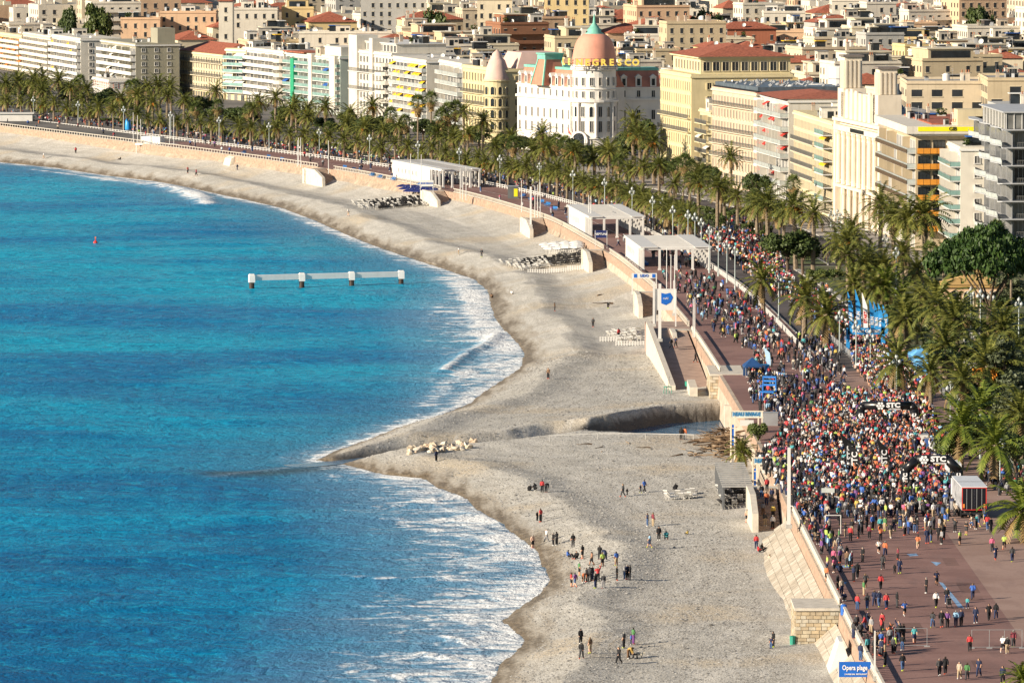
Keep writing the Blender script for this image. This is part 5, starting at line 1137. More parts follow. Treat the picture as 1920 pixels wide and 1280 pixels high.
# ================================================================== PALMS AND TREES
FR1 = LEAF('palm_green', (0.042, 0.064, 0.013), (0.245, 0.245, 0.055), trans=.15); FR2 = LEAF('palm_dry', (0.16, 0.11, 0.045), (0.30, 0.20, 0.08))
FRG = LEAF('palm_fresh', (0.06, 0.105, 0.014), (0.23, 0.26, 0.04), trans=.15); TRK = M('palm_trunk', (.21, .165, .115), .95, .3, 3.0, bump=.05); FRUIT = M('date_fruit', (.62, .24, .03), .7, .25, 3)
LF1 = LEAF('leaf_dark', (.02, .038, .012), (.08, .11, .028)); LF2 = LEAF('leaf_mid', (.035, .06, .014), (.13, .16, .038)); LFP = LEAF('pine_needles', (.018, .045, .010), (.07, .125, .02)); LFG = LEAF('leaf_greygreen', (.045, .06, .03), (.13, .15, .075)); BARK = M('bark', (.12, .085, .06), .95, .3, 3, bump=.04)
def frond(m, L_, elev, droop, az, base, rnd, mi, nl=13, lw=.085, ll=.62):
    """pinnate frond: drooping midrib with two rows of narrow leaflets"""
    ca, sa = math.cos(az), math.sin(az); pos = Vector(base); e = elev; n = nl; pts = []
    for i in range(n + 1):
        pts.append(pos.copy()); d = Vector((math.cos(e) * ca, math.cos(e) * sa, math.sin(e))); pos = pos + d * (L_ / n); e -= droop / n * (0.5 + i / n)
    side = Vector((-sa, ca, 0))
    vs = []; fs = []
    for i in range(n):
        a, c = pts[i], pts[i + 1]; k = len(vs); u = Vector((0, 0, .035 * (1 - i / n))); vs += [a - side * .05 + u, a + side * .05 + u, c + side * .035 + u, c - side * .035 + u]; fs.append((k, k + 1, k + 2, k + 3))
        if i < 1: continue
        t = i / n; l = ll * (0.55 + 1.5 * t * (1 - t) + .15 * rnd.random()) * L_ / 3.6; d = (c - a).normalized()
        for sg in (-1, 1):
            tip = a + side * sg * l * .78 + d * l * .62 + Vector((0, 0, -.28 * l + rnd.uniform(-.1, .1))); k = len(vs)
            w_ = d * lw * 2.0; vs += [a - w_ * .5, a + w_, tip]; fs.append((k, k + 1, k + 2))
    m.add(vs, fs, mi)
def palm_crown(seed, n=46, L_=3.5, fruit=False, green=FR1, dry=.14, full=1.0):
    rnd = random.Random(seed); m = MB()
    for i in range(n):
        q = (i + .5) / n; el = math.radians(82 - 118 * q ** .9 * full) + rnd.uniform(-.12, .12)
        frond(m, L_ * rnd.uniform(.85, 1.1) * (1 if q < .9 else .8), el, rnd.uniform(.9, 1.5), i * 2.399 + rnd.uniform(-.2, .2), (0, 0, .1), rnd, 1 if q > 1 - dry else 0)
    m.lathe([(.22, -.9), (.42, -.3), (.40, .1), (.15, .35)], 8, 2)
    if fruit:
        for i in range(6):
            a = rnd.uniform(0, 6.28); c = Vector((math.cos(a) * .8, math.sin(a) * .8, -.15)); 
            for _ in range(7): p = c + Vector((rnd.uniform(-.3, .3), rnd.uniform(-.3, .3), rnd.uniform(-.5, .2))); m.tube(p, p + Vector((0, 0, -.3)), .1, .05, 4, 3)
            m.tube((0, 0, .1), c, .05, .05, 4, 3)
    return m.mesh('crown', [green, FR2, TRK, FRUIT])
CR = [palm_crown(1), palm_crown(2, 40, 3.3), palm_crown(3, 52, 3.7), palm_crown(4, 44, 3.6, True), palm_crown(5, 48, 3.5, True), palm_crown(6, 36, 3.2, False, FRG, .2), palm_crown(7, 42, 3.6, False, FRG, .1)]
def trunk_mesh(r, seed):
    rnd = random.Random(seed); prof = []
    for i in range(22): z = i / 21; prof.append((r * (1.0 + .22 * (1 - z) ** 3 + (.14 if i % 2 else 0)), z))
    return MB().lathe(prof, 7).mesh('trunk', TRK, False)
TRM = [trunk_mesh(.27, 1), trunk_mesh(.2, 2)]
def fan_crown(seed):
    rnd = random.Random(seed); m = MB()
    for i in range(46):
        q = (i + .5) / 46; el = math.radians(80 - 150 * q); az = i * 2.399; d = Vector((math.cos(el) * math.cos(az), math.cos(el) * math.sin(az), math.sin(el))); b0 = Vector((0, 0, -.6 * q)); c = b0 + d * rnd.uniform(.75, 1.0)
        side = Vector((-math.sin(az), math.cos(az), 0)); up = d.cross(side).normalized(); vs = [c]; fs = []
        for k in range(8):
            an = -1.25 + 2.5 * k / 7; an2 = an + .26; l = rnd.uniform(.85, 1.1)
            f = lambda t: c + (d * math.cos(t) + side * math.sin(t)) * l - Vector((0, 0, .3 * abs(t) + .1))
            n_ = len(vs); vs += [c + (f(an) - c) * .55 - side * .0, f(an + .13), c + (f(an2) - c) * .55]; fs.append((0, n_, n_ + 1, n_ + 2))
        m.add(vs, fs, 1 if q > .72 else 0); m.tube(b0, c, .03, .02, 3, 0, False)
    for i in range(30):
        az = rnd.uniform(0, 6.28); z = -rnd.uniform(.6, 2.2); r = .55; p = Vector((math.cos(az) * .2, math.sin(az) * .2, z)); q_ = Vector((math.cos(az) * r, math.sin(az) * r, z - .9)); s_ = Vector((-math.sin(az), math.cos(az), 0)) * .3; m.add([p, q_ + s_, q_ - s_], [(0, 1, 2)], 1)
    return m.mesh('crown', [LF2, FR2, TRK])
FAN = [fan_crown(1), fan_crown(2), fan_crown(3)]
def leafball(seed, lobes, n, size, mat, flat=1.0, needle=False):
    """crown of many small leaf faces spread through overlapping clumps"""
    rs = np.random.RandomState(seed); m = MB(); V = []; F_ = []
    for i in range(n):
        c, r = lobes[rs.randint(len(lobes))]; d = rs.normal(size=3); d /= np.linalg.norm(d); d[2] = abs(d[2]) * 1.0 if rs.rand() < .75 else d[2]
        p = np.array(c) + d * np.array([r, r, r * flat]) * (rs.rand() ** .25) * rs.uniform(.85, 1.1)
        a = rs.normal(size=3); a /= np.linalg.norm(a); b_ = np.cross(a, d + .4 * rs.normal(size=3)); b_ /= (np.linalg.norm(b_) + 1e-6); s_ = size * rs.uniform(.6, 1.3)
        k = len(V); V += [tuple(p - a * s_ * .5 - b_ * s_ * .28), tuple(p + a * s_ * .5 - b_ * s_ * .2), tuple(p + a * s_ * .55 + b_ * s_ * .28), tuple(p - a * s_ * .4 + b_ * s_ * .3)]; F_.append((k, k + 1, k + 2, k + 3))
    m.v = V; m.f = F_; m.m = [0] * len(F_); return m.mesh('crown', mat)
def lobes(seed, n, R_, H_, r, dome=False):
    rnd = random.Random(seed); o = []
    for _ in range(n):
        a = rnd.uniform(0, 6.28); q = math.sqrt(rnd.random()) * R_; z = rnd.uniform(-.5, .5) * H_ * (1 - (q / R_) ** 2 * .6)
        if dome: z = H_ * (1 - (q / R_) ** 2) * rnd.uniform(.75, 1)
        o.append(((q * math.cos(a), q * math.sin(a), z), r * rnd.uniform(.7, 1.25)))
    return o
TREE = {'dark': [leafball(1, lobes(1, 16, 2.6, 4.2, 1.25), 4200, .42, LF1), leafball(2, lobes(2, 18, 2.6, 3.6, 1.2), 4200, .42, LF1)], 'mid': [leafball(3, lobes(3, 16, 2.5, 3.6, 1.2), 3800, .4, LF2), leafball(4, lobes(4, 14, 2.5, 3.0, 1.2), 3600, .4, LF2)], 'grey': [leafball(5, lobes(5, 18, 2.2, 6.5, 1.2), 4600, .36, LFG)],
        'bush': [leafball(6, lobes(6, 9, 1.2, .9, .6), 1300, .26, LF2), leafball(7, lobes(7, 9, 1.2, .9, .6), 1300, .26, LF1)], 'pine': [leafball(8, lobes(8, 110, 9.5, 3.4, 1.5, True), 26000, .5, LFP, .7)], 'cypress': [leafball(9, [((0, 0, z), 1.0 - abs(z) * .13) for z in np.linspace(-4, 5, 12)], 2600, .35, LF1)], 'topiary': [leafball(10, lobes(10, 12, 1.5, .8, .75), 2600, .3, LF1)]}
def limb_mesh(seed, H_, R_, n=6):
    rnd = random.Random(seed); m = MB(); m.tube((0, 0, 0), (rnd.uniform(-.2, .2), rnd.uniform(-.2, .2), H_ * .6), .3, .2, 8)
    for i in range(n): a = rnd.uniform(0, 6.28); m.tube((0, 0, H_ * rnd.uniform(.45, .6)), (math.cos(a) * R_ * .7, math.sin(a) * R_ * .7, H_ * rnd.uniform(.8, 1.05)), .14, .05, 6)
    return m.mesh('trunk', BARK)
LIMB = [limb_mesh(1, 1.0 * 5, 2.4), limb_mesh(2, 5, 2.2)]
def tree(kind, x, y, z, h, w_, label, name='tree'):
    """h = total height, w_ = crown width"""
    t = thing(name, label, 'shrub' if kind == 'bush' else 'tree', (x, y, z), R.uniform(0, 6.28), 'trees and shrubs by the seafront'); me = R.choice(TREE[kind])
    bb = {'dark': (3.7, 3.0, 3.2), 'mid': (3.6, 2.9, 3.0), 'grey': (3.3, 4.4, 4.4), 'bush': (1.8, 1.0, .5), 'pine': (11, 4.2, 1.5), 'cypress': (1.0, 6, 4.6), 'topiary': (2.2, 1.1, 1.0)}[kind]
    s_ = w_ / 2 / bb[0]; sz = s_ if kind in ('pine', 'topiary') else max(.5 * s_, (h * .78) / (bb[1] + bb[2])); cz = h - bb[1] * sz
    ob('crown', me, t, (0, 0, cz), 0, (s_, s_, sz))
    if kind != 'bush':
        k = max(.3, cz / 4.2); ob('trunk', R.choice(LIMB), t, (0, 0, -.3), 0, (min(k, 1.4), min(k, 1.4), k * 1.05))
    else: MB().tube((0, 0, -.2), (0, 0, cz), .08, .05, 5).build('stem', BARK, t)
PALMS = []
FRM = {}
def frond_mesh(k, green):
    if (k, green.name) not in FRM:
        m = MB(); rnd = random.Random(k * 7 + 1); frond(m, 3.6, math.radians(78 - 22 * k), 1.2, 0.0, (0, 0, .1), rnd, 0, 14, .10, .66); FRM[(k, green.name)] = m.mesh('frond', green)
    return FRM[(k, green.name)]
def palm(x, y, z, h, s_, kind, label, split=False, lean=0.0):
    t = thing('fan_palm' if kind == 'fan' else 'date_palm', label, 'palm tree', (x, y, z), 0.0, 'palms along the seafront'); t.rotation_euler = (R.uniform(-.04, .04) + lean, R.uniform(-.04, .04), R.uniform(0, 6.28))
    if kind == 'fan': ob('trunk', TRM[1], t, (0, 0, -.3), 0, (1, 1, h + .2)); ob('crown', R.choice(FAN), t, (0, 0, h), 0, s_)
    else:
        k = s_ * (1.0 if kind != 'young' else .9); ob('trunk', TRM[0], t, (0, 0, -.3), 0, (k, k, h - .2 * s_)); cm = {'date': CR[0:3], 'fruit': CR[3:5], 'fresh': CR[5:7], 'young': CR[0:3]}[kind]
        if not split: ob('crown', R.choice(cm), t, (0, 0, h), R.uniform(0, 6), s_)
        else:
            g = FRG if kind == 'fresh' else FR1; cr = ob('crown', bpy.data.meshes.get('crown_core') or MB().lathe([(.22, -.9), (.42, -.3), (.40, .1), (.15, .35)], 8).mesh('crown_core', TRK), t, (0, 0, h), 0, s_)
            for i in range(40):
                q = (i + .5) / 40; kk = min(5, int(q * 6)); ob('frond', frond_mesh(kk, g if q < .88 else FR2), cr, (0, 0, 0), rot=(0, R.uniform(-.12, .12), i * 2.399), sc=R.uniform(.85, 1.12))
            if kind == 'fruit': ob('fruit_cluster', FRUITM, cr)
    PALMS.append(t)
fm = MB()
for i in range(6):
    a = R.uniform(0, 6.28); c = Vector((math.cos(a) * .9, math.sin(a) * .9, -.1)); fm.tube((0, 0, .1), c, .06, .06, 4)
    for _ in range(8): p = c + Vector((R.uniform(-.35, .35), R.uniform(-.35, .35), R.uniform(-.5, .2))); fm.tube(p, p + Vector((0, 0, -.3)), .13, .06, 4)
FRUITM = fm.mesh('fruit_cluster', FRUIT)
# --- individually surveyed palms: crown pixel, base pixel row, size, kind
KP = {'date': 'date palm with arching fronds', 'fruit': 'date palm with orange fruit clusters', 'fresh': 'date palm with fresh yellow green fronds', 'fan': 'slender fan palm with a brown skirt'}
NEARP = [(1432, 528, 596, 1.0, 'date'), (1508, 560, 640, 1.15, 'date'), (1548, 592, 660, 1.15, 'date'), (1600, 535, 588, 1.0, 'date'), (1662, 540, 590, 1.0, 'fresh'), (1700, 598, 660, 1.15, 'date'), (1762, 575, 690, 1.2, 'date'), (1795, 600, 700, 1.2, 'date'), (1682, 682, 748, 1.1, 'date'), (1772, 650, 720, 1.05, 'date'),
         (1852, 690, 790, 1.35, 'fruit'), (1800, 800, 880, 1.15, 'fresh'), (1868, 838, 915, 1.1, 'fresh'), (1835, 770, 850, .95, 'fresh'), (1918, 960, 1015, 1.15, 'fresh'), (1914, 1284, 1312, .5, 'fresh'), (1745, 700, 770, .8, 'date'), (1805, 715, 800, 1.0, 'date'), (1895, 690, 770, 1.0, 'date'), (1842, 620, 700, 1.0, 'fan'), (1885, 620, 700, 1.0, 'date'), (1915, 780, 860, 1.1, 'date')]
FARP = [(1345, 352, 428, 1.05, 'fruit'), (1418, 372, 448, 1.1, 'fan'), (1440, 382, 470, 1.2, 'date'), (1492, 388, 505, 1.2, 'fruit'), (1524, 402, 520, 1.1, 'date'), (1592, 452, 535, 1.2, 'fruit'), (1650, 385, 500, 1.15, 'date'), (1676, 408, 510, 1.2, 'date'), (1700, 412, 520, 1.2, 'date'), (1735, 405, 520, 1.45, 'date'), (1590, 480, 560, .95, 'date'), (1620, 500, 560, 1.0, 'fruit'), (1870, 428, 560, .9, 'fan'), (1838, 480, 600, .95, 'fan'), (1895, 470, 600, 1.0, 'fan'),
        (1190, 226, 318, 1.05, 'date'), (1188, 250, 330, 1.0, 'fruit'), (1226, 268, 345, 1.05, 'fruit'), (1268, 308, 370, 1.0, 'fan'), (1292, 312, 375, 1.0, 'fan'), (960, 258, 312, 1.0, 'date'), (1015, 252, 328, 1.0, 'date'), (1042, 262, 330, .95, 'fan'), (905, 228, 290, 1.0, 'fruit'), (842, 205, 285, 1.1, 'fan'), (826, 215, 285, 1.1, 'fan'), (852, 200, 285, 1.0, 'fan'), (808, 182, 275, .95, 'fan'), (783, 190, 280, 1.05, 'fan'), (732, 212, 270, 1.0, 'fan'), (700, 200, 265, 1.0, 'fruit'), (612, 202, 258, 1.0, 'fruit'), (576, 206, 256, 1.1, 'fruit'), (546, 208, 256, 1.0, 'date'), (516, 184, 252, .95, 'date'), (488, 192, 250, 1.0, 'fruit'), (655, 215, 262, 1.0, 'date'),
        (404, 172, 240, 1.0, 'date'), (365, 202, 242, .9, 'date'), (322, 165, 225, 1.0, 'date'), (300, 160, 222, 1.0, 'date'), (275, 165, 222, 1.0, 'date'), (240, 160, 220, .95, 'fan'), (252, 158, 222, .95, 'fan'), (165, 170, 218, 1.0, 'date'), (150, 150, 210, .95, 'fan'), (112, 152, 208, 1.1, 'date'), (85, 168, 208, 1.0, 'date'), (62, 152, 204, 1.1, 'date'), (35, 155, 202, 1.1, 'date'), (140, 158, 212, 1.0, 'fan'), (10, 190, 205, 1.0, 'date'), (1310, 330, 395, 1.0, 'date'), (1280, 300, 385, .9, 'fan'), (1115, 300, 350, .95, 'date'), (1080, 290, 345, .9, 'date'), (1140, 285, 345, 1.0, 'date'), (1160, 305, 350, 1.0, 'date'), (1060, 268, 335, .95, 'fan')]
zones = lambda px: 'at the far left' if px < 420 else 'left of the domed hotel' if px < 950 else 'below the domed hotel' if px < 1240 else 'before the pink and cream hotels' if px < 1560 else 'before the palace and glass hotel'
for (cx_, cy_, by_, s_, kd) in NEARP:
    p = U(cx_, by_, 7.0); zc_ = ZAT(cy_, p.y); palm(p.x, p.y, 7.0, max(2.0, zc_ - 7.0), s_ * (1.38 if kd != 'fan' else 1.2), kd, KP[kd] + ' beside the race crowd' if cx_ < 1730 else KP[kd] + ' in the garden at right', split=True)
for (cx_, cy_, by_, s_, kd) in FARP:
    p = U(cx_, by_, 7.0); zc_ = ZAT(cy_, p.y); palm(p.x, p.y, 7.0, max(3.0, zc_ - 7.0), s_ * (1.35 if kd != 'fan' else 1.45), kd, 'tall ' + KP[kd].replace(' with arching fronds', '').replace(' with a brown skirt', '') + ' ' + zones(cx_))
# --- the low row beside the promenade fence and a second row in the median
for y in np.arange(1312, 2300, 9.4):
    p = off(y + R.uniform(-1.5, 1.5), 19.6 + R.uniform(-.3, .3)); px = PX(p.x, p.y, 7)[0]
    if px < -40 or abs(y - 1265) < 4: continue
    palm(p.x, p.y, 7.0, R.uniform(4.6, 6.6), R.uniform(1.0, 1.25), R.choice(['date', 'date', 'date', 'fruit']), 'low date palm beside the white fence')
for y in np.arange(1300, 2300, 15.0):
    p = off(y + R.uniform(-3, 3), R.uniform(35, 40)); px = PX(p.x, p.y, 7)[0]
    if px < -40: continue
    palm(p.x, p.y, 7.02, R.uniform(5.5, 9.5), R.uniform(1.1, 1.4), R.choice(['date', 'date', 'fruit', 'fan', 'date']), 'taller palm in the median between the roads')
for y in np.arange(1420, 2300, 30.0):
    p = off(y + R.uniform(-3, 3), R.uniform(55, 62)); px = PX(p.x, p.y, 7)[0]
    if px < -40: continue
    if R.random() < .55: palm(p.x, p.y, 7.02, R.uniform(6.5, 12), R.uniform(1.1, 1.4), R.choice(['date', 'fan', 'fruit', 'date']), 'palm on the pavement before the building fronts')
    else: tree(R.choice(['dark', 'dark', 'mid']), p.x, p.y, 7.0, R.uniform(5, 9), R.uniform(6, 9), 'leafy street tree before the building fronts', 'street_tree')
for y in np.arange(1640, 2300, 9.5):
    p = off(y + R.uniform(-3, 3), R.uniform(64, 80)); tree(R.choice(['dark', 'dark', 'mid']), p.x, p.y, 6.9, R.uniform(4.5, 8), R.uniform(7, 10), 'leafy garden tree close before the seafront facades', 'garden_tree')
for y in np.arange(1270, 2300, 7.5):
    p = off(y, R.uniform(34.5, 41)); tree('bush', p.x, p.y, 7.0, R.uniform(1.4, 3.0), R.uniform(3, 5.5), 'leafy green shrub in the road median', 'shrub')
# --- broadleaf trees, pine, shrubs
TL = [('dark', 450, 245, 7.5, 11, 'dark leafy tree at left before the cream shuttered block'), ('dark', 470, 250, 7, 9, 'lower dark leafy tree beside the far white tents'), ('dark', 652, 268, 8, 9, 'dark leafy tree before the striped green block'), ('dark', 690, 272, 9, 10, 'broad dark tree before the art deco block'), ('mid', 740, 275, 7, 8, 'mid green tree before the yellow awnings'),
      ('dark', 1212, 318, 14, 12, 'large dark tree against the cream hotel side'), ('dark', 1186, 322, 11, 10, 'dark rounded tree below the domed hotel right wing'), ('mid', 1150, 330, 8, 9, 'green tree beside the domed hotel entrance'), ('dark', 1240, 345, 7, 8, 'small dark tree left of the annexe'), ('dark', 1478, 520, 10, 12, 'big dark leafy tree behind the runners'), ('dark', 1506, 515, 8, 9, 'dark tree between the tall fruiting palms'), ('dark', 1392, 415, 3.5, 6, 'low clipped dark bush in the median'), ('mid', 1530, 540, 4, 6, 'small green shrub tree by the road'),
      ('grey', 1880, 790, 13, 8, 'tall grey green tree in the garden at right'), ('grey', 1908, 850, 12, 8, 'grey green tree at the right edge of the garden'), ('dark', 1835, 720, 8, 8, 'dark tree behind the fruiting garden palm'), ('mid', 1905, 900, 7, 8, 'green tree at right above the shaded path'), ('grey', 1890, 590, 8, 8, 'round grey green tree beside the stone pine'), ('mid', 1785, 880, 5, 6, 'glossy green tree behind the white truck'), ('dark', 1868, 600, 5, 8, 'dark hedge tree under the stone pine'), ('dark', 1765, 700, 6, 7, 'dark clump beside the pale blue tent'), ('mid', 1820, 860, 7, 7, 'green tree left of the garden lamp'), ('dark', 1875, 880, 6, 7, 'dark tree above the shaded garden path'), ('dark', 1850, 800, 7, 7, 'dark tree in the middle of the garden'), ('mid', 1725, 620, 5, 6, 'green tree behind the blue arch tent'), ('dark', 1640, 530, 6, 8, 'dark tree behind the blue feather banners'), ('mid', 1800, 560, 5, 7, 'green tree near the ochre kiosk')]
for kd, px, py, h, w_, lab in TL:
    p = U(px, py, 7.0); tree(kd, p.x, p.y, 7.0, h, w_, lab, 'broadleaf_tree')
for px, py, h, s_, kd in [(1570, 520, 6, 1.3, 'date'), (1600, 510, 8, 1.4, 'date'), (1630, 530, 5, 1.2, 'fruit'), (1655, 560, 6, 1.4, 'date'), (1690, 545, 7, 1.4, 'date'), (1720, 555, 5, 1.3, 'date'), (1745, 535, 7, 1.3, 'fan'), (1770, 540, 6, 1.3, 'date'), (1560, 560, 5, 1.2, 'date'), (1690, 590, 4, 1.2, 'fresh'), (1640, 590, 5, 1.3, 'date'), (1730, 610, 5, 1.3, 'date'), (1810, 650, 6, 1.3, 'fan'), (1870, 660, 5, 1.3, 'date'), (1900, 730, 5, 1.3, 'date'), (1850, 740, 5, 1.2, 'fresh'), (1700, 640, 4, 1.2, 'date')]:
    p = U(px, py, 7.0)
    if p.x - xw(p.y) > 34: palm(p.x, p.y, 7.0, h, s_, kd, 'garden palm standing among shrubs behind the race crowd')
p = U(1776, 742, 7.0); tree('topiary', p.x, p.y, 7.0, 7.4, 5.0, 'round pruned tree on a bare trunk beside the runners', 'pruned_tree')
p = U(1850, 640, 7.0); zt = ZAT(424, p.y); t = thing('stone_pine', 'large umbrella shaped stone pine in the garden at right', 'tree', (p.x, p.y, 7.0), .4); s_ = .92
ob('crown', TREE['pine'][0], t, (0.6, 2, zt - 7 - 7.4), 0, (s_ * 1.08, s_, 1.85))
m = MB(); m.tube((0, 0, -.3), (.4, 0, 4.5), .55, .42, 9); m.tube((.4, 0, 4.5), (1.0, .4, 8.5), .42, .28, 8)
for a in np.arange(0, 6.2, .75): m.tube((.5, 0, R.uniform(4.6, 7)), (math.cos(a) * 6.5, math.sin(a) * 6.5, zt - 7 - 5.0), .22, .07, 6)
m.build('trunk', BARK, t)
for i in range(46):
    px, py = R.choice([(R.uniform(1770, 1920), R.uniform(640, 900)), (R.uniform(1560, 1780), R.uniform(520, 640)), (R.uniform(1820, 1920), R.uniform(560, 700))]); p = U(px, py, 7.0)
    if p.x - xw(p.y) < 35: continue
    k = R.random(); tree('bush', p.x, p.y, 7.0, R.uniform(1.5, 3.2), R.uniform(2.5, 5), 'leafy green shrub in the garden planting', 'shrub')
for px, py, h, w_, kd, lab in [(1422, 838, 4.2, 3.6, 'mid', 'small green tree beside the white sign frame'), (1395, 860, 2.6, 2.6, 'bush', 'spiky shrub at the head of the driftwood pile'), (1385, 662, 2.0, 2.4, 'bush', 'creeper bush on the stone bastion')]:
    p = U(px, py, 6.0 if kd == 'mid' else 4.5); tree(kd, p.x, p.y, p.z - .3, h, w_, lab, 'shrub')
p = U(1392, 868, 4.2); palm(p.x, p.y, 3.6, 2.2, .8, 'date', 'small date palm beside the driftwood and the white sign frame', split=True)
# trees in the town
for px, ytop, zt, w_, kd, lab in [(1245, 8, 36, 16, 'dark', 'dark tree mass at the top behind the pink dome'), (1330, 8, 36, 12, 'dark', 'dark tree in the town right of the dome'), (815, 8, 37, 14, 'dark', 'dark tree left of the salmon house'), (940, 30, 32, 12, 'dark', 'dark tree right of the salmon house'), (965, 16, 34, 10, 'mid', 'green tree behind the roofs left of the yellow tower'), (835, 38, 30, 9, 'dark', 'dark tree below the salmon house'), (130, 4, 36, 10, 'dark', 'dark tree at the top left'), (180, 0, 37, 12, 'mid', 'brownish tree at the top left'), (1300, 22, 33, 8, 'dark', 'small dark tree by the white terraced house'), (1446, 46, 28, 4, 'cypress', 'narrow dark cypress before the peach block'), (1840, 2, 37, 14, 'dark', 'dark tree at the top right'), (1130, 6, 35, 12, 'dark', 'dark tree just right of the dome lantern'), (1215, 28, 30, 9, 'mid', 'green tree on a terrace right of the dome')]:
    D = (CAMH - zt) * FPX / (ytop + 290.0); p = AT(px, D, zt); g0 = float(zg(p.x, D)); tree(kd, p.x, D, g0, zt - g0, w_, lab, 'town_tree')
# ================================================================== STRUCTURES AND STREET FURNITURE
def white_pergola(label, y0, y1, o0, o1, zr=4.1, solid=.55):
    """columned white pergola on the promenade between y0 and y1, offsets o0..o1"""
    ym = (y0 + y1) / 2; c = off(ym, 0); tg = tang(ym); a = math.atan2(-tg.x, tg.y); t = thing('white_pergola', label, 'pergola', c, a, 'white pergolas on the promenade'); L = (y1 - y0) / tg.y
    n = int(L / 3.2); CM = MB().box(-.22, .22, -.22, .22, 0, zr).box(-.32, .32, -.32, .32, 0, .3).mesh('column', WHITE)
    for i in range(n + 1):
        y = -L / 2 + L * i / n
        for o in (o0, o1): ob('column', CM, t, (o, y, 0))
        if i % 3 == 0 and False: ob('column', CM, t, ((o0 + o1) / 2, y, 0))
    for k in range(1, 4): ob('column', CM, t, (o0 + (o1 - o0) * k / 4, -L / 2, 0))
    for o in (o0, o1): bxo(t, 'beam', WHITE, o - .2, o + .2, -L / 2 - .6, L / 2 + .6, zr, zr + .45)
    for e in (-L / 2, L / 2): bxo(t, 'beam', WHITE, o0 - .6, o1 + .6, e - .2, e + .2, zr + .002, zr + .452)
    w_ = (o1 - o0); bxo(t, 'roof_panel', WHITE, o0 - .5, o0 + w_ * .22, -L / 2 - .5, L / 2 + .5, zr + .46, zr + .62); bxo(t, 'roof_panel', WHITE, o1 - w_ * .22, o1 + .5, -L / 2 - .5, L / 2 + .5, zr + .46, zr + .62)
    SM_ = MB().box(0, w_ * .56, -.14, .14, 0, .24).mesh('slat', WHITE); k = 0
    for y in np.arange(-L / 2 + .4, L / 2, 1.9):
        ob('slat', SM_, t, (o0 + w_ * .22, y, zr + .4)); k += 1
    bxo(t, 'side_wall', WHITE, o0 - .1, o0 + .1, -L / 2 + L * .25, L / 2, 0, zr)
    for i in range(6): put(t, 'window', win('plain', .7, 1.0, WHITE, GLASS), 'sea', L * (.02 + .07 * i), 1.9, -o0 + .12)
    MB().box(o0 + 1, o0 + 2.5, -L * .1, L * .4, 0, .5).build('bench', BLUE, t)
white_pergola('nearest white slatted pergola on the promenade', 1246, 1284, 2.2, 15.6); white_pergola('middle white pergola beside the navy sign', 1349, 1394, 1.8, 13.2); white_pergola('farthest white pergola left of the red promenade bend', 1546, 1592, 2.6, 12.0)
# pier in the sea
p0, p3 = U(472, 540, .0), U(752, 533, .0); t = thing('mooring_pier', 'white concrete pier of four piles and long beams standing in the sea', 'pier', p0)
RUST = M('dark_wet_concrete', (.06, .04, .03), .6, .3, 2); PW = M('pier_white', (.88, .85, .8), .7, .05, .8, streak=.12); RS = M('pier_rust', (.45, .25, .12), .8, .3, 2)
u_ = p3 - p0; PLM = MB().lathe([(.55, -3), (.55, 1.2)], 10, 1).box(-.62, .62, -.62, .62, 1.2, 2.75).box(-.5, .5, -.5, .5, 2.75, 2.95).mesh('pile', [PW, RUST])
for i in range(4): ob('pile', PLM, t, u_ * i / 3, .2)
for i in range(3):
    a = u_ * i / 3; c = u_ * (i + 1) / 3; m = MB(); q0, q1 = a + (c - a) * .06, c - (c - a) * .03
    m.add([(q0.x, q0.y - .5, 1.6), (q1.x, q1.y - .5, 1.6), (q1.x, q1.y + .5, 1.6), (q0.x, q0.y + .5, 1.6), (q0.x, q0.y - .5, 2.7), (q1.x, q1.y - .5, 2.7), (q1.x, q1.y + .5, 2.7), (q0.x, q0.y + .5, 2.7)], [(3, 2, 1, 0), (4, 5, 6, 7), (0, 1, 5, 4), (1, 2, 6, 5), (2, 3, 7, 6), (3, 0, 4, 7)]); m.build('beam', PW, t)
p = U(179, 456, 0); t = thing('marker_buoy', 'small red marker buoy floating in the sea', 'buoy', (p.x, p.y, -.1)); MB().lathe([(.01, -.3), (.5, 0), (.45, .5), (.12, .7), (.1, 1.3)], 10).build('float', AWM['red'], t); MB().box(-.15, .15, -.02, .02, 1.3, 1.6).build('topmark', AWM['orange'], t)
# lamps
LG = M('lamp_globe', (.42, .45, .44), .25, .08, 1, spec=.6); LP = M('lamp_post_paint', (.40, .46, .45), .5, .08, 1)
def lamp(x, y, z, label, h=7.0):
    t = thing('street_lamp', label, 'street lamp', (x, y, z), R.uniform(-.2, .2), 'street lamps on the seafront'); k = (round(h, 1),)
    ob('post', LPM, t, sc=(1, 1, h / 7)); 
    for dx, dz in ((-.45, -.75), (.45, -.75), (0, .05)): ob('globe', GLM, t, (dx, 0, h + dz))
    ob('arm', ARM, t, (0, 0, h - .8))
LPM = MB().lathe([(.2, 0), (.2, .5), (.11, .9), (.08, 6.9), (.12, 7.0)], 8).mesh('post', LP); GLM = MB().lathe([(.01, -.1), (.2, -.05), (.3, .15), (.3, .35), (.18, .55), (.06, .65), (.01, .8)], 10).mesh('globe', LG, True); ARM = MB().tube((-.45, 0, -.1), (.45, 0, -.1), .05, .05, 6).tube((-.3, 0, -.1), (0, 0, -.5), .03, .03, 5).tube((.3, 0, -.1), (0, 0, -.5), .03, .03, 5).mesh('arm', LP)
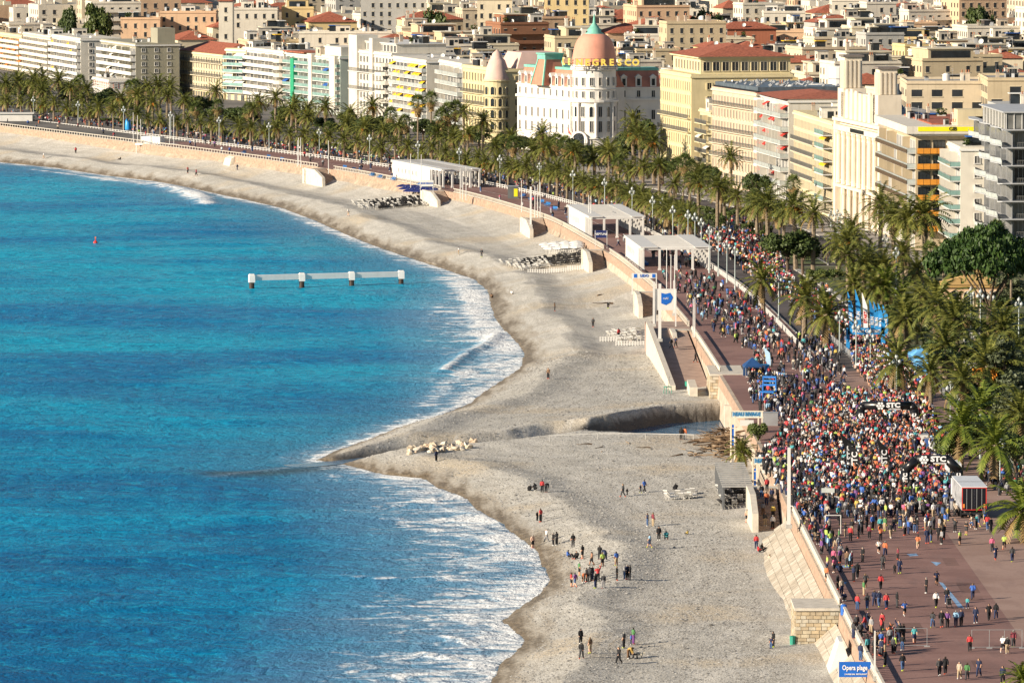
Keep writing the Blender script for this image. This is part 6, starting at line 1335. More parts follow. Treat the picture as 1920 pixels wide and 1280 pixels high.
for px, py, top in [(1574, 665, 590), (1605, 690, 608), (1632, 690, 625), (1681, 750, 672), (1782, 788, 722), (1460, 598, 520), (1290, 470, 400), (1303, 480, 405), (1315, 478, 415), (1330, 512, 430), (1347, 518, 442), (1363, 530, 456), (1378, 545, 468), (1243, 438, 375), (1640, 500, 460), (1660, 510, 445), (1680, 560, 470), (1820, 640, 545), (1838, 660, 550), (1858, 640, 552), (1910, 650, 565), (1795, 800, 742), (1838, 860, 785), (1875, 905, 826), (1558, 425, 400), (1576, 440, 405), (1590, 445, 412), (1570, 440, 398)]:
    p = U(px, py, 7.0); lamp(p.x, p.y, 7.0, 'pale globe lamp post near the race crowd and garden' if px > 1450 else 'pale globe lamp post beside the pergola promenade', ZAT(top, p.y) - 7.0)
for y in np.arange(1330, 2260, 36.0):
    p = off(y, 17.4); lamp(p.x, p.y, 7.0, 'pale globe lamp post along the curving promenade', 7.4)
# flag poles in small groups by the stairs
FPM = MB().lathe([(.1, 0), (.07, 8.5), (.1, 8.6), (.01, 8.8)], 6).mesh('flagpole', WHITE)
for px, py in [(250, 268), (258, 270), (264, 272), (318, 272), (326, 274), (558, 312), (564, 314), (616, 326), (560, 310), (770, 352), (790, 352), (863, 372), (868, 374), (874, 376), (978, 398), (1003, 408), (1008, 408), (1013, 408), (1104, 438), (1108, 440), (1250, 545), (1258, 545), (1265, 550), (1300, 632), (1303, 632)]:
    p = U(px, py, 7.0); tag(ob('flagpole', FPM, None, p, sc=(1, 1, R.uniform(.75, 1.0))), 'thin white flagpole at the promenade edge', 'flagpole', 'white flagpoles at the promenade edge')
def column_pole(px, py, h, w_, label):
    p = U(px, py, 7.0); t = thing('white_mast', label, 'mast', p); MB().box(-w_, w_, -w_, w_, 0, h, taper=.03).build('shaft', WHITE, t); MB().box(-w_ * 1.8, w_ * 1.8, -w_ * 1.8, w_ * 1.8, 0, .5).build('base', CONCRETE, t)
column_pole(1479, 990, 10.2, .22, 'tall thick white mast beside the stairs and the crowd'); column_pole(1226, 612, 8.0, .2, 'thick white mast left of the blue heart sign'); column_pole(1237, 640, 10.0, .26, 'tallest white mast beside the head of the ramp'); column_pole(1264, 592, 6.5, .2, 'white mast right of the blue heart sign'); column_pole(1640, 1276, 5.2, .1, 'thin white pole beside the blue beach sign'); column_pole(995, 425, 9.0, .22, 'white mast with green box by the far stairs')
# beach restaurant sign, nearest
SB = M('sign_blue', (.01, .12, .5), .5, .05); SW = M('sign_white', (.85, .85, .85), .5, 0)
p = AT(1573, 640, 6.3); x1 = AT(1636, 640, 6.3).x; t = thing('beach_sign', 'blue panel sign with white script at the bottom edge', 'sign', (p.x, 640, 2.4)); w_ = x1 - p.x
bxo(t, 'panel', SB, 0, w_, -.05, .05, 3.75, 5.35); bxo(t, 'frame', WHITE, -.1, 0, -.07, .07, 0, 5.45); bxo(t, 'frame', WHITE, w_, w_ + .1, -.07, .07, 0, 5.45)
q = text(t, 'Opera plage', .72, SW, (w_ * .47, -.09, 4.72), bold=.01, squeeze=.74); text(t, 'LOUNGE BAR  RESTAURANT', .2, SW, (w_ / 2, -.09, 4.05), bold=.004, squeeze=.9)
m = MB(); m.add([(0, 0, 0), (2.6, 0, 0), (2.6, 6, 0), (0, 6, 0), (1.1, .6, 3.4), (1.5, .6, 3.4), (1.5, 5.4, 3.4), (1.1, 5.4, 3.4)], [(0, 1, 5, 4), (1, 2, 6, 5), (2, 3, 7, 6), (3, 0, 4, 7), (4, 5, 6, 7)]); p = UB(1572, 1262); tag(m.build('white_tent', WHITE, None, (p.x - 1.0, p.y, p.z)), 'pointed white canvas tent behind the blue beach sign', 'tent')
# two white frames with blue lettering
def gate(label, px0, px1, ytop, ybase, zb):
    D = U((px0 + px1) / 2, ybase, zb).y; a, c = AT(px0, D, zb), AT(px1, D, zb); w_ = c.x - a.x; h = ZAT(ytop, D) - zb; t = thing('beach_gate', label, 'sign frame', (a.x, D, zb), 0, 'white and blue sign frames'); CRM = M('frame_cream', (.74, .66, .52), .7, .1)
    for x in (0, .55, w_ - .75, w_ - .2): bxo(t, 'post', CRM, x, x + .2, 0, .2, -1.5, h)
    for z in (h - 1.05, h - .12): bxo(t, 'rail', CRM, -.1, w_ + .1, -.02, .22, z, z + .14)
    for k in range(3): bxo(t, 'rail', CRM, 0, .75, .02, .18, h * (.2 + .22 * k), h * (.2 + .22 * k) + .1)
    bxo(t, 'sign_board', M('board_pale', (.55, .68, .72), .6, .1), .1, w_ - .1, .05, .12, h - .9, h - .14); text(t, 'BEAU RIVAGE', .72, M('letter_blue', (.03, .2, .42), .6, .1), (w_ / 2, 0.0, h - .5), bold=.03, squeeze=w_ / 5.2)
    bxo(t, 'hanging_board', WHITE, w_ * .3, w_ * .72, .02, .1, h - 2.2, h - 1.35); bxo(t, 'side_panel', SB, .25, .55, .06, .1, h * .3, h * .72)
gate('farther white sign frame with blue letters above the driftwood', 1369, 1430, 770, 862, 3.0); gate('nearer white sign frame with blue letters over the stairs', 1410, 1472, 857, 932, 2.8)
# dark slatted beach shelter
p = UB(1357, 955); q = AT(1410, p.y, p.z); W_ = q.x - p.x; Dp = 33; DG = M('shelter_grey', (.11, .115, .12), .7, .15, 1); t = thing('beach_shelter', 'dark grey slatted beach shelter beside the stairs', 'shelter', (p.x, p.y, p.z - .1))
for x in (0, W_): 
    for y in (0, Dp * .5, Dp): bxo(t, 'post', DG, x - .12, x + .12, y - .12, y + .12, 0, 2.9)
for x in (0, W_): bxo(t, 'beam', DG, x - .15, x + .15, -.3, Dp + .3, 2.9, 3.15)
SLG = M('slat_pale', (.34, .34, .33), .7, .15, 1)
for i in range(12): bxo(t, 'slat', SLG, -.2, W_ + .2, i * 2.9, i * 2.9 + .7, 3.151, 3.34)
for i in range(11): bxo(t, 'side_slat', DG, -.1, -.02, .2, Dp - .2, .25 * i, .25 * i + .16)
MB().box(.4, W_ - .4, 4, Dp - 2, 0, .35).build('deck', CONCRETE, t)
# small apron walls near the shelter: sofa-like white benches
def lounger_mesh(fr, cu):
    m = MB(); m.box(-.33, .33, 0, 1.3, .28, .36); m.add([(-.33, 1.3, .28), (.33, 1.3, .28), (.33, 1.9, .8), (-.33, 1.9, .8), (-.33, 1.3, .36), (.33, 1.3, .36), (.33, 1.85, .86), (-.33, 1.85, .86)], [(3, 2, 1, 0), (4, 5, 6, 7), (0, 1, 5, 4), (1, 2, 6, 5), (2, 3, 7, 6), (3, 0, 4, 7)])
    for x in (-.3, .25):
        for y in (.1, 1.5): m.box(x, x + .05, y, y + .05, 0, .3)
    m.box(-.3, .3, .05, 1.28, .361, .43, 1); m.add([(-.3, 1.32, .42), (.3, 1.32, .42), (.3, 1.82, .9), (-.3, 1.82, .9)], [(0, 1, 2, 3)], 1); return m.mesh('sun_lounger', [fr, cu])
LGB = lounger_mesh(DARKMETAL, BLACK); LGW = lounger_mesh(WHITE, M('white_cushion', (.7, .69, .66), .7, .1)); LGN = lounger_mesh(WHITE, M('navy_cushion', (.02, .03, .12), .7, .1))
def parasol(x, y, z, mat, label, r=1.7):
    t = thing('parasol', label, 'parasol', (x, y, z), R.uniform(0, 1), 'parasols on the beach'); k = 'canopy_' + mat.name
    me = bpy.data.meshes.get(k) or MB().lathe([(1.75, 1.95), (1.7, 2.1), (.9, 2.42), (.05, 2.6)], 8).mesh(k, mat); ob('canopy', me, t); ob('pole', bpy.data.meshes.get('parasol_pole') or MB().tube((0, 0, -.2), (0, 0, 2.7), .04, .04, 6).mesh('parasol_pole', WHITE), t)
NAVY = M('parasol_navy', (.012, .02, .12), .7, .15)
def lay(quad, nx, ny, fn):
    for i in range(nx):
        for j in range(ny):
            u_, v_ = (i + .5) / nx, (j + .5) / ny; a = [quad[0][k] * (1 - u_) + quad[1][k] * u_ for k in (0, 1)]; c = [quad[3][k] * (1 - u_) + quad[2][k] * u_ for k in (0, 1)]
            p = UB(a[0] * (1 - v_) + c[0] * v_ + R.uniform(-1.2, 1.2), a[1] * (1 - v_) + c[1] * v_ + R.uniform(-.4, .4)); fn(p, i, j)
def bed(me, label, grp, prob=.0):
    def f(p, i, j): tag(ob('sun_lounger', me if R.random() > prob else LGW, None, p, R.uniform(-.5, .5) + 2.6, sc=1.12), label, 'sun lounger', grp)
    return f
lay([(690, 380), (800, 370), (808, 386), (706, 394)], 15, 7, bed(LGB, 'black and white lounger in the packed block by the navy parasols', 'loungers packed by the navy parasols', .35))
lay([(664, 380), (690, 378), (700, 394), (680, 392)], 4, 3, bed(LGW, 'bare white lounger at the left end of the packed block', 'bare loungers left of the packed block'))
lay([(745, 362), (818, 366), (822, 376), (765, 376)], 6, 3, lambda p, i, j: parasol(p.x, p.y, p.z, NAVY, 'dark navy parasol over the packed loungers'))
lay([(940, 492), (1030, 484), (1042, 500), (985, 508)], 9, 5, bed(LGW, 'white lounger in the tangled heap before the white parasols', 'white loungers heaped below the pergolas', .0))
lay([(972, 492), (1036, 484), (1040, 496), (985, 500)], 6, 3, bed(LGB, 'black chair in the tangled heap before the white parasols', 'black chairs heaped below the pergolas'))
lay([(1030, 484), (1098, 478), (1100, 495), (1045, 500)], 9, 4, bed(LGB, 'lounger in neat rows on the white deck below the stairs', 'loungers in rows on the white deck'))
lay([(1010, 474), (1090, 470), (1092, 482), (1030, 486)], 4, 3, lambda p, i, j: parasol(p.x, p.y, p.z, WHITE, 'white parasol beside the lounger deck'))
lay([(1146, 628), (1205, 620), (1208, 640), (1165, 643)], 6, 4, bed(LGW, 'white lounger stacked beside the narrow stairs', 'white loungers by the narrow stairs', .0))
lay([(1150, 622), (1205, 616), (1206, 628), (1160, 632)], 4, 2, bed(LGN, 'navy lounger beside the narrow stairs', 'navy loungers by the narrow stairs'))
lay([(1255, 928), (1310, 920), (1312, 934), (1265, 938)], 4, 2, bed(LGW, 'white beach seat left of the dark shelter', 'white seats by the shelter'))
lay([(1362, 915), (1402, 915), (1404, 948), (1366, 952)], 4, 4, bed(LGB, 'black lounger under the dark slatted shelter', 'loungers under the shelter', .3))
# low white picket fences round the decks
PK = MB()
for i in range(14): PK.box(-3.5 + i * .5, -3.3 + i * .5, -.03, .03, 0, .9)
PK.box(-3.5, 3.4, -.02, .02, .3, .4); PK.box(-3.5, 3.4, -.02, .02, .7, .8); PKM = PK.mesh('picket_panel', WHITE)
for i, (px, py) in enumerate([(1020, 512), (1060, 510), (1095, 506), (1190, 648), (1060, 476), (1160, 640)]):
    p = UB(px, py); t = thing('picket_fence', ['white picket panel before the lounger heap', 'white picket panel at the front of the deck', 'white picket panel at the right of the deck', 'white picket panel by the narrow stairs', 'white picket panel behind the deck', 'white picket panel left of the narrow stairs'][i], 'fence', p); ob('panel', PKM, t)
# heart sign, navy sign, arch signs
p = U(1248, 612, 7.0); t = thing('heart_sign', 'white framed sign with a blue heart shape above the balustrade', 'sign', p); z0 = ZAT(575, p.y) - 7
bxo(t, 'board', WHITE, -1.9, 1.9, 0, .12, z0 - .6, z0 + 3.2); MB().add([(-1.3 * math.sin(a) ** 1 if 0 else x, -.05, z0 + 1.4 + z) for a, x, z in [(0, 0, -1.1), (0, .9, -.6), (0, 1.3, .3), (0, .8, 1.1), (0, 0, .9), (0, -.8, 1.1), (0, -1.3, .3), (0, -1.0, -.7)]], [tuple(range(8))]).build('heart', SB, t); text(t, 'ruhl', .6, SW, (0, -.09, z0 + 1.5))
for x in (-1.8, 1.8): bxo(t, 'post', WHITE, x - .12, x + .12, -.1, .1, 0, z0 + 3.2)
p = U(1127, 466, 7.0); t = thing('navy_sign', 'navy sign with white letters beside the middle pergola', 'sign', p); z0 = ZAT(446, p.y) - 7; bxo(t, 'board', M('sign_navy', (.02, .03, .12), .5, .1), -1.4, 1.4, 0, .12, z0, z0 + 1.6); text(t, 'NEPTUNE', .62, SW, (0, -.06, z0 + .8), bold=.01)
for x in (-1.3, 1.2): bxo(t, 'post', WHITE, x, x + .1, -.05, .0, 0, z0 + 1.6)
p = U(1208, 552, 7.0); t = thing('arch_sign', 'white beam sign with blue squares over the promenade edge', 'sign', p); z0 = ZAT(517, p.y) - 7
bxo(t, 'board', WHITE, -2.4, 2.4, 0, .15, z0 - .5, z0 + .5); text(t, 'LIDO', .7, SB, (0, -.06, z0), bold=.02)
for x in (-2.0, 1.5): bxo(t, 'blue_square', SB, x, x + .6, -.05, 0, z0 - .35, z0 + .35)
for x in (-2.4, 2.2): bxo(t, 'post', WHITE, x, x + .2, -.05, .14, 0, z0 - .5)
p = U(800, 372, 7.0); t = thing('beach_club_sign', 'white panel sign with blue letters beside the farthest pergola', 'sign', p); z0 = ZAT(345, p.y) - 7; bxo(t, 'board', WHITE, -1.7, 1.7, 0, .12, z0 - .6, z0 + .9); text(t, 'BLUE BEACH', .52, SB, (0, -.06, z0 + .15), bold=.01)
for x in (-1.6, 1.5): bxo(t, 'post', WHITE, x, x + .12, -.05, .0, 0, z0)
p = U(962, 372, 7.0); t = thing('kiosk', 'dark grey kiosk box with yellow poster on the promenade', 'kiosk', p); MB().box(-1.3, 1.3, -1.0, 1.0, 0, 2.9).build('body', M('kiosk_grey', (.12, .13, .13), .5, .15), t); bxo(t, 'poster', YB, .2, 1.1, -1.06, -1.0, .5, 2.4); MB().box(-1.5, 1.5, -1.2, 1.2, 2.9, 3.1).build('roof', GREYMETAL, t)
# rows of blue chairs along the balustrade (each bench a row of joined blue seats)
BCH = MB()
for i in range(5): x = i * .62; BCH.box(-.3, .22, x, x + .52, .38, .45); BCH.add([(.22, x, .4), (.22, x + .52, .4), (.36, x + .52, .95), (.36, x, .95)], [(0, 1, 2, 3), (3, 2, 1, 0)]); BCH.box(-.28, -.22, x, x + .05, 0, .4); BCH.box(.18, .24, x, x + .05, 0, .4)
BCM = BCH.mesh('blue_bench', M('chair_blue', (.03, .2, .5), .5, .1))
for px, py in [(985, 372), (1000, 377), (1018, 383), (1030, 388), (1072, 412), (1080, 416), (648, 318), (665, 322), (700, 332), (715, 336), (790, 350), (800, 353), (505, 298), (530, 303), (460, 290), (1043, 396), (740, 340)]:
    p = U(px, py - 1, 7.0); tag(ob('blue_bench', BCM, None, p, .35), 'row of blue seats facing the sea along the balustrade', 'bench', 'rows of blue seats along the promenade')
# rocks at the creek mouth
def rock_mesh(seed):
    bm = bmesh.new(); bmesh.ops.create_icosphere(bm, subdivisions=1, radius=1.0); rnd = random.Random(seed)
    for v in bm.verts: v.co *= rnd.uniform(.65, 1.15); v.co.z *= .75
    me = bpy.data.meshes.new('rock'); bm.to_mesh(me); bm.free(); me.materials.append(M('boulder_%d' % (seed % 3), [(.55, .47, .36), (.62, .56, .46), (.48, .38, .28)][seed % 3], .9, .2, 1.2, bump=.05)); return me
RK = [rock_mesh(i) for i in range(6)]
for i in range(58):
    u_ = i / 58; px = 770 + 120 * u_ + R.uniform(-8, 8); p = U(px, 858 - 16 * u_ + R.uniform(-6, 5), 1.2); z = bz(p.x, p.y); s_ = R.uniform(.35, .85)
    tag(ob('rock', RK[i % 6], None, (p.x, p.y, z + s_ * .3), rot=(R.random(), R.random(), R.uniform(0, 6)), sc=(s_ * R.uniform(.8, 1.4), s_, s_ * .8)), 'pale boulder in the heap at the creek mouth', 'rock', 'boulders at the creek mouth')
# driftwood heap
t0 = UB(1345, 842); t = thing('driftwood_heap', 'tangled brown driftwood heap beside the creek outlet', 'driftwood', t0); BRM = []
for k in range(6):
    rnd = random.Random(k); m = MB(); a = Vector((0, 0, 0)); d = Vector((1, 0, 0))
    for s_ in range(4): b_ = a + d * .7 + Vector((0, rnd.uniform(-.25, .25), rnd.uniform(-.12, .15))); m.tube(a, b_, .12 - .022 * s_, .10 - .022 * s_, 5); a = b_
    BRM.append(m.mesh('branch', M('wood_%d' % (k % 3), [(.17, .11, .065), (.10, .065, .04), (.28, .20, .125)][k % 3], .95, .3, 2)))
for i in range(280):
    r = abs(R.gauss(0, 1)); a = R.uniform(0, 6.28); x, y = math.cos(a) * r * 2.5 + 1.0, math.sin(a) * r * 8.0 - 4; hz = bz(t0.x + x, t0.y + y) - t0.z; hh = max(0, 3.6 * math.exp(-r * r * .6)); x = min(x, 3.5)
    ob('branch', BRM[i % 6], t, (x, y, hz + R.random() * hh + .08), rot=(R.uniform(-.3, .3), R.uniform(-.25, .2), R.uniform(0, 6.28)), sc=R.uniform(.5, 1.25))
for i, (px, py, ln) in enumerate([(1310, 828, 1.6), (1220, 840, .8), (1290, 850, .9), (1110, 833, .9), (1130, 838, .7), (1180, 832, .6), (1120, 555, 1.4), (1150, 570, 1.5), (1128, 848, .5)]):
    p = UB(px, py); tag(ob('driftwood_branch', BRM[i % 6], None, p + Vector((0, 0, .1)), R.uniform(0, 6), sc=ln), 'stray driftwood branch lying on the pebbles', 'branch', 'stray driftwood on the beach')
# tape across the creek
t = thing('barrier_tape', 'thin white barrier tape strung along the creek edge', 'tape', UB(1060, 828)); c = t.location.copy(); prev = None; m = MB()
for px, py in [(1030, 828), (1120, 824), (1210, 824), (1300, 826)]:
    p = UB(px, py) - c; m.tube(p, p + Vector((0, 0, 1.0)), .03, .03, 5)
    if prev: m.add([prev + Vector((0, 0, .9)), p + Vector((0, 0, .9)), p + Vector((0, 0, .98)), prev + Vector((0, 0, .98))], [(0, 1, 2, 3)])
    prev = p
m.build('tape', WHITE, t)
# green lifeguard chair, blue chair sculpture, litter bins
GRNP = M('green_paint', (.03, .28, .2), .6, .1); p = UB(1252, 738); t = thing('lifeguard_stool', 'small green metal frame standing alone on the pebbles', 'stool', p, .4)
for x, y in ((-.4, -.4), (.4, -.4), (-.4, .4), (.4, .4)): MB().tube((x * 1.3, y * 1.3, 0), (x, y, 1.1), .05, .05, 5).build('leg', GRNP, t)
MB().box(-.5, .5, -.5, .5, 1.1, 1.2).build('seat', GRNP, t); MB().tube((.3, .3, 1.2), (.5, .5, 2.8), .04, .03, 5).build('mast', DARKMETAL, t)
p = U(1440, 757, 7.0); t = thing('chair_sculpture', 'giant blue chair sculpture among the race crowd', 'sculpture', p, -.3); CB = M('chair_sculpture_blue', (.02, .16, .5), .5, .1)
for x, y, h in ((-1.1, -.9, 1.9), (1.1, -.9, 1.9), (-1.1, .9, 4.2), (1.1, .9, 4.2)): MB().tube((x, y, 0), (x * .9, y, h), .13, .11, 6).build('leg', CB, t)
MB().box(-1.15, 1.15, -1.0, 1.0, 1.8, 2.0).build('seat', CB, t)
for z in (2.7, 3.3, 3.9): MB().box(-1.05, 1.05, .82, .95, z, z + .32).build('back_slat', CB, t)
BIN = MB().lathe([(.3, 0), (.34, .9), (.36, .95), (.2, 1.0)], 8).mesh('litter_bin', GRNP)
for i, (px, py, z) in enumerate([(1486, 1208, None), (1582, 1152, 7.0), (1471, 1035, None), (1288, 726, None), (1108, 508, None)]):
    p = UB(px, py) if z is None else U(px, py, z); tag(ob('litter_bin', BIN if z is None else MB().lathe([(.35, 0), (.35, 1.1), (.2, 1.2)], 10).mesh('litter_bin', BLUE), None, p), ['green litter bin beside the stone bastion', 'blue bin against the foreground balustrade', 'green bin at the foot of the sloping wall', 'green bin at the ramp foot', 'green bin before the white deck'][i], 'litter bin')
# inflatable arches
ABL = M('arch_black', (.012, .012, .014), .3, .2, 1, spec=.5)
def arch(label, pxl, pxr, ytop, ybase, cut):
    p = U(pxl, ybase, 7.0); q = U(pxr, ybase, 7.0); w_ = q.x - p.x; h = ZAT(ytop, p.y) - 7.0; r = .62; t = thing('inflatable_arch', label, 'arch', p); pts = [(0, 0), (0, h - r - cut), (cut, h - r), (w_ - cut, h - r), (w_, h - r - cut), (w_, 0)]; m = MB()
    names = ['leg', 'shoulder', 'crossbar', 'shoulder', 'leg']
    for i in range(5):
        m = MB(); a, c = Vector((pts[i][0], 0, pts[i][1])), Vector((pts[i + 1][0], 0, pts[i + 1][1])); m.tube(a, c, r, r, 12); 
        m.add([(c.x + r * math.cos(u) * math.cos(v), c.y + r * math.sin(u) * math.cos(v), c.z + r * math.sin(v)) for u in np.linspace(0, 5.5, 8) for v in (-1.2, -.5, .5, 1.2)], [(i_ * 4 + j, ((i_ + 1) % 8) * 4 + j, ((i_ + 1) % 8) * 4 + j + 1, i_ * 4 + j + 1) for i_ in range(8) for j in range(3)]); m.build(names[i], ABL, t, smooth=True)
    text(t, 'STC', .95, SW, (w_ / 2 + .8, -r - .02, h - r + .08), bold=.05, squeeze=1.2); text(t, 'NUTRITION', .32, SW, (w_ / 2 + 1.0, -r * .92, h - r - .5), bold=.01)
    m = MB()
    for k in range(7):
        x, z = (0, 0) if k == 6 else (.42 * math.cos(k * 1.047), .42 * math.sin(k * 1.047)); m.tube((w_ / 2 - 1.1 + x, -r - .06, h - r + z), (w_ / 2 - 1.1 + x, -r - .02, h - r + z), .19, .19, 8)
    m.build('logo_dots', SW, t)
    for x in (0, w_): q_ = text(t, 'STC', .7, SW, (x, -r - .02, (h - r) * .45), bold=.05); q_.rotation_euler = (math.pi / 2, -math.pi / 2, 0)
arch('farther black inflatable start arch above the runners', 1614, 1714, 752, 800, .5); arch('nearer black inflatable arch beside the white truck', 1697, 1797, 852, 922, 1.5)
# feather banners
def banner(label, px, py, h, w_, mat, txt, lean=0.25, ink=None, ts=.8):
    p = U(px, py, 7.0); t = thing('feather_banner', label, 'banner', p, R.uniform(-.15, .15), 'feather banners at the race'); m = MB(); n = 10; V = []
    for i in range(n + 1): z = .5 + (h - .5) * i / n; e = lean * (i / n) ** 2 * h * .25; wl = w_ * (1 if i < n - 3 else (n - i) / 3.3 + .1); V += [(-e, -.02, z), (-e + wl, -.02, z), (-e, .02, z), (-e + wl, .02, z)]
    for i in range(n): k = 4 * i; m.add([V[k + j] for j in range(8)], [(0, 1, 5, 4), (3, 2, 6, 7)])
    m.build('cloth', mat, t); MB().tube((0, 0, 0), (-.02, 0, h * .6), .04, .03, 6).build('pole', GREYMETAL, t); MB().box(-.4, .4, -.4, .4, 0, .08).build('foot', DARKMETAL, t)
    if txt: q = text(t, txt, ts, ink or SW, (w_ * .5 - lean * h * .055, -.05, h * .5), bold=.03); q.rotation_euler = (math.pi / 2, -math.pi / 2, 0)
banner('left black feather banner leaning over the runners', 1588, 885, 5.4, 1.3, BLACK, 'STC', .8, ts=1.1); banner('black feather banner just right of the leaning one', 1596, 890, 4.4, 1.2, BLACK, 'STC', .5, ts=1.1); banner('black feather banner in the middle of the runners', 1652, 890, 4.9, 1.2, BLACK, 'STC', .5, ts=1.1); banner('slim black feather banner beside the road works', 1752, 860, 4.6, .7, BLACK, '', .2)
BB = M('banner_blue', (.03, .28, .65), .6, .25, .8)
for i, (px, h, mat) in enumerate([(1592, 8.6, BB), (1606, 9.0, BB), (1619, 8.4, SW), (1632, 7.2, BB), (1640, 6.9, BB), (1648, 6.6, BB), (1657, 6.3, BB)]): banner(['leftmost tall blue feather banner by the start', 'second tall blue feather banner by the start', 'white feather banner with red letters by the start', 'first of the four shorter blue banners', 'second of the four shorter blue banners', 'third of the four shorter blue banners', 'rightmost of the shorter blue banners'][i], px, 640, h, .78, mat, 'RUN' if mat is BB else 'START', .15, SW if mat is BB else AWM['red'], .7)
# blue start gantry behind the banners, tents, truck, barriers
def marquee(label, px, py, w_, d_, h, mat, name='tent'):
    p = U(px, py, 7.0); t = thing(name, label, 'tent', p, .1)
    for x in (0, w_):
        for y in (0, d_): MB().tube((x, y, 0), (x, y, h), .05, .05, 5).build('leg', GREYMETAL, t)
    MB().add([(-.1, -.1, h - .3), (w_ + .1, -.1, h - .3), (w_ + .1, d_ + .1, h - .3), (-.1, d_ + .1, h - .3), (-.1, -.1, h), (w_ + .1, -.1, h), (w_ + .1, d_ + .1, h), (-.1, d_ + .1, h), (w_ / 2, d_ / 2, h + 1.3)], [(0, 1, 5, 4), (1, 2, 6, 5), (2, 3, 7, 6), (3, 0, 4, 7), (4, 5, 8), (5, 6, 8), (6, 7, 8), (7, 4, 8)]).build('canopy', mat, t); MB().box(0, w_, d_ - .05, d_, .1, h - .3).build('back_sheet', mat, t)
TB = M('tent_blue', (.12, .36, .66), .6, .35, .5); marquee('pale blue marquee tent left of the garden palms', 1714, 700, 3.4, 6, 3.0, TB); marquee('second blue marquee tent just before the first', 1722, 712, 2.8, 5, 2.6, TB); marquee('small blue canopy over the race table', 1398, 708, 2.6, 3, 1.9, M('tent_navy', (.02, .07, .2), .6, .2)); 
p = U(1590, 660, 7.0); t = thing('start_gantry', 'blue start gantry wall below the feather banners', 'gantry', p); MB().box(0, 6.2, 0, .4, 3.0, 4.1).build('beam', BB, t); MB().box(-.3, .3, 0, .5, 0, 4.1).build('tower', BB, t); MB().box(5.6, 6.3, 0, .5, 0, 5.4).build('tower', BB, t); text(t, 'PROM CLASSIC', .7, SW, (3.1, -.05, 3.55), bold=.02)
p = U(1404, 704, 7.0); t = thing('race_table', 'blue covered race table with white letters', 'table', p); MB().box(-.2, 3.4, -.5, .4, .0, .9).build('cloth', BLUE, t); bxo(t, 'banner_board', M('nice_blue', (.03, .33, .75), .5, .1), -.1, 3.3, -.62, -.55, .9, 1.9); text(t, 'NICE', .85, SW, (1.7, -.66, 1.4), bold=.03)
p = U(1432, 690, 7.0); banner('light blue feather flag beside the race table', 1436, 690, 3.4, .8, M('banner_pale', (.4, .6, .8), .6, .1), '', .4)
# articulated truck trailer
p = U(1803, 972, 7.0); q = U(1850, 972, 7.0); t = thing('truck_trailer', 'white roofed truck trailer with dark rear doors outlined in red and white', 'truck', p, 0.02); w_ = q.x - p.x; Ln = 13.5; TS = M('trailer_side', (.35, .36, .38), .4, .5, .8); RF = M('trailer_roof', (.66, .68, .7), .4, .06); RED = M('marker_red', (.6, .04, .03), .5, .1)
MB().box(0, w_, 0, Ln, 1.1, 4.0).build('body', [TS], t); MB().box(-.05, w_ + .05, -.05, Ln, 4.0, 4.12).build('roof', RF, t); bxo(t, 'roof_seam', DARKMETAL, -.06, w_ + .06, 6.0, 6.1, 4.12, 4.15)
for i in range(2): bxo(t, 'rear_door', M('door_dark', (.012, .012, .018), .3, .1), .14 + i * (w_ / 2 - .1), w_ / 2 - .04 + i * (w_ / 2 - .1), -.06, 0, 1.2, 3.88)
for x in (.02, w_ - .12): bxo(t, 'marker_strip', RED, x, x + .1, -.07, 0, 1.15, 3.98)
for z in (1.1, 3.9): bxo(t, 'marker_strip', RED, .12, w_ - .12, -.072, 0, z, z + .09)
for i in range(4): bxo(t, 'lock_bar', GREYMETAL, w_ * (.2 + .2 * i) - .03, w_ * (.2 + .2 * i) + .03, -.1, -.06, 1.2, 3.85)
for x in (.15, w_ - .4): bxo(t, 'tail_light', AWM['orange'], x, x + .22, -.09, -.06, 1.4, 1.9)
bxo(t, 'bumper', DARKMETAL, 0, w_, -.05, .15, .55, .75)
WH = MB().tube((-.16, 0, 0), (.16, 0, 0), .5, .5, 14).mesh('wheel', BLACK)
for y in (1.4, 2.7, 4.0):
    for x in (.2, w_ - .2): ob('wheel', WH, t, (x, y, .5))
MB().box(.1, w_ - .1, Ln + .8, Ln + 2.8, .9, 3.6).build('cab', RF, t); bxo(t, 'chassis', DARKMETAL, .6, w_ - .6, .3, Ln + 2.6, .7, 1.1)
for x in (.2, w_ - .2): ob('wheel', WH, t, (x, Ln + 2.0, .5))
p = U(1775, 905, 7.0); t = thing('grey_van', 'pale grey box van roof behind the truck', 'van', p); MB().box(0, 2.1, 0, 5.2, .5, 2.6, taper=.12).build('body', RF, t); bxo(t, 'rear_window', GLASS, .4, 1.7, -.02, .1, 1.5, 2.2)
for x in (.1, 2.0):
    for y in (1.0, 4.2): ob('wheel', WH, t, (x, y, .4), sc=.8)
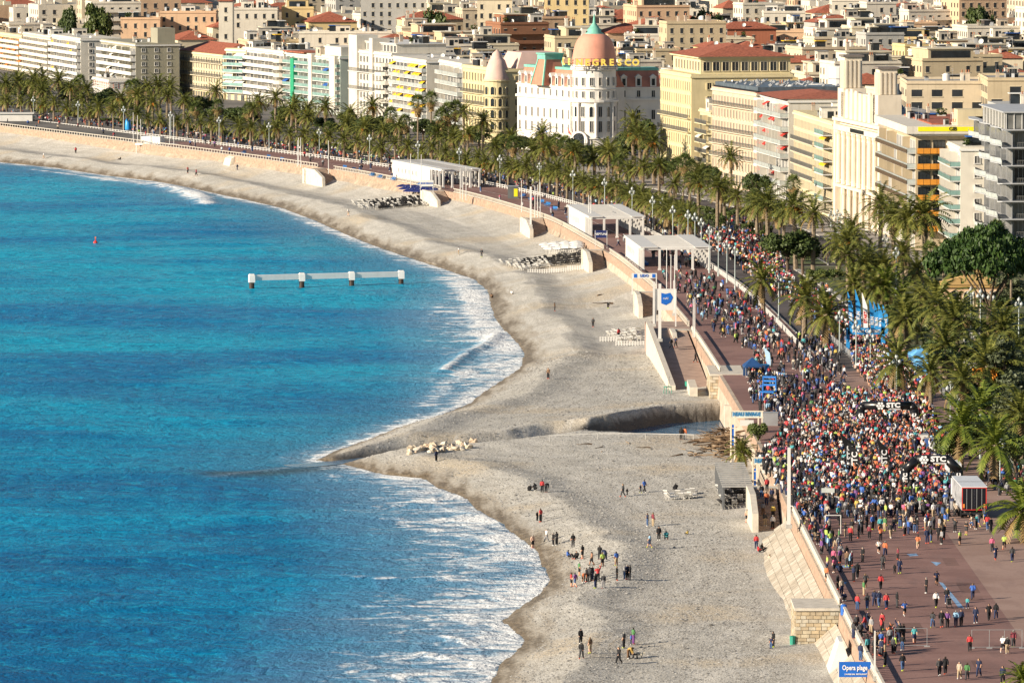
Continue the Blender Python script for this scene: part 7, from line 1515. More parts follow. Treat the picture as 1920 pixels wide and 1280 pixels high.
# crowd barriers: metal frames
BA = MB(); BA.tube((0, 0, .1), (0, 0, 1.1), .025, .025, 5).tube((2.3, 0, .1), (2.3, 0, 1.1), .025, .025, 5).tube((0, 0, 1.1), (2.3, 0, 1.1), .025, .025, 5).tube((0, 0, .2), (2.3, 0, .2), .025, .025, 5)
for i in range(1, 11): BA.tube((i * .21, 0, .2), (i * .21, 0, 1.1), .012, .012, 4, 0, False)
BA.box(-.03, .03, -.3, .3, 0, .06); BA.box(2.27, 2.33, -.3, .3, 0, .06); BAM = BA.mesh('crowd_barrier', GREYMETAL)
def barriers(a, c, n, label):
    p, q = U(*a, 7.0), U(*c, 7.0); ang = math.atan2(q.y - p.y, q.x - p.x)
    for i in range(n): tag(ob('crowd_barrier', BAM, None, p + (q - p) * (i / n), ang), label, 'barrier', 'metal crowd barriers')
barriers((1496, 800), (1530, 900), 22, 'grey metal barrier along the left side of the start pen'); barriers((1560, 640), (1630, 700), 20, 'grey metal barrier along the runners road'); barriers((1740, 930), (1786, 960), 3, 'grey metal barrier beside the truck')
# tall mesh fence frames lying open at the lower right
FE = MB(); FE.tube((0, 0, 0), (0, 0, 2.0), .03, .03, 5).tube((3.5, 0, 0), (3.5, 0, 2.0), .03, .03, 5).tube((0, 0, 2.0), (3.5, 0, 2.0), .03, .03, 5).tube((0, 0, .15), (3.5, 0, .15), .03, .03, 5); FE.box(-.3, .3, -.1, .1, 0, .12); FE.box(3.2, 3.8, -.1, .1, 0, .12); FEM = FE.mesh('fence_frame', GREYMETAL)
for i, (px, py) in enumerate([(1677, 1212), (1822, 1215), (1855, 1215)]): tag(ob('fence_frame', FEM, None, U(px, py, 7.0), .02), ['open metal fence frame behind the lower crowd', 'left metal fence frame at the lower right', 'right metal fence frame at the lower right'][i], 'fence')
p = U(1520, 968, 7.0); t = thing('goal_frame', 'white metal frame standing among the spectators', 'frame', U(1548, 1000, 7.0))
for x in (0, 1.9): MB().tube((x, 0, 0), (x, 0, 2.3), .06, .06, 6).build('post', WHITE, t)
MB().tube((0, 0, 2.3), (1.9, 0, 2.3), .06, .06, 6).build('crossbar', WHITE, t)
p = U(1540, 955, 7.0); t = thing('hand_sign', 'pale rectangular board raised above the spectators', 'sign', p); bxo(t, 'board', M('pale_board', (.55, .58, .55), .6, .1), 0, 1.7, 0, .06, 2.2, 2.8); MB().tube((.85, .05, 0), (.85, .05, 2.3), .04, .04, 5).build('post', GREYMETAL, t)
for i, (px, py, w_, c) in enumerate([(1560, 942, 2.6, WHITE), (1602, 930, 2.6, WHITE), (1518, 880, 1.3, YB), (1700, 912, 1.8, WHITE)]):
    p = U(px, py, 7.0); t = thing('race_table', ['white table at the left front of the start pen', 'white table at the front of the start pen', 'yellow box table at the left of the start pen', 'white table under the nearer arch'][i], 'table', p); MB().box(0, w_, 0, .9, .68, .78).build('top', c, t); MB().box(.05, w_ - .05, .04, .06, .02, .68).build('cloth', c, t)
    for x in (.1, w_ - .1): MB().tube((x, .8, 0), (x, .8, .7), .03, .03, 5).build('leg', GREYMETAL, t)
for i, (px, py, w_, h, c) in enumerate([(1735, 846, 2.2, 1.8, M('crate_blue', (.04, .1, .3), .6, .1)), (1722, 834, 1.4, 1.5, WHITE), (1765, 862, 1.6, 1.9, M('crate_cyan', (.06, .35, .6), .6, .1)), (1748, 858, 1.8, 2.2, GREYMETAL), (1428, 798, 2.4, 1.9, GREYMETAL), (1772, 905, 1.8, 1.4, M('crate_sky', (.1, .32, .62), .6, .1))]):
    p = U(px, py, 7.0); t = thing('equipment_box', ['navy equipment box right of the start pen', 'white equipment box right of the start pen', 'cyan equipment box by the garden', 'grey equipment cabinet by the garden', 'grey cabinet left of the start pen', 'sky blue box under the nearer arch'][i], 'box', p); MB().box(0, w_, 0, 1.4, 0, h).build('body', c, t); MB().box(-.06, w_ + .06, -.06, 1.46, h, h + .08).build('lid', GREYMETAL, t)
p = U(1808, 690, 7.0); t = thing('white_totem', 'white louvred totem cabin among the garden palms', 'cabin', p); MB().box(0, 2.6, 0, 2.4, 0, 6.0).build('body', WHITE, t); MB().box(-.2, 2.8, -.2, 2.6, 6.0, 6.3).build('roof', DARKMETAL, t)
for i in range(4): bxo(t, 'louvre', GREYMETAL, .1, 2.5, -.08, 0, .9 + i * 1.3, 1.0 + i * 1.3)
p = U(1772, 575, 7.0); t = thing('garden_pavilion', 'ochre arched garden pavilion under the stone pine', 'pavilion', p); MB().box(0, 11, 0, 8, 0, 3.6).build('wall', CWD['peach'], t); MB().box(-.4, 11.4, -.4, 8.4, 3.6, 4.1).build('cornice', OCHRE, t); hiproof(t, 0, 11, 0, 8, 4.1, 1.6, mat=OCHRE)
for i in range(4): ob('arch', win('arch', 1.7, 2.8, CREAMC, GLASS), t, (1.7 + 2.6 * i, -.02, .1))
# white deck platform far left, tent row far left
p = UB(262, 284); t = thing('white_deck', 'white raised deck at the far left of the beach', 'deck', p, -.4); MB().box(0, 11, -3, 3, 2.0, 2.4).build('floor', WHITE, t)
for x in (.3, 3.8, 7.2, 10.7):
    for y in (-2.7, 2.7): MB().tube((x, y, -.5), (x, y, 2.0), .12, .12, 6).build('leg', WHITE, t)
MB().box(1, 7, -1, 2, 2.4, 4.4).build('cabin', WHITE, t); p = U(12, 232, 7.0); t = thing('white_kiosk', 'white kiosk at the far left of the promenade', 'kiosk', p); MB().box(-4, 8, 0, 5, 0, 3.0).build('body', WHITE, t); MB().box(-4.5, 8.5, -.5, 5.5, 3.0, 3.3).build('roof', WHITE, t)
p = U(240, 246, 7.0); t = thing('blue_inflatable', 'blue inflatable column at the far left roadside', 'inflatable', p); MB().lathe([(.8, 0), (1.0, 1.0), (.8, 3.2), (.3, 3.8), (.01, 3.9)], 12).build('body', M('inflatable_blue', (.03, .3, .7), .4, .1), t, smooth=True); MB().box(-.6, .6, -.6, .6, 0, .15).build('base', DARKMETAL, t)
# ================================================================== PEOPLE: clothes and placing
TOPS = {'black': (.012, .012, .015), 'navy': (.015, .025, .075), 'red': (.52, .02, .025), 'dark grey': (.05, .05, .055), 'white': (.72, .71, .69), 'blue': (.03, .13, .5), 'orange': (.62, .15, .03), 'yellow': (.6, .42, .03), 'lime': (.38, .55, .04), 'pink': (.55, .09, .2), 'teal': (.03, .35, .38), 'brown': (.18, .1, .05), 'beige': (.45, .36, .26), 'light blue': (.25, .5, .72), 'green': (.06, .22, .06), 'purple': (.18, .06, .25), 'grey': (.28, .28, .29), 'maroon': (.22, .03, .05), 'mustard': (.5, .3, .03)}
for _k in TOPS: TOPS[_k] = tuple(.82 * q + .18 * (.3 * TOPS[_k][0] + .6 * TOPS[_k][1] + .1 * TOPS[_k][2]) for q in TOPS[_k])
BOTS = {'black': (.012, .012, .015), 'blue': (.05, .1, .22), 'dark grey': (.05, .05, .055), 'beige': (.4, .31, .2), 'navy': (.02, .03, .08), 'grey': (.25, .25, .26), 'purple': (.15, .05, .2), 'brown': (.16, .09, .05)}
def cm(pref, n, c): return M(pref + n.replace(' ', '_'), c, .8, 0)
SKINS = [M('skin_%d' % i, c, .6, 0) for i, c in enumerate([(.55, .33, .23), (.45, .26, .17), (.6, .38, .28), (.3, .16, .1)])]; HAIRS = [M('hair_%d' % i, c, .6, 0) for i, c in enumerate([(.02, .013, .008), (.06, .035, .018), (.18, .11, .05), (.25, .24, .22), (.03, .03, .03)])]; SHOE = [M('shoe_%d' % i, c, .6, 0) for i, c in enumerate([(.02, .02, .02), (.6, .6, .58), (.5, .6, .05), (.6, .1, .05)])]
NPEO = [0]
def person(x, y, z, rz, pose, top, bot, where, s_=1.0, shorts=False, bare=False, skirt=None):
    s_ *= 1.08
    o = ob('person', PM_[pose], None, (x, y, z), rz, sc=s_)
    sk = R.choice(SKINS); tm = sk if bare else cm('top_', top, TOPS[top]); bm_ = cm('trousers_', bot, BOTS[bot]); short_sleeve = shorts or bare or R.random() < .1
    for i, m in enumerate([sk, R.choice(HAIRS), tm, bm_, R.choice(SHOE), sk if shorts else bm_, sk if short_sleeve else tm]): o.material_slots[i].link = 'OBJECT'; o.material_slots[i].material = m
    up = 'bare-chested' if bare else '%s top' % top if shorts or top in ('lime', 'yellow', 'orange', 'light blue') else '%s jacket' % top
    who = 'child' if s_ < .85 else 'person'
    verb = {'standing': 'standing', 'arms_folded': 'standing', 'walking': 'walking', 'striding': 'walking', 'running': 'running', 'arms_up': 'waving', 'bending': 'bending over', 'sitting': 'sitting', 'crouching': 'crouching'}[pose]
    lab = '%s %s and %s %s %s %s' % (who, ('with bare chest' if bare else 'in ' + up), bot, 'shorts' if shorts else 'trousers', verb, where)
    tag(o, lab, 'person', 'people'); NPEO[0] += 1; return o
# --- people surveyed on the beach: photo pixel of the feet
def cr(ox, oy, k, pts): return [(ox + a / k, oy + c / k, *r) for a, c, *r in pts]
BP = cr(940, 860, 3.2, [(170, 192, 'sitting', 'black', 'black'), (205, 192, 'crouching', 'black', 'black'), (245, 200, 'standing', 'red', 'black'), (268, 200, 'bending', 'black', 'black'), (730, 228, 'walking', 'dark grey', 'dark grey'), (755, 222, 'walking', 'black', 'black', .62), (835, 203, 'walking', 'navy', 'black', .65), (858, 203, 'walking', 'blue', 'black'),
    (215, 370, 'standing', 'black', 'black', .7), (236, 378, 'standing', 'red', 'black'), (188, 535, 'standing', 'black', 'black', 1, 'bare'), (272, 500, 'walking', 'white', 'grey'), (312, 520, 'standing', 'black', 'black'), (332, 518, 'arms_folded', 'dark grey', 'black'), (430, 530, 'standing', 'black', 'dark grey'), (405, 590, 'sitting', 'blue', 'black'), (450, 598, 'sitting', 'black', 'black'), (487, 598, 'standing', 'black', 'black', 1, 'shorts'), (543, 640, 'walking', 'black', 'black', 1, 'bare'), (590, 602, 'arms_folded', 'black', 'black'), (607, 645, 'standing', 'lime', 'black', 1, 'shorts'), (625, 605, 'bending', 'navy', 'navy'), (690, 640, 'standing', 'blue', 'beige', 1, 'shorts'),
    (468, 700, 'standing', 'green', 'black', 1, 'shorts'), (492, 742, 'bending', 'orange', 'black', 1, 'shorts'), (512, 738, 'standing', 'black', 'black'), (530, 735, 'arms_folded', 'dark grey', 'black'), (545, 730, 'standing', 'black', 'navy'), (420, 765, 'standing', 'red', 'black', 1, 'shorts'), (443, 765, 'walking', 'purple', 'blue', 1, 'shorts'), (565, 775, 'standing', 'black', 'navy'), (612, 775, 'standing', 'dark grey', 'grey'), (580, 735, 'arms_up', 'red', 'black'), (693, 728, 'standing', 'black', 'black'), (738, 725, 'arms_folded', 'grey', 'blue'), (772, 725, 'standing', 'black', 'black', 1.05), (755, 722, 'standing', 'navy', 'black'), (877, 405, 'arms_folded', 'navy', 'blue'), (910, 405, 'standing', 'maroon', 'beige'), (945, 488, 'standing', 'black', 'black'), (990, 485, 'crouching', 'teal', 'dark grey'), (890, 533, 'walking', 'light blue', 'navy', 1, 'shorts'), (1115, 452, 'sitting', 'yellow', 'black', .6), (1045, 186, 'sitting', 'black', 'black'),
    (476, 1110, 'standing', 'black', 'black'), (480, 1198, 'walking', 'black', 'dark grey'), (533, 1165, 'standing', 'brown', 'beige', 1, 'shorts'), (735, 1135, 'standing', 'dark grey', 'black'), (778, 1115, 'standing', 'blue', 'navy', .7), (792, 1110, 'arms_folded', 'green', 'purple'), (760, 1198, 'bending', 'mustard', 'brown'), (705, 1228, 'walking', 'black', 'black'), (1475, 382, 'standing', 'black', 'black', 1, 'bare')])
BP += [(818, 865, 'standing', 'navy', 'black'), (1028, 710, 'standing', 'brown', 'black'), (1112, 613, 'standing', 'dark grey', 'black'), (1040, 583, 'standing', 'brown', 'dark grey'), (1140, 578, 'bending', 'black', 'black'), (903, 482, 'standing', 'dark grey', 'dark grey'), (860, 478, 'standing', 'white', 'beige'), (653, 405, 'walking', 'white', 'beige', 1, 'shorts'), (352, 325, 'standing', 'red', 'black'), (368, 330, 'walking', 'maroon', 'black'), (445, 320, 'walking', 'navy', 'navy'), (570, 342, 'walking', 'navy', 'navy'), (598, 338, 'standing', 'white', 'grey'), (142, 288, 'standing', 'red', 'black'), (82, 298, 'walking', 'white', 'beige', 1, 'shorts'), (225, 300, 'sitting', 'black', 'black'), (1277, 824, 'standing', 'black', 'black'), (1284, 824, 'standing', 'orange', 'grey'), (922, 558, 'sitting', 'brown', 'black'), (960, 552, 'sitting', 'white', 'beige'), (1446, 1216, 'standing', 'navy', 'blue', .75), (1450, 1213, 'standing', 'black', 'black'), (1424, 1035, 'sitting', 'red', 'black'), (1418, 1028, 'standing', 'red', 'navy'), (1430, 1032, 'sitting', 'black', 'black'), (1444, 1052, 'sitting', 'beige', 'beige'), (1185, 638, 'sitting', 'black', 'black'), (1160, 634, 'standing', 'red', 'black'), (1092, 500, 'standing', 'black', 'black')]
for q in BP:
    p = UB(q[0], q[1]); ex = q[6] if len(q) > 6 else ''; s_ = q[5] if len(q) > 5 else R.uniform(.97, 1.05)
    person(p.x, p.y, p.z - .02, R.uniform(0, 6.28), q[2], q[3], q[4], 'on the pebble beach', s_, ex in ('shorts', 'bare'), ex == 'bare')
# --- people surveyed on the near promenade
PP = cr(1440, 900, 3.369, [(598, 515, 'standing', 'black', 'black'), (530, 540, 'standing', 'maroon', 'black'), (500, 545, 'walking', 'brown', 'dark grey'), (565, 620, 'walking', 'black', 'black'), (725, 565, 'walking', 'dark grey', 'dark grey'), (800, 590, 'walking', 'black', 'black', .62), (832, 590, 'walking', 'navy', 'navy'), (617, 688, 'running', 'dark grey', 'black', 1, 'shorts'), (712, 690, 'walking', 'red', 'black'), (605, 730, 'standing', 'green', 'beige'), (565, 820, 'standing', 'red', 'blue'), (627, 815, 'walking', 'dark grey', 'blue'), (672, 795, 'walking', 'navy', 'navy'), (702, 800, 'walking', 'navy', 'blue'), (748, 815, 'walking', 'red', 'navy'), (815, 805, 'standing', 'black', 'dark grey'), (862, 865, 'running', 'blue', 'black', 1, 'shorts'), (1000, 715, 'standing', 'black', 'black'), (1065, 670, 'running', 'navy', 'black', 1, 'shorts'), (1062, 805, 'walking', 'white', 'black'), (1130, 780, 'walking', 'black', 'navy'), (1293, 755, 'running', 'blue', 'navy'), (1260, 810, 'walking', 'teal', 'navy', .7), (1312, 905, 'walking', 'navy', 'navy'), (1395, 885, 'walking', 'black', 'black'), (1440, 875, 'walking', 'black', 'navy'), (1040, 930, 'walking', 'dark grey', 'blue'), (1097, 930, 'walking', 'black', 'dark grey'), (1133, 930, 'walking', 'purple', 'black'), (1187, 925, 'walking', 'light blue', 'navy'), (1220, 920, 'walking', 'navy', 'black'),
    (948, 440, 'running', 'orange', 'beige', 1, 'shorts'), (820, 500, 'standing', 'maroon', 'black', .8), (700, 470, 'running', 'white', 'black', 1, 'shorts'), (740, 480, 'walking', 'orange', 'navy'), (1005, 400, 'standing', 'navy', 'navy'), (1097, 405, 'standing', 'grey', 'black'), (1030, 390, 'standing', 'dark grey', 'blue'), (1080, 380, 'standing', 'black', 'black'), (1110, 375, 'standing', 'black', 'dark grey'), (1212, 410, 'standing', 'lime', 'black', 1, 'shorts'), (1415, 450, 'walking', 'pink', 'dark grey'), (1437, 510, 'running', 'navy', 'navy'), (1492, 440, 'running', 'lime', 'black', 1, 'shorts'), (1543, 515, 'walking', 'dark grey', 'navy'), (652, 970, 'standing', 'grey', 'beige'), (715, 970, 'standing', 'red', 'black'), (830, 1010, 'standing', 'black', 'black'), (855, 1010, 'standing', 'black', 'black'), (925, 1030, 'walking', 'teal', 'navy', 1, 'shorts'), (1275, 1080, 'walking', 'red', 'black'), (1483, 1090, 'running', 'white', 'black', 1, 'shorts'), (1512, 1095, 'walking', 'black', 'beige'), (1550, 1055, 'walking', 'maroon', 'dark grey'), (740, 1175, 'standing', 'black', 'black'), (850, 1205, 'walking', 'black', 'blue'), (1083, 1235, 'walking', 'dark grey', 'black'), (1120, 1225, 'walking', 'black', 'black'), (1210, 1255, 'walking', 'beige', 'beige'), (1258, 1260, 'walking', 'green', 'dark grey'), (1332, 1240, 'walking', 'navy', 'navy'), (1483, 1285, 'walking', 'navy', 'black'), (560, 950, 'standing', 'dark grey', 'black'), (585, 1000, 'standing', 'dark grey', 'black'), (585, 1140, 'standing', 'navy', 'blue'), (630, 1100, 'standing', 'teal', 'black'), (680, 1085, 'standing', 'pink', 'black', .7), (715, 1105, 'walking', 'beige', 'navy'), (790, 1095, 'standing', 'dark grey', 'black'), (770, 1040, 'standing', 'grey', 'black'), (540, 1000, 'standing', 'dark grey', 'navy'), (690, 1030, 'bending', 'black', 'black'), (540, 640, 'arms_folded', 'navy', 'black'), (440, 690, 'standing', 'black', 'black'), (465, 720, 'standing', 'beige', 'navy'), (480, 760, 'sitting', 'navy', 'black'), (370, 640, 'standing', 'orange', 'black', 1, 'shorts'), (375, 570, 'standing', 'lime', 'blue', 1, 'shorts'), (418, 585, 'standing', 'pink', 'black', 1, 'shorts'), (455, 580, 'sitting', 'navy', 'navy')])
for q in PP:
    p = U(q[0], q[1], 7.0); ex = q[6] if len(q) > 6 else ''; s_ = q[5] if len(q) > 5 else R.uniform(.97, 1.05)
    person(p.x, p.y, 7.0, R.uniform(0, 6.28) if q[2] in ('standing', 'arms_folded') else R.choice([0.1, -.1, 3.0, 3.2]) + R.uniform(-.3, .3), q[2], q[3], q[4], 'on the red promenade', s_, ex == 'shorts')
# --- crowd sampled over surveyed patches of ground
DRESS_RUN = ['black'] * 13 + ['navy'] * 8 + ['dark grey'] * 5 + ['white'] * 10 + ['red'] * 7 + ['orange'] * 7 + ['lime'] * 3 + ['yellow'] * 2 + ['blue'] * 3 + ['teal'] * 2 + ['pink'] * 2 + ['light blue'] * 2 + ['grey'] * 3 + ['red'] * 3 + ['orange'] * 3 + ['white'] * 3 + ['maroon'] * 3 + ['beige'] * 2 + ['purple']
DRESS_SPEC = ['black'] * 16 + ['navy'] * 6 + ['dark grey'] * 6 + ['white'] * 3 + ['red'] * 4 + ['grey'] * 3 + ['blue'] * 3 + ['beige'] * 3 + ['brown', 'orange', 'lime', 'yellow', 'pink', 'teal', 'maroon', 'green', 'purple', 'light blue']
PTS = {}; CROWD = []
def sample(poly, n, dress, run, mind=.62, zone=''):
    Q = [U(a, c, 7.0) for a, c in poly]; xs, ys_ = [q.x for q in Q], [q.y for q in Q]; k = tries = 0
    while k < n and tries < n * 30:
        tries += 1; x, y = R.uniform(min(xs), max(xs)), R.uniform(min(ys_), max(ys_))
        if not inside(np.array([x]), np.array([y]), Q)[0]: continue
        ix, iy = int(x // 1), int(y // 1); ok = True
        for i in (-1, 0, 1):
            for j in (-1, 0, 1):
                for (a, c) in PTS.get((ix + i, iy + j), ()):
                    if (a - x) ** 2 + (c - y) ** 2 < mind * mind: ok = False
        if not ok: continue
        PTS.setdefault((ix, iy), []).append((x, y)); CROWD.append((y, x, R.choice(dress), run, zone)); k += 1
sample([(1482, 800), (1560, 760), (1615, 742), (1735, 738), (1752, 790), (1795, 865), (1800, 925), (1560, 935), (1520, 900), (1494, 850)], 1350, DRESS_RUN, 1, .55, 'in the start pen')
sample([(1420, 870), (1480, 800), (1525, 905), (1545, 960), (1500, 1000), (1478, 940)], 190, DRESS_SPEC, 0, .6, 'beside the stairs')
sample([(1500, 925), (1795, 925), (1795, 968), (1500, 975)], 190, DRESS_SPEC, 0, .6, 'before the pen')
sample([(1500, 962), (1800, 962), (1790, 1000), (1530, 1030)], 62, DRESS_SPEC, 0, .7, 'before the pen')
sample([(1800, 975), (1850, 975), (1860, 1005), (1800, 1005)], 9, DRESS_SPEC, 1, .7, 'behind the truck')
sample([(1525, 1000), (1590, 1040), (1600, 1070), (1545, 1060)], 16, DRESS_SPEC, 0, .7, 'by the near balustrade')
sample([(1600, 1180), (1700, 1180), (1690, 1240), (1620, 1235)], 16, DRESS_SPEC, 0, .7, 'by the near balustrade')
sample([(1400, 640), (1560, 640), (1600, 740), (1560, 760), (1490, 790), (1440, 760), (1420, 700)], 240, DRESS_SPEC, 0, .8, 'on the promenade')
sample([(1270, 560), (1400, 560), (1480, 640), (1400, 660), (1330, 620)], 140, DRESS_SPEC, 0, .8, 'on the promenade')
sample([(1240, 520), (1330, 520), (1420, 575), (1300, 575)], 60, DRESS_SPEC, 0, .8, 'on the promenade')
sample([(1590, 640), (1670, 640), (1745, 735), (1640, 735), (1600, 690)], 520, DRESS_RUN, 1, .6, 'on the road')
sample([(1470, 560), (1520, 555), (1680, 640), (1580, 645)], 200, DRESS_RUN, 1, .7, 'on the road')
sample([(1330, 440), (1440, 440), (1500, 555), (1450, 560), (1370, 490)], 430, DRESS_RUN, 1, .7, 'on the road')
sample([(1340, 405), (1420, 400), (1440, 440), (1350, 440)], 70, DRESS_SPEC, 0, .7, 'on the road')
sample([(1200, 450), (1330, 450), (1330, 500), (1240, 510)], 80, DRESS_SPEC, 0, .8, 'by the pergolas')
sample([(1500, 540), (1560, 545), (1560, 600), (1500, 590)], 40, DRESS_SPEC, 0, .7, 'on the road')
sample([(1420, 720), (1500, 720), (1500, 800), (1440, 790)], 60, DRESS_SPEC, 0, .7, 'on the promenade')
sample([(1398, 695), (1438, 690), (1455, 775), (1412, 770)], 38, DRESS_SPEC, 0, .8, 'on the promenade')
sample([(1850, 890), (1925, 890), (1925, 925), (1860, 930)], 40, DRESS_SPEC, 0, .7, 'on the garden path')
sample([(1270, 625), (1310, 640), (1330, 720), (1310, 720)], 0, DRESS_SPEC, 0)
for y in np.arange(1290, 2280, 1.1):
    o = R.uniform(20.6, 32); p = off(y, o); CROWD.append((p.y, p.x, R.choice(DRESS_RUN), 1, 'road'))
for _ in range(170):
    y = R.uniform(1290, 2200); p = off(y, R.choice([R.uniform(1, 16), R.uniform(15, 20)])); CROWD.append((p.y, p.x, R.choice(DRESS_SPEC), 0, 'far promenade'))
# people on the stairs and the ramp
c_, t_ = off(806, -.5), tang(806)
for i, (u_, v_, tp_, bo_) in enumerate([(2, -1.0, 'white', 'black'), (2.4, -2.0, 'dark grey', 'beige'), (5.5, -.8, 'yellow', 'black'), (6.0, -2.1, 'grey', 'brown'), (9.5, -1.5, 'orange', 'navy'), (11, -.7, 'navy', 'black'), (12.5, -2.0, 'black', 'blue'), (14.5, -1.2, 'red', 'black')]):
    st = int(u_ / (16 / 14)); person(c_.x + v_ * t_.y + u_ * t_.x, c_.y + u_ * t_.y - v_ * t_.x, 2.4 + (st + 1) * (4.58 / 14), R.choice([0, 3.1]) + R.uniform(-.3, .3), 'standing', tp_, bo_, 'on the stairs')
for yy, o_, tp_ in [(1070, -4.4, 'black'), (1071, -3.6, 'navy'), (1052, -1.2, 'dark grey')]:
    p = off(yy, o_); person(p.x, p.y, 2.7 + (yy - 1018) / 78 * 4.25, R.uniform(0, 6), 'walking', tp_, 'black', 'on the long ramp')
CROWD.sort()
sun_side = 0
n_ind = 0; LIM = 300 - NPEO[0]; rest = []
for (y, x, top, run, zone) in CROWD:
    if n_ind < LIM:
        sh = run and R.random() < .6; pose = R.choice(['standing', 'standing', 'arms_folded', 'walking', 'arms_up', 'standing']) if not run else R.choice(['standing', 'running', 'walking', 'arms_folded'])
        person(x, y, 7.0, R.uniform(0, 6.28), pose, top, R.choice(['black', 'black', 'navy', 'blue', 'dark grey', 'beige']), zone, R.uniform(.93, 1.06), sh); n_ind += 1
    else: rest.append((y, x, top, run))
# the rest of the crowd: one mass, every figure a full body with its own clothes
src = {}
for k, me in PL_.items():
    v = np.empty(len(me.vertices) * 3, np.float32); me.vertices.foreach_get('co', v); v = v.reshape(-1, 3)
    lv = np.empty(len(me.loops), np.int32); me.loops.foreach_get('vertex_index', lv); ls = np.empty(len(me.polygons), np.int32); me.polygons.foreach_get('loop_start', ls); mi = np.empty(len(me.polygons), np.int32); me.polygons.foreach_get('material_index', mi); lt = np.diff(np.append(ls, len(lv)))
    src[k] = (v, lv, lt, mi)
VV, LV, LT, CC = [], [], [], []; nv = 0
skc = [np.array(c) * .8 for c in [(.55, .33, .23), (.45, .26, .17), (.5, .31, .22), (.3, .16, .1)]]; hac = [(.02, .013, .008), (.03, .02, .012), (.05, .03, .016), (.11, .065, .03), (.02, .02, .022), (.02, .02, .05), (.5, .5, .48), (.3, .05, .04)]
for (y, x, top, run) in rest:
    v, lv, lt, mi = src[R.choice(['running', 'walking', 'standing', 'arms_folded', 'arms_up'] if run else ['standing', 'arms_folded', 'walking', 'striding', 'standing'])]
    a = R.uniform(0, 6.28); s_ = R.uniform(1.0, 1.13); c_, q = math.cos(a), math.sin(a); w_ = v * s_; VV.append(np.stack([w_[:, 0] * c_ - w_[:, 1] * q + x, w_[:, 0] * q + w_[:, 1] * c_ + y, w_[:, 2] + (6.9 if x - xw(min(y, 2390)) > 18.4 else 7.0)], 1)); LV.append(lv + nv); LT.append(lt); nv += len(v)
    sk = R.choice(skc); sh = run and R.random() < .6; bt = BOTS[R.choice(['black', 'black', 'black', 'navy', 'dark grey', 'blue', 'grey'])]; tp = TOPS[top]; pal = np.array([sk, R.choice(hac), tp, bt, R.choice([(.02, .02, .02), (.6, .6, .58)]), sk if sh else bt, sk if sh else tp]); CC.append(pal[mi])
VV = np.concatenate(VV); LV = np.concatenate(LV); LT = np.concatenate(LT); CC = np.concatenate(CC)
me = bpy.data.meshes.new('crowd'); me.vertices.add(len(VV)); me.vertices.foreach_set('co', VV.ravel().astype(np.float32)); me.loops.add(len(LV)); me.loops.foreach_set('vertex_index', LV.astype(np.int32)); me.polygons.add(len(LT)); me.polygons.foreach_set('loop_start', np.concatenate([[0], np.cumsum(LT)[:-1]]).astype(np.int32)); me.polygons.foreach_set('use_smooth', np.ones(len(LT), bool))
at = me.attributes.new('clothes', 'FLOAT_COLOR', 'FACE'); at.data.foreach_set('color', np.concatenate([CC, np.ones((len(CC), 1))], 1).astype(np.float32).ravel()); me.update(calc_edges=True)
cmn = NT('crowd_clothes'); an = cmn.N.new('ShaderNodeAttribute'); an.attribute_name = 'clothes'; cmn.L.new(an.outputs['Color'], cmn.p.inputs['Base Color']); cmn.set('Roughness', .8); me.materials.append(cmn.m)
co = ob('crowd', me); co['kind'] = 'stuff'; co['label'] = 'dense mass of runners and spectators filling road and promenade'; co['category'] = 'crowd'
print('people', NPEO[0] , 'stuff', len(rest), 'tris', len(LT) * 2)
# dog and pushchairs
p = UB(1199, 1233); t = thing('dog', 'pale dog standing beside the mustard coat on the beach', 'dog', p, 1.2); bm = MB(); bm.lathe([(.01, -.42), (.13, -.36), (.17, -.1), (.14, .2), (.12, .34), (.01, .42)], 8); bd = bm.build('body', M('dog_fur', (.5, .46, .38), .9, .15), t, (0, 0, .48), smooth=True); bd.rotation_euler = (math.pi / 2, 0, 0)
for x in (-.09, .09):
    for y in (-.28, .26): MB().tube((x, y, .42), (x, y + .03, .2), .06, .04, 6).tube((x, y + .03, .2), (x, y, 0), .04, .035, 6).build('leg', MATS['dog_fur'], t)
MB().lathe([(.01, -.05), (.09, 0), (.1, .12), (.06, .24), (.04, .3)], 8).build('head', MATS['dog_fur'], t, (0, -.42, .66)).rotation_euler = (1.7, 0, 0); MB().tube((0, -.34, .5), (0, -.46, .68), .1, .07, 6).build('neck', MATS['dog_fur'], t); MB().tube((0, .4, .52), (0, .6, .72), .03, .015, 5).build('tail', MATS['dog_fur'], t)
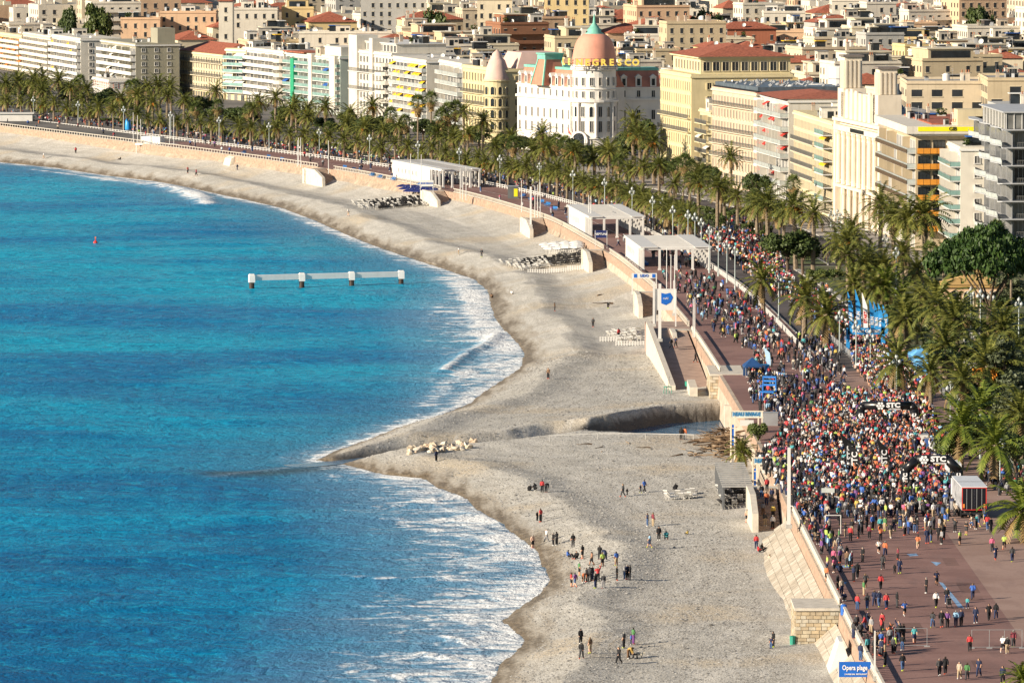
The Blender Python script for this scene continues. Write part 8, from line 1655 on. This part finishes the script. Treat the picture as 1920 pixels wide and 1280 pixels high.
def pushchair(p, rz, label):
    t = thing('pushchair', label, 'pushchair', p, rz); MB().box(-.25, .25, -.35, .25, .4, .55).add([(-.25, .2, .5), (.25, .2, .5), (.25, .42, 1.05), (-.25, .42, 1.05), (-.25, -.05, 1.1), (.25, -.05, 1.1)], [(0, 1, 2, 3), (3, 2, 5, 4)]).build('seat', BLACK, t); MB().tube((-.25, -.4, .2), (-.25, .6, 1.05), .02, .02, 5).tube((.25, -.4, .2), (.25, .6, 1.05), .02, .02, 5).tube((-.25, .6, 1.05), (.25, .6, 1.05), .025, .025, 5).tube((-.25, .35, .2), (-.25, -.1, .6), .02, .02, 5).tube((.25, .35, .2), (.25, -.1, .6), .02, .02, 5).build('frame', GREYMETAL, t)
    for x in (-.27, .27):
        for y in (-.4, .35): MB().tube((x - .03, y, .17), (x + .03, y, .17), .17, .17, 10).build('wheel', BLACK, t)
pushchair(UB(1187, 1234), .6, 'dark pushchair beside the mustard coat on the beach'); pushchair(U(1440 + 1145 / 3.369, 900 + 806 / 3.369, 7), 0, 'dark pushchair pushed across the red promenade'); pushchair(U(1440 + 600 / 3.369, 900 + 985 / 3.369, 7), .8, 'dark pushchair near the foreground balustrade'); pushchair(U(1440 + 690 / 3.369, 900 + 1050 / 3.369, 7), 2.0, 'dark pushchair in the family group at lower right')
# ================================================================== labels that single out
ORD = ['leftmost', 'second from left', 'third from left', 'fourth from left', 'fifth from left', 'sixth from left', 'seventh from left', 'eighth from left', 'ninth from left', 'tenth from left']
bpy.context.view_layer.update()
grp = {}
for o in THINGS: grp.setdefault(o['label'], []).append(o)
for lab, os_ in grp.items():
    if len(os_) == 1: continue
    if os_[0]['category'] in ('sun lounger', 'rock', 'branch', 'parasol') : continue
    os_.sort(key=lambda o: PX(o.location.x, o.location.y, o.location.z)[0]); n = len(os_)
    for i, o in enumerate(os_):
        sfx = ORD[i] if i < 10 else 'rightmost' if i == n - 1 else '%dth from left' % (i + 1) if (i + 1) % 10 not in (1, 2, 3) or 10 < (i + 1) % 100 < 14 else '%d%s from left' % (i + 1, {1: 'st', 2: 'nd', 3: 'rd'}[(i + 1) % 10])
        o['label'] = '%s, %s' % (lab, sfx)
print('THINGS', len(THINGS), 'OBJECTS', len(bpy.data.objects))
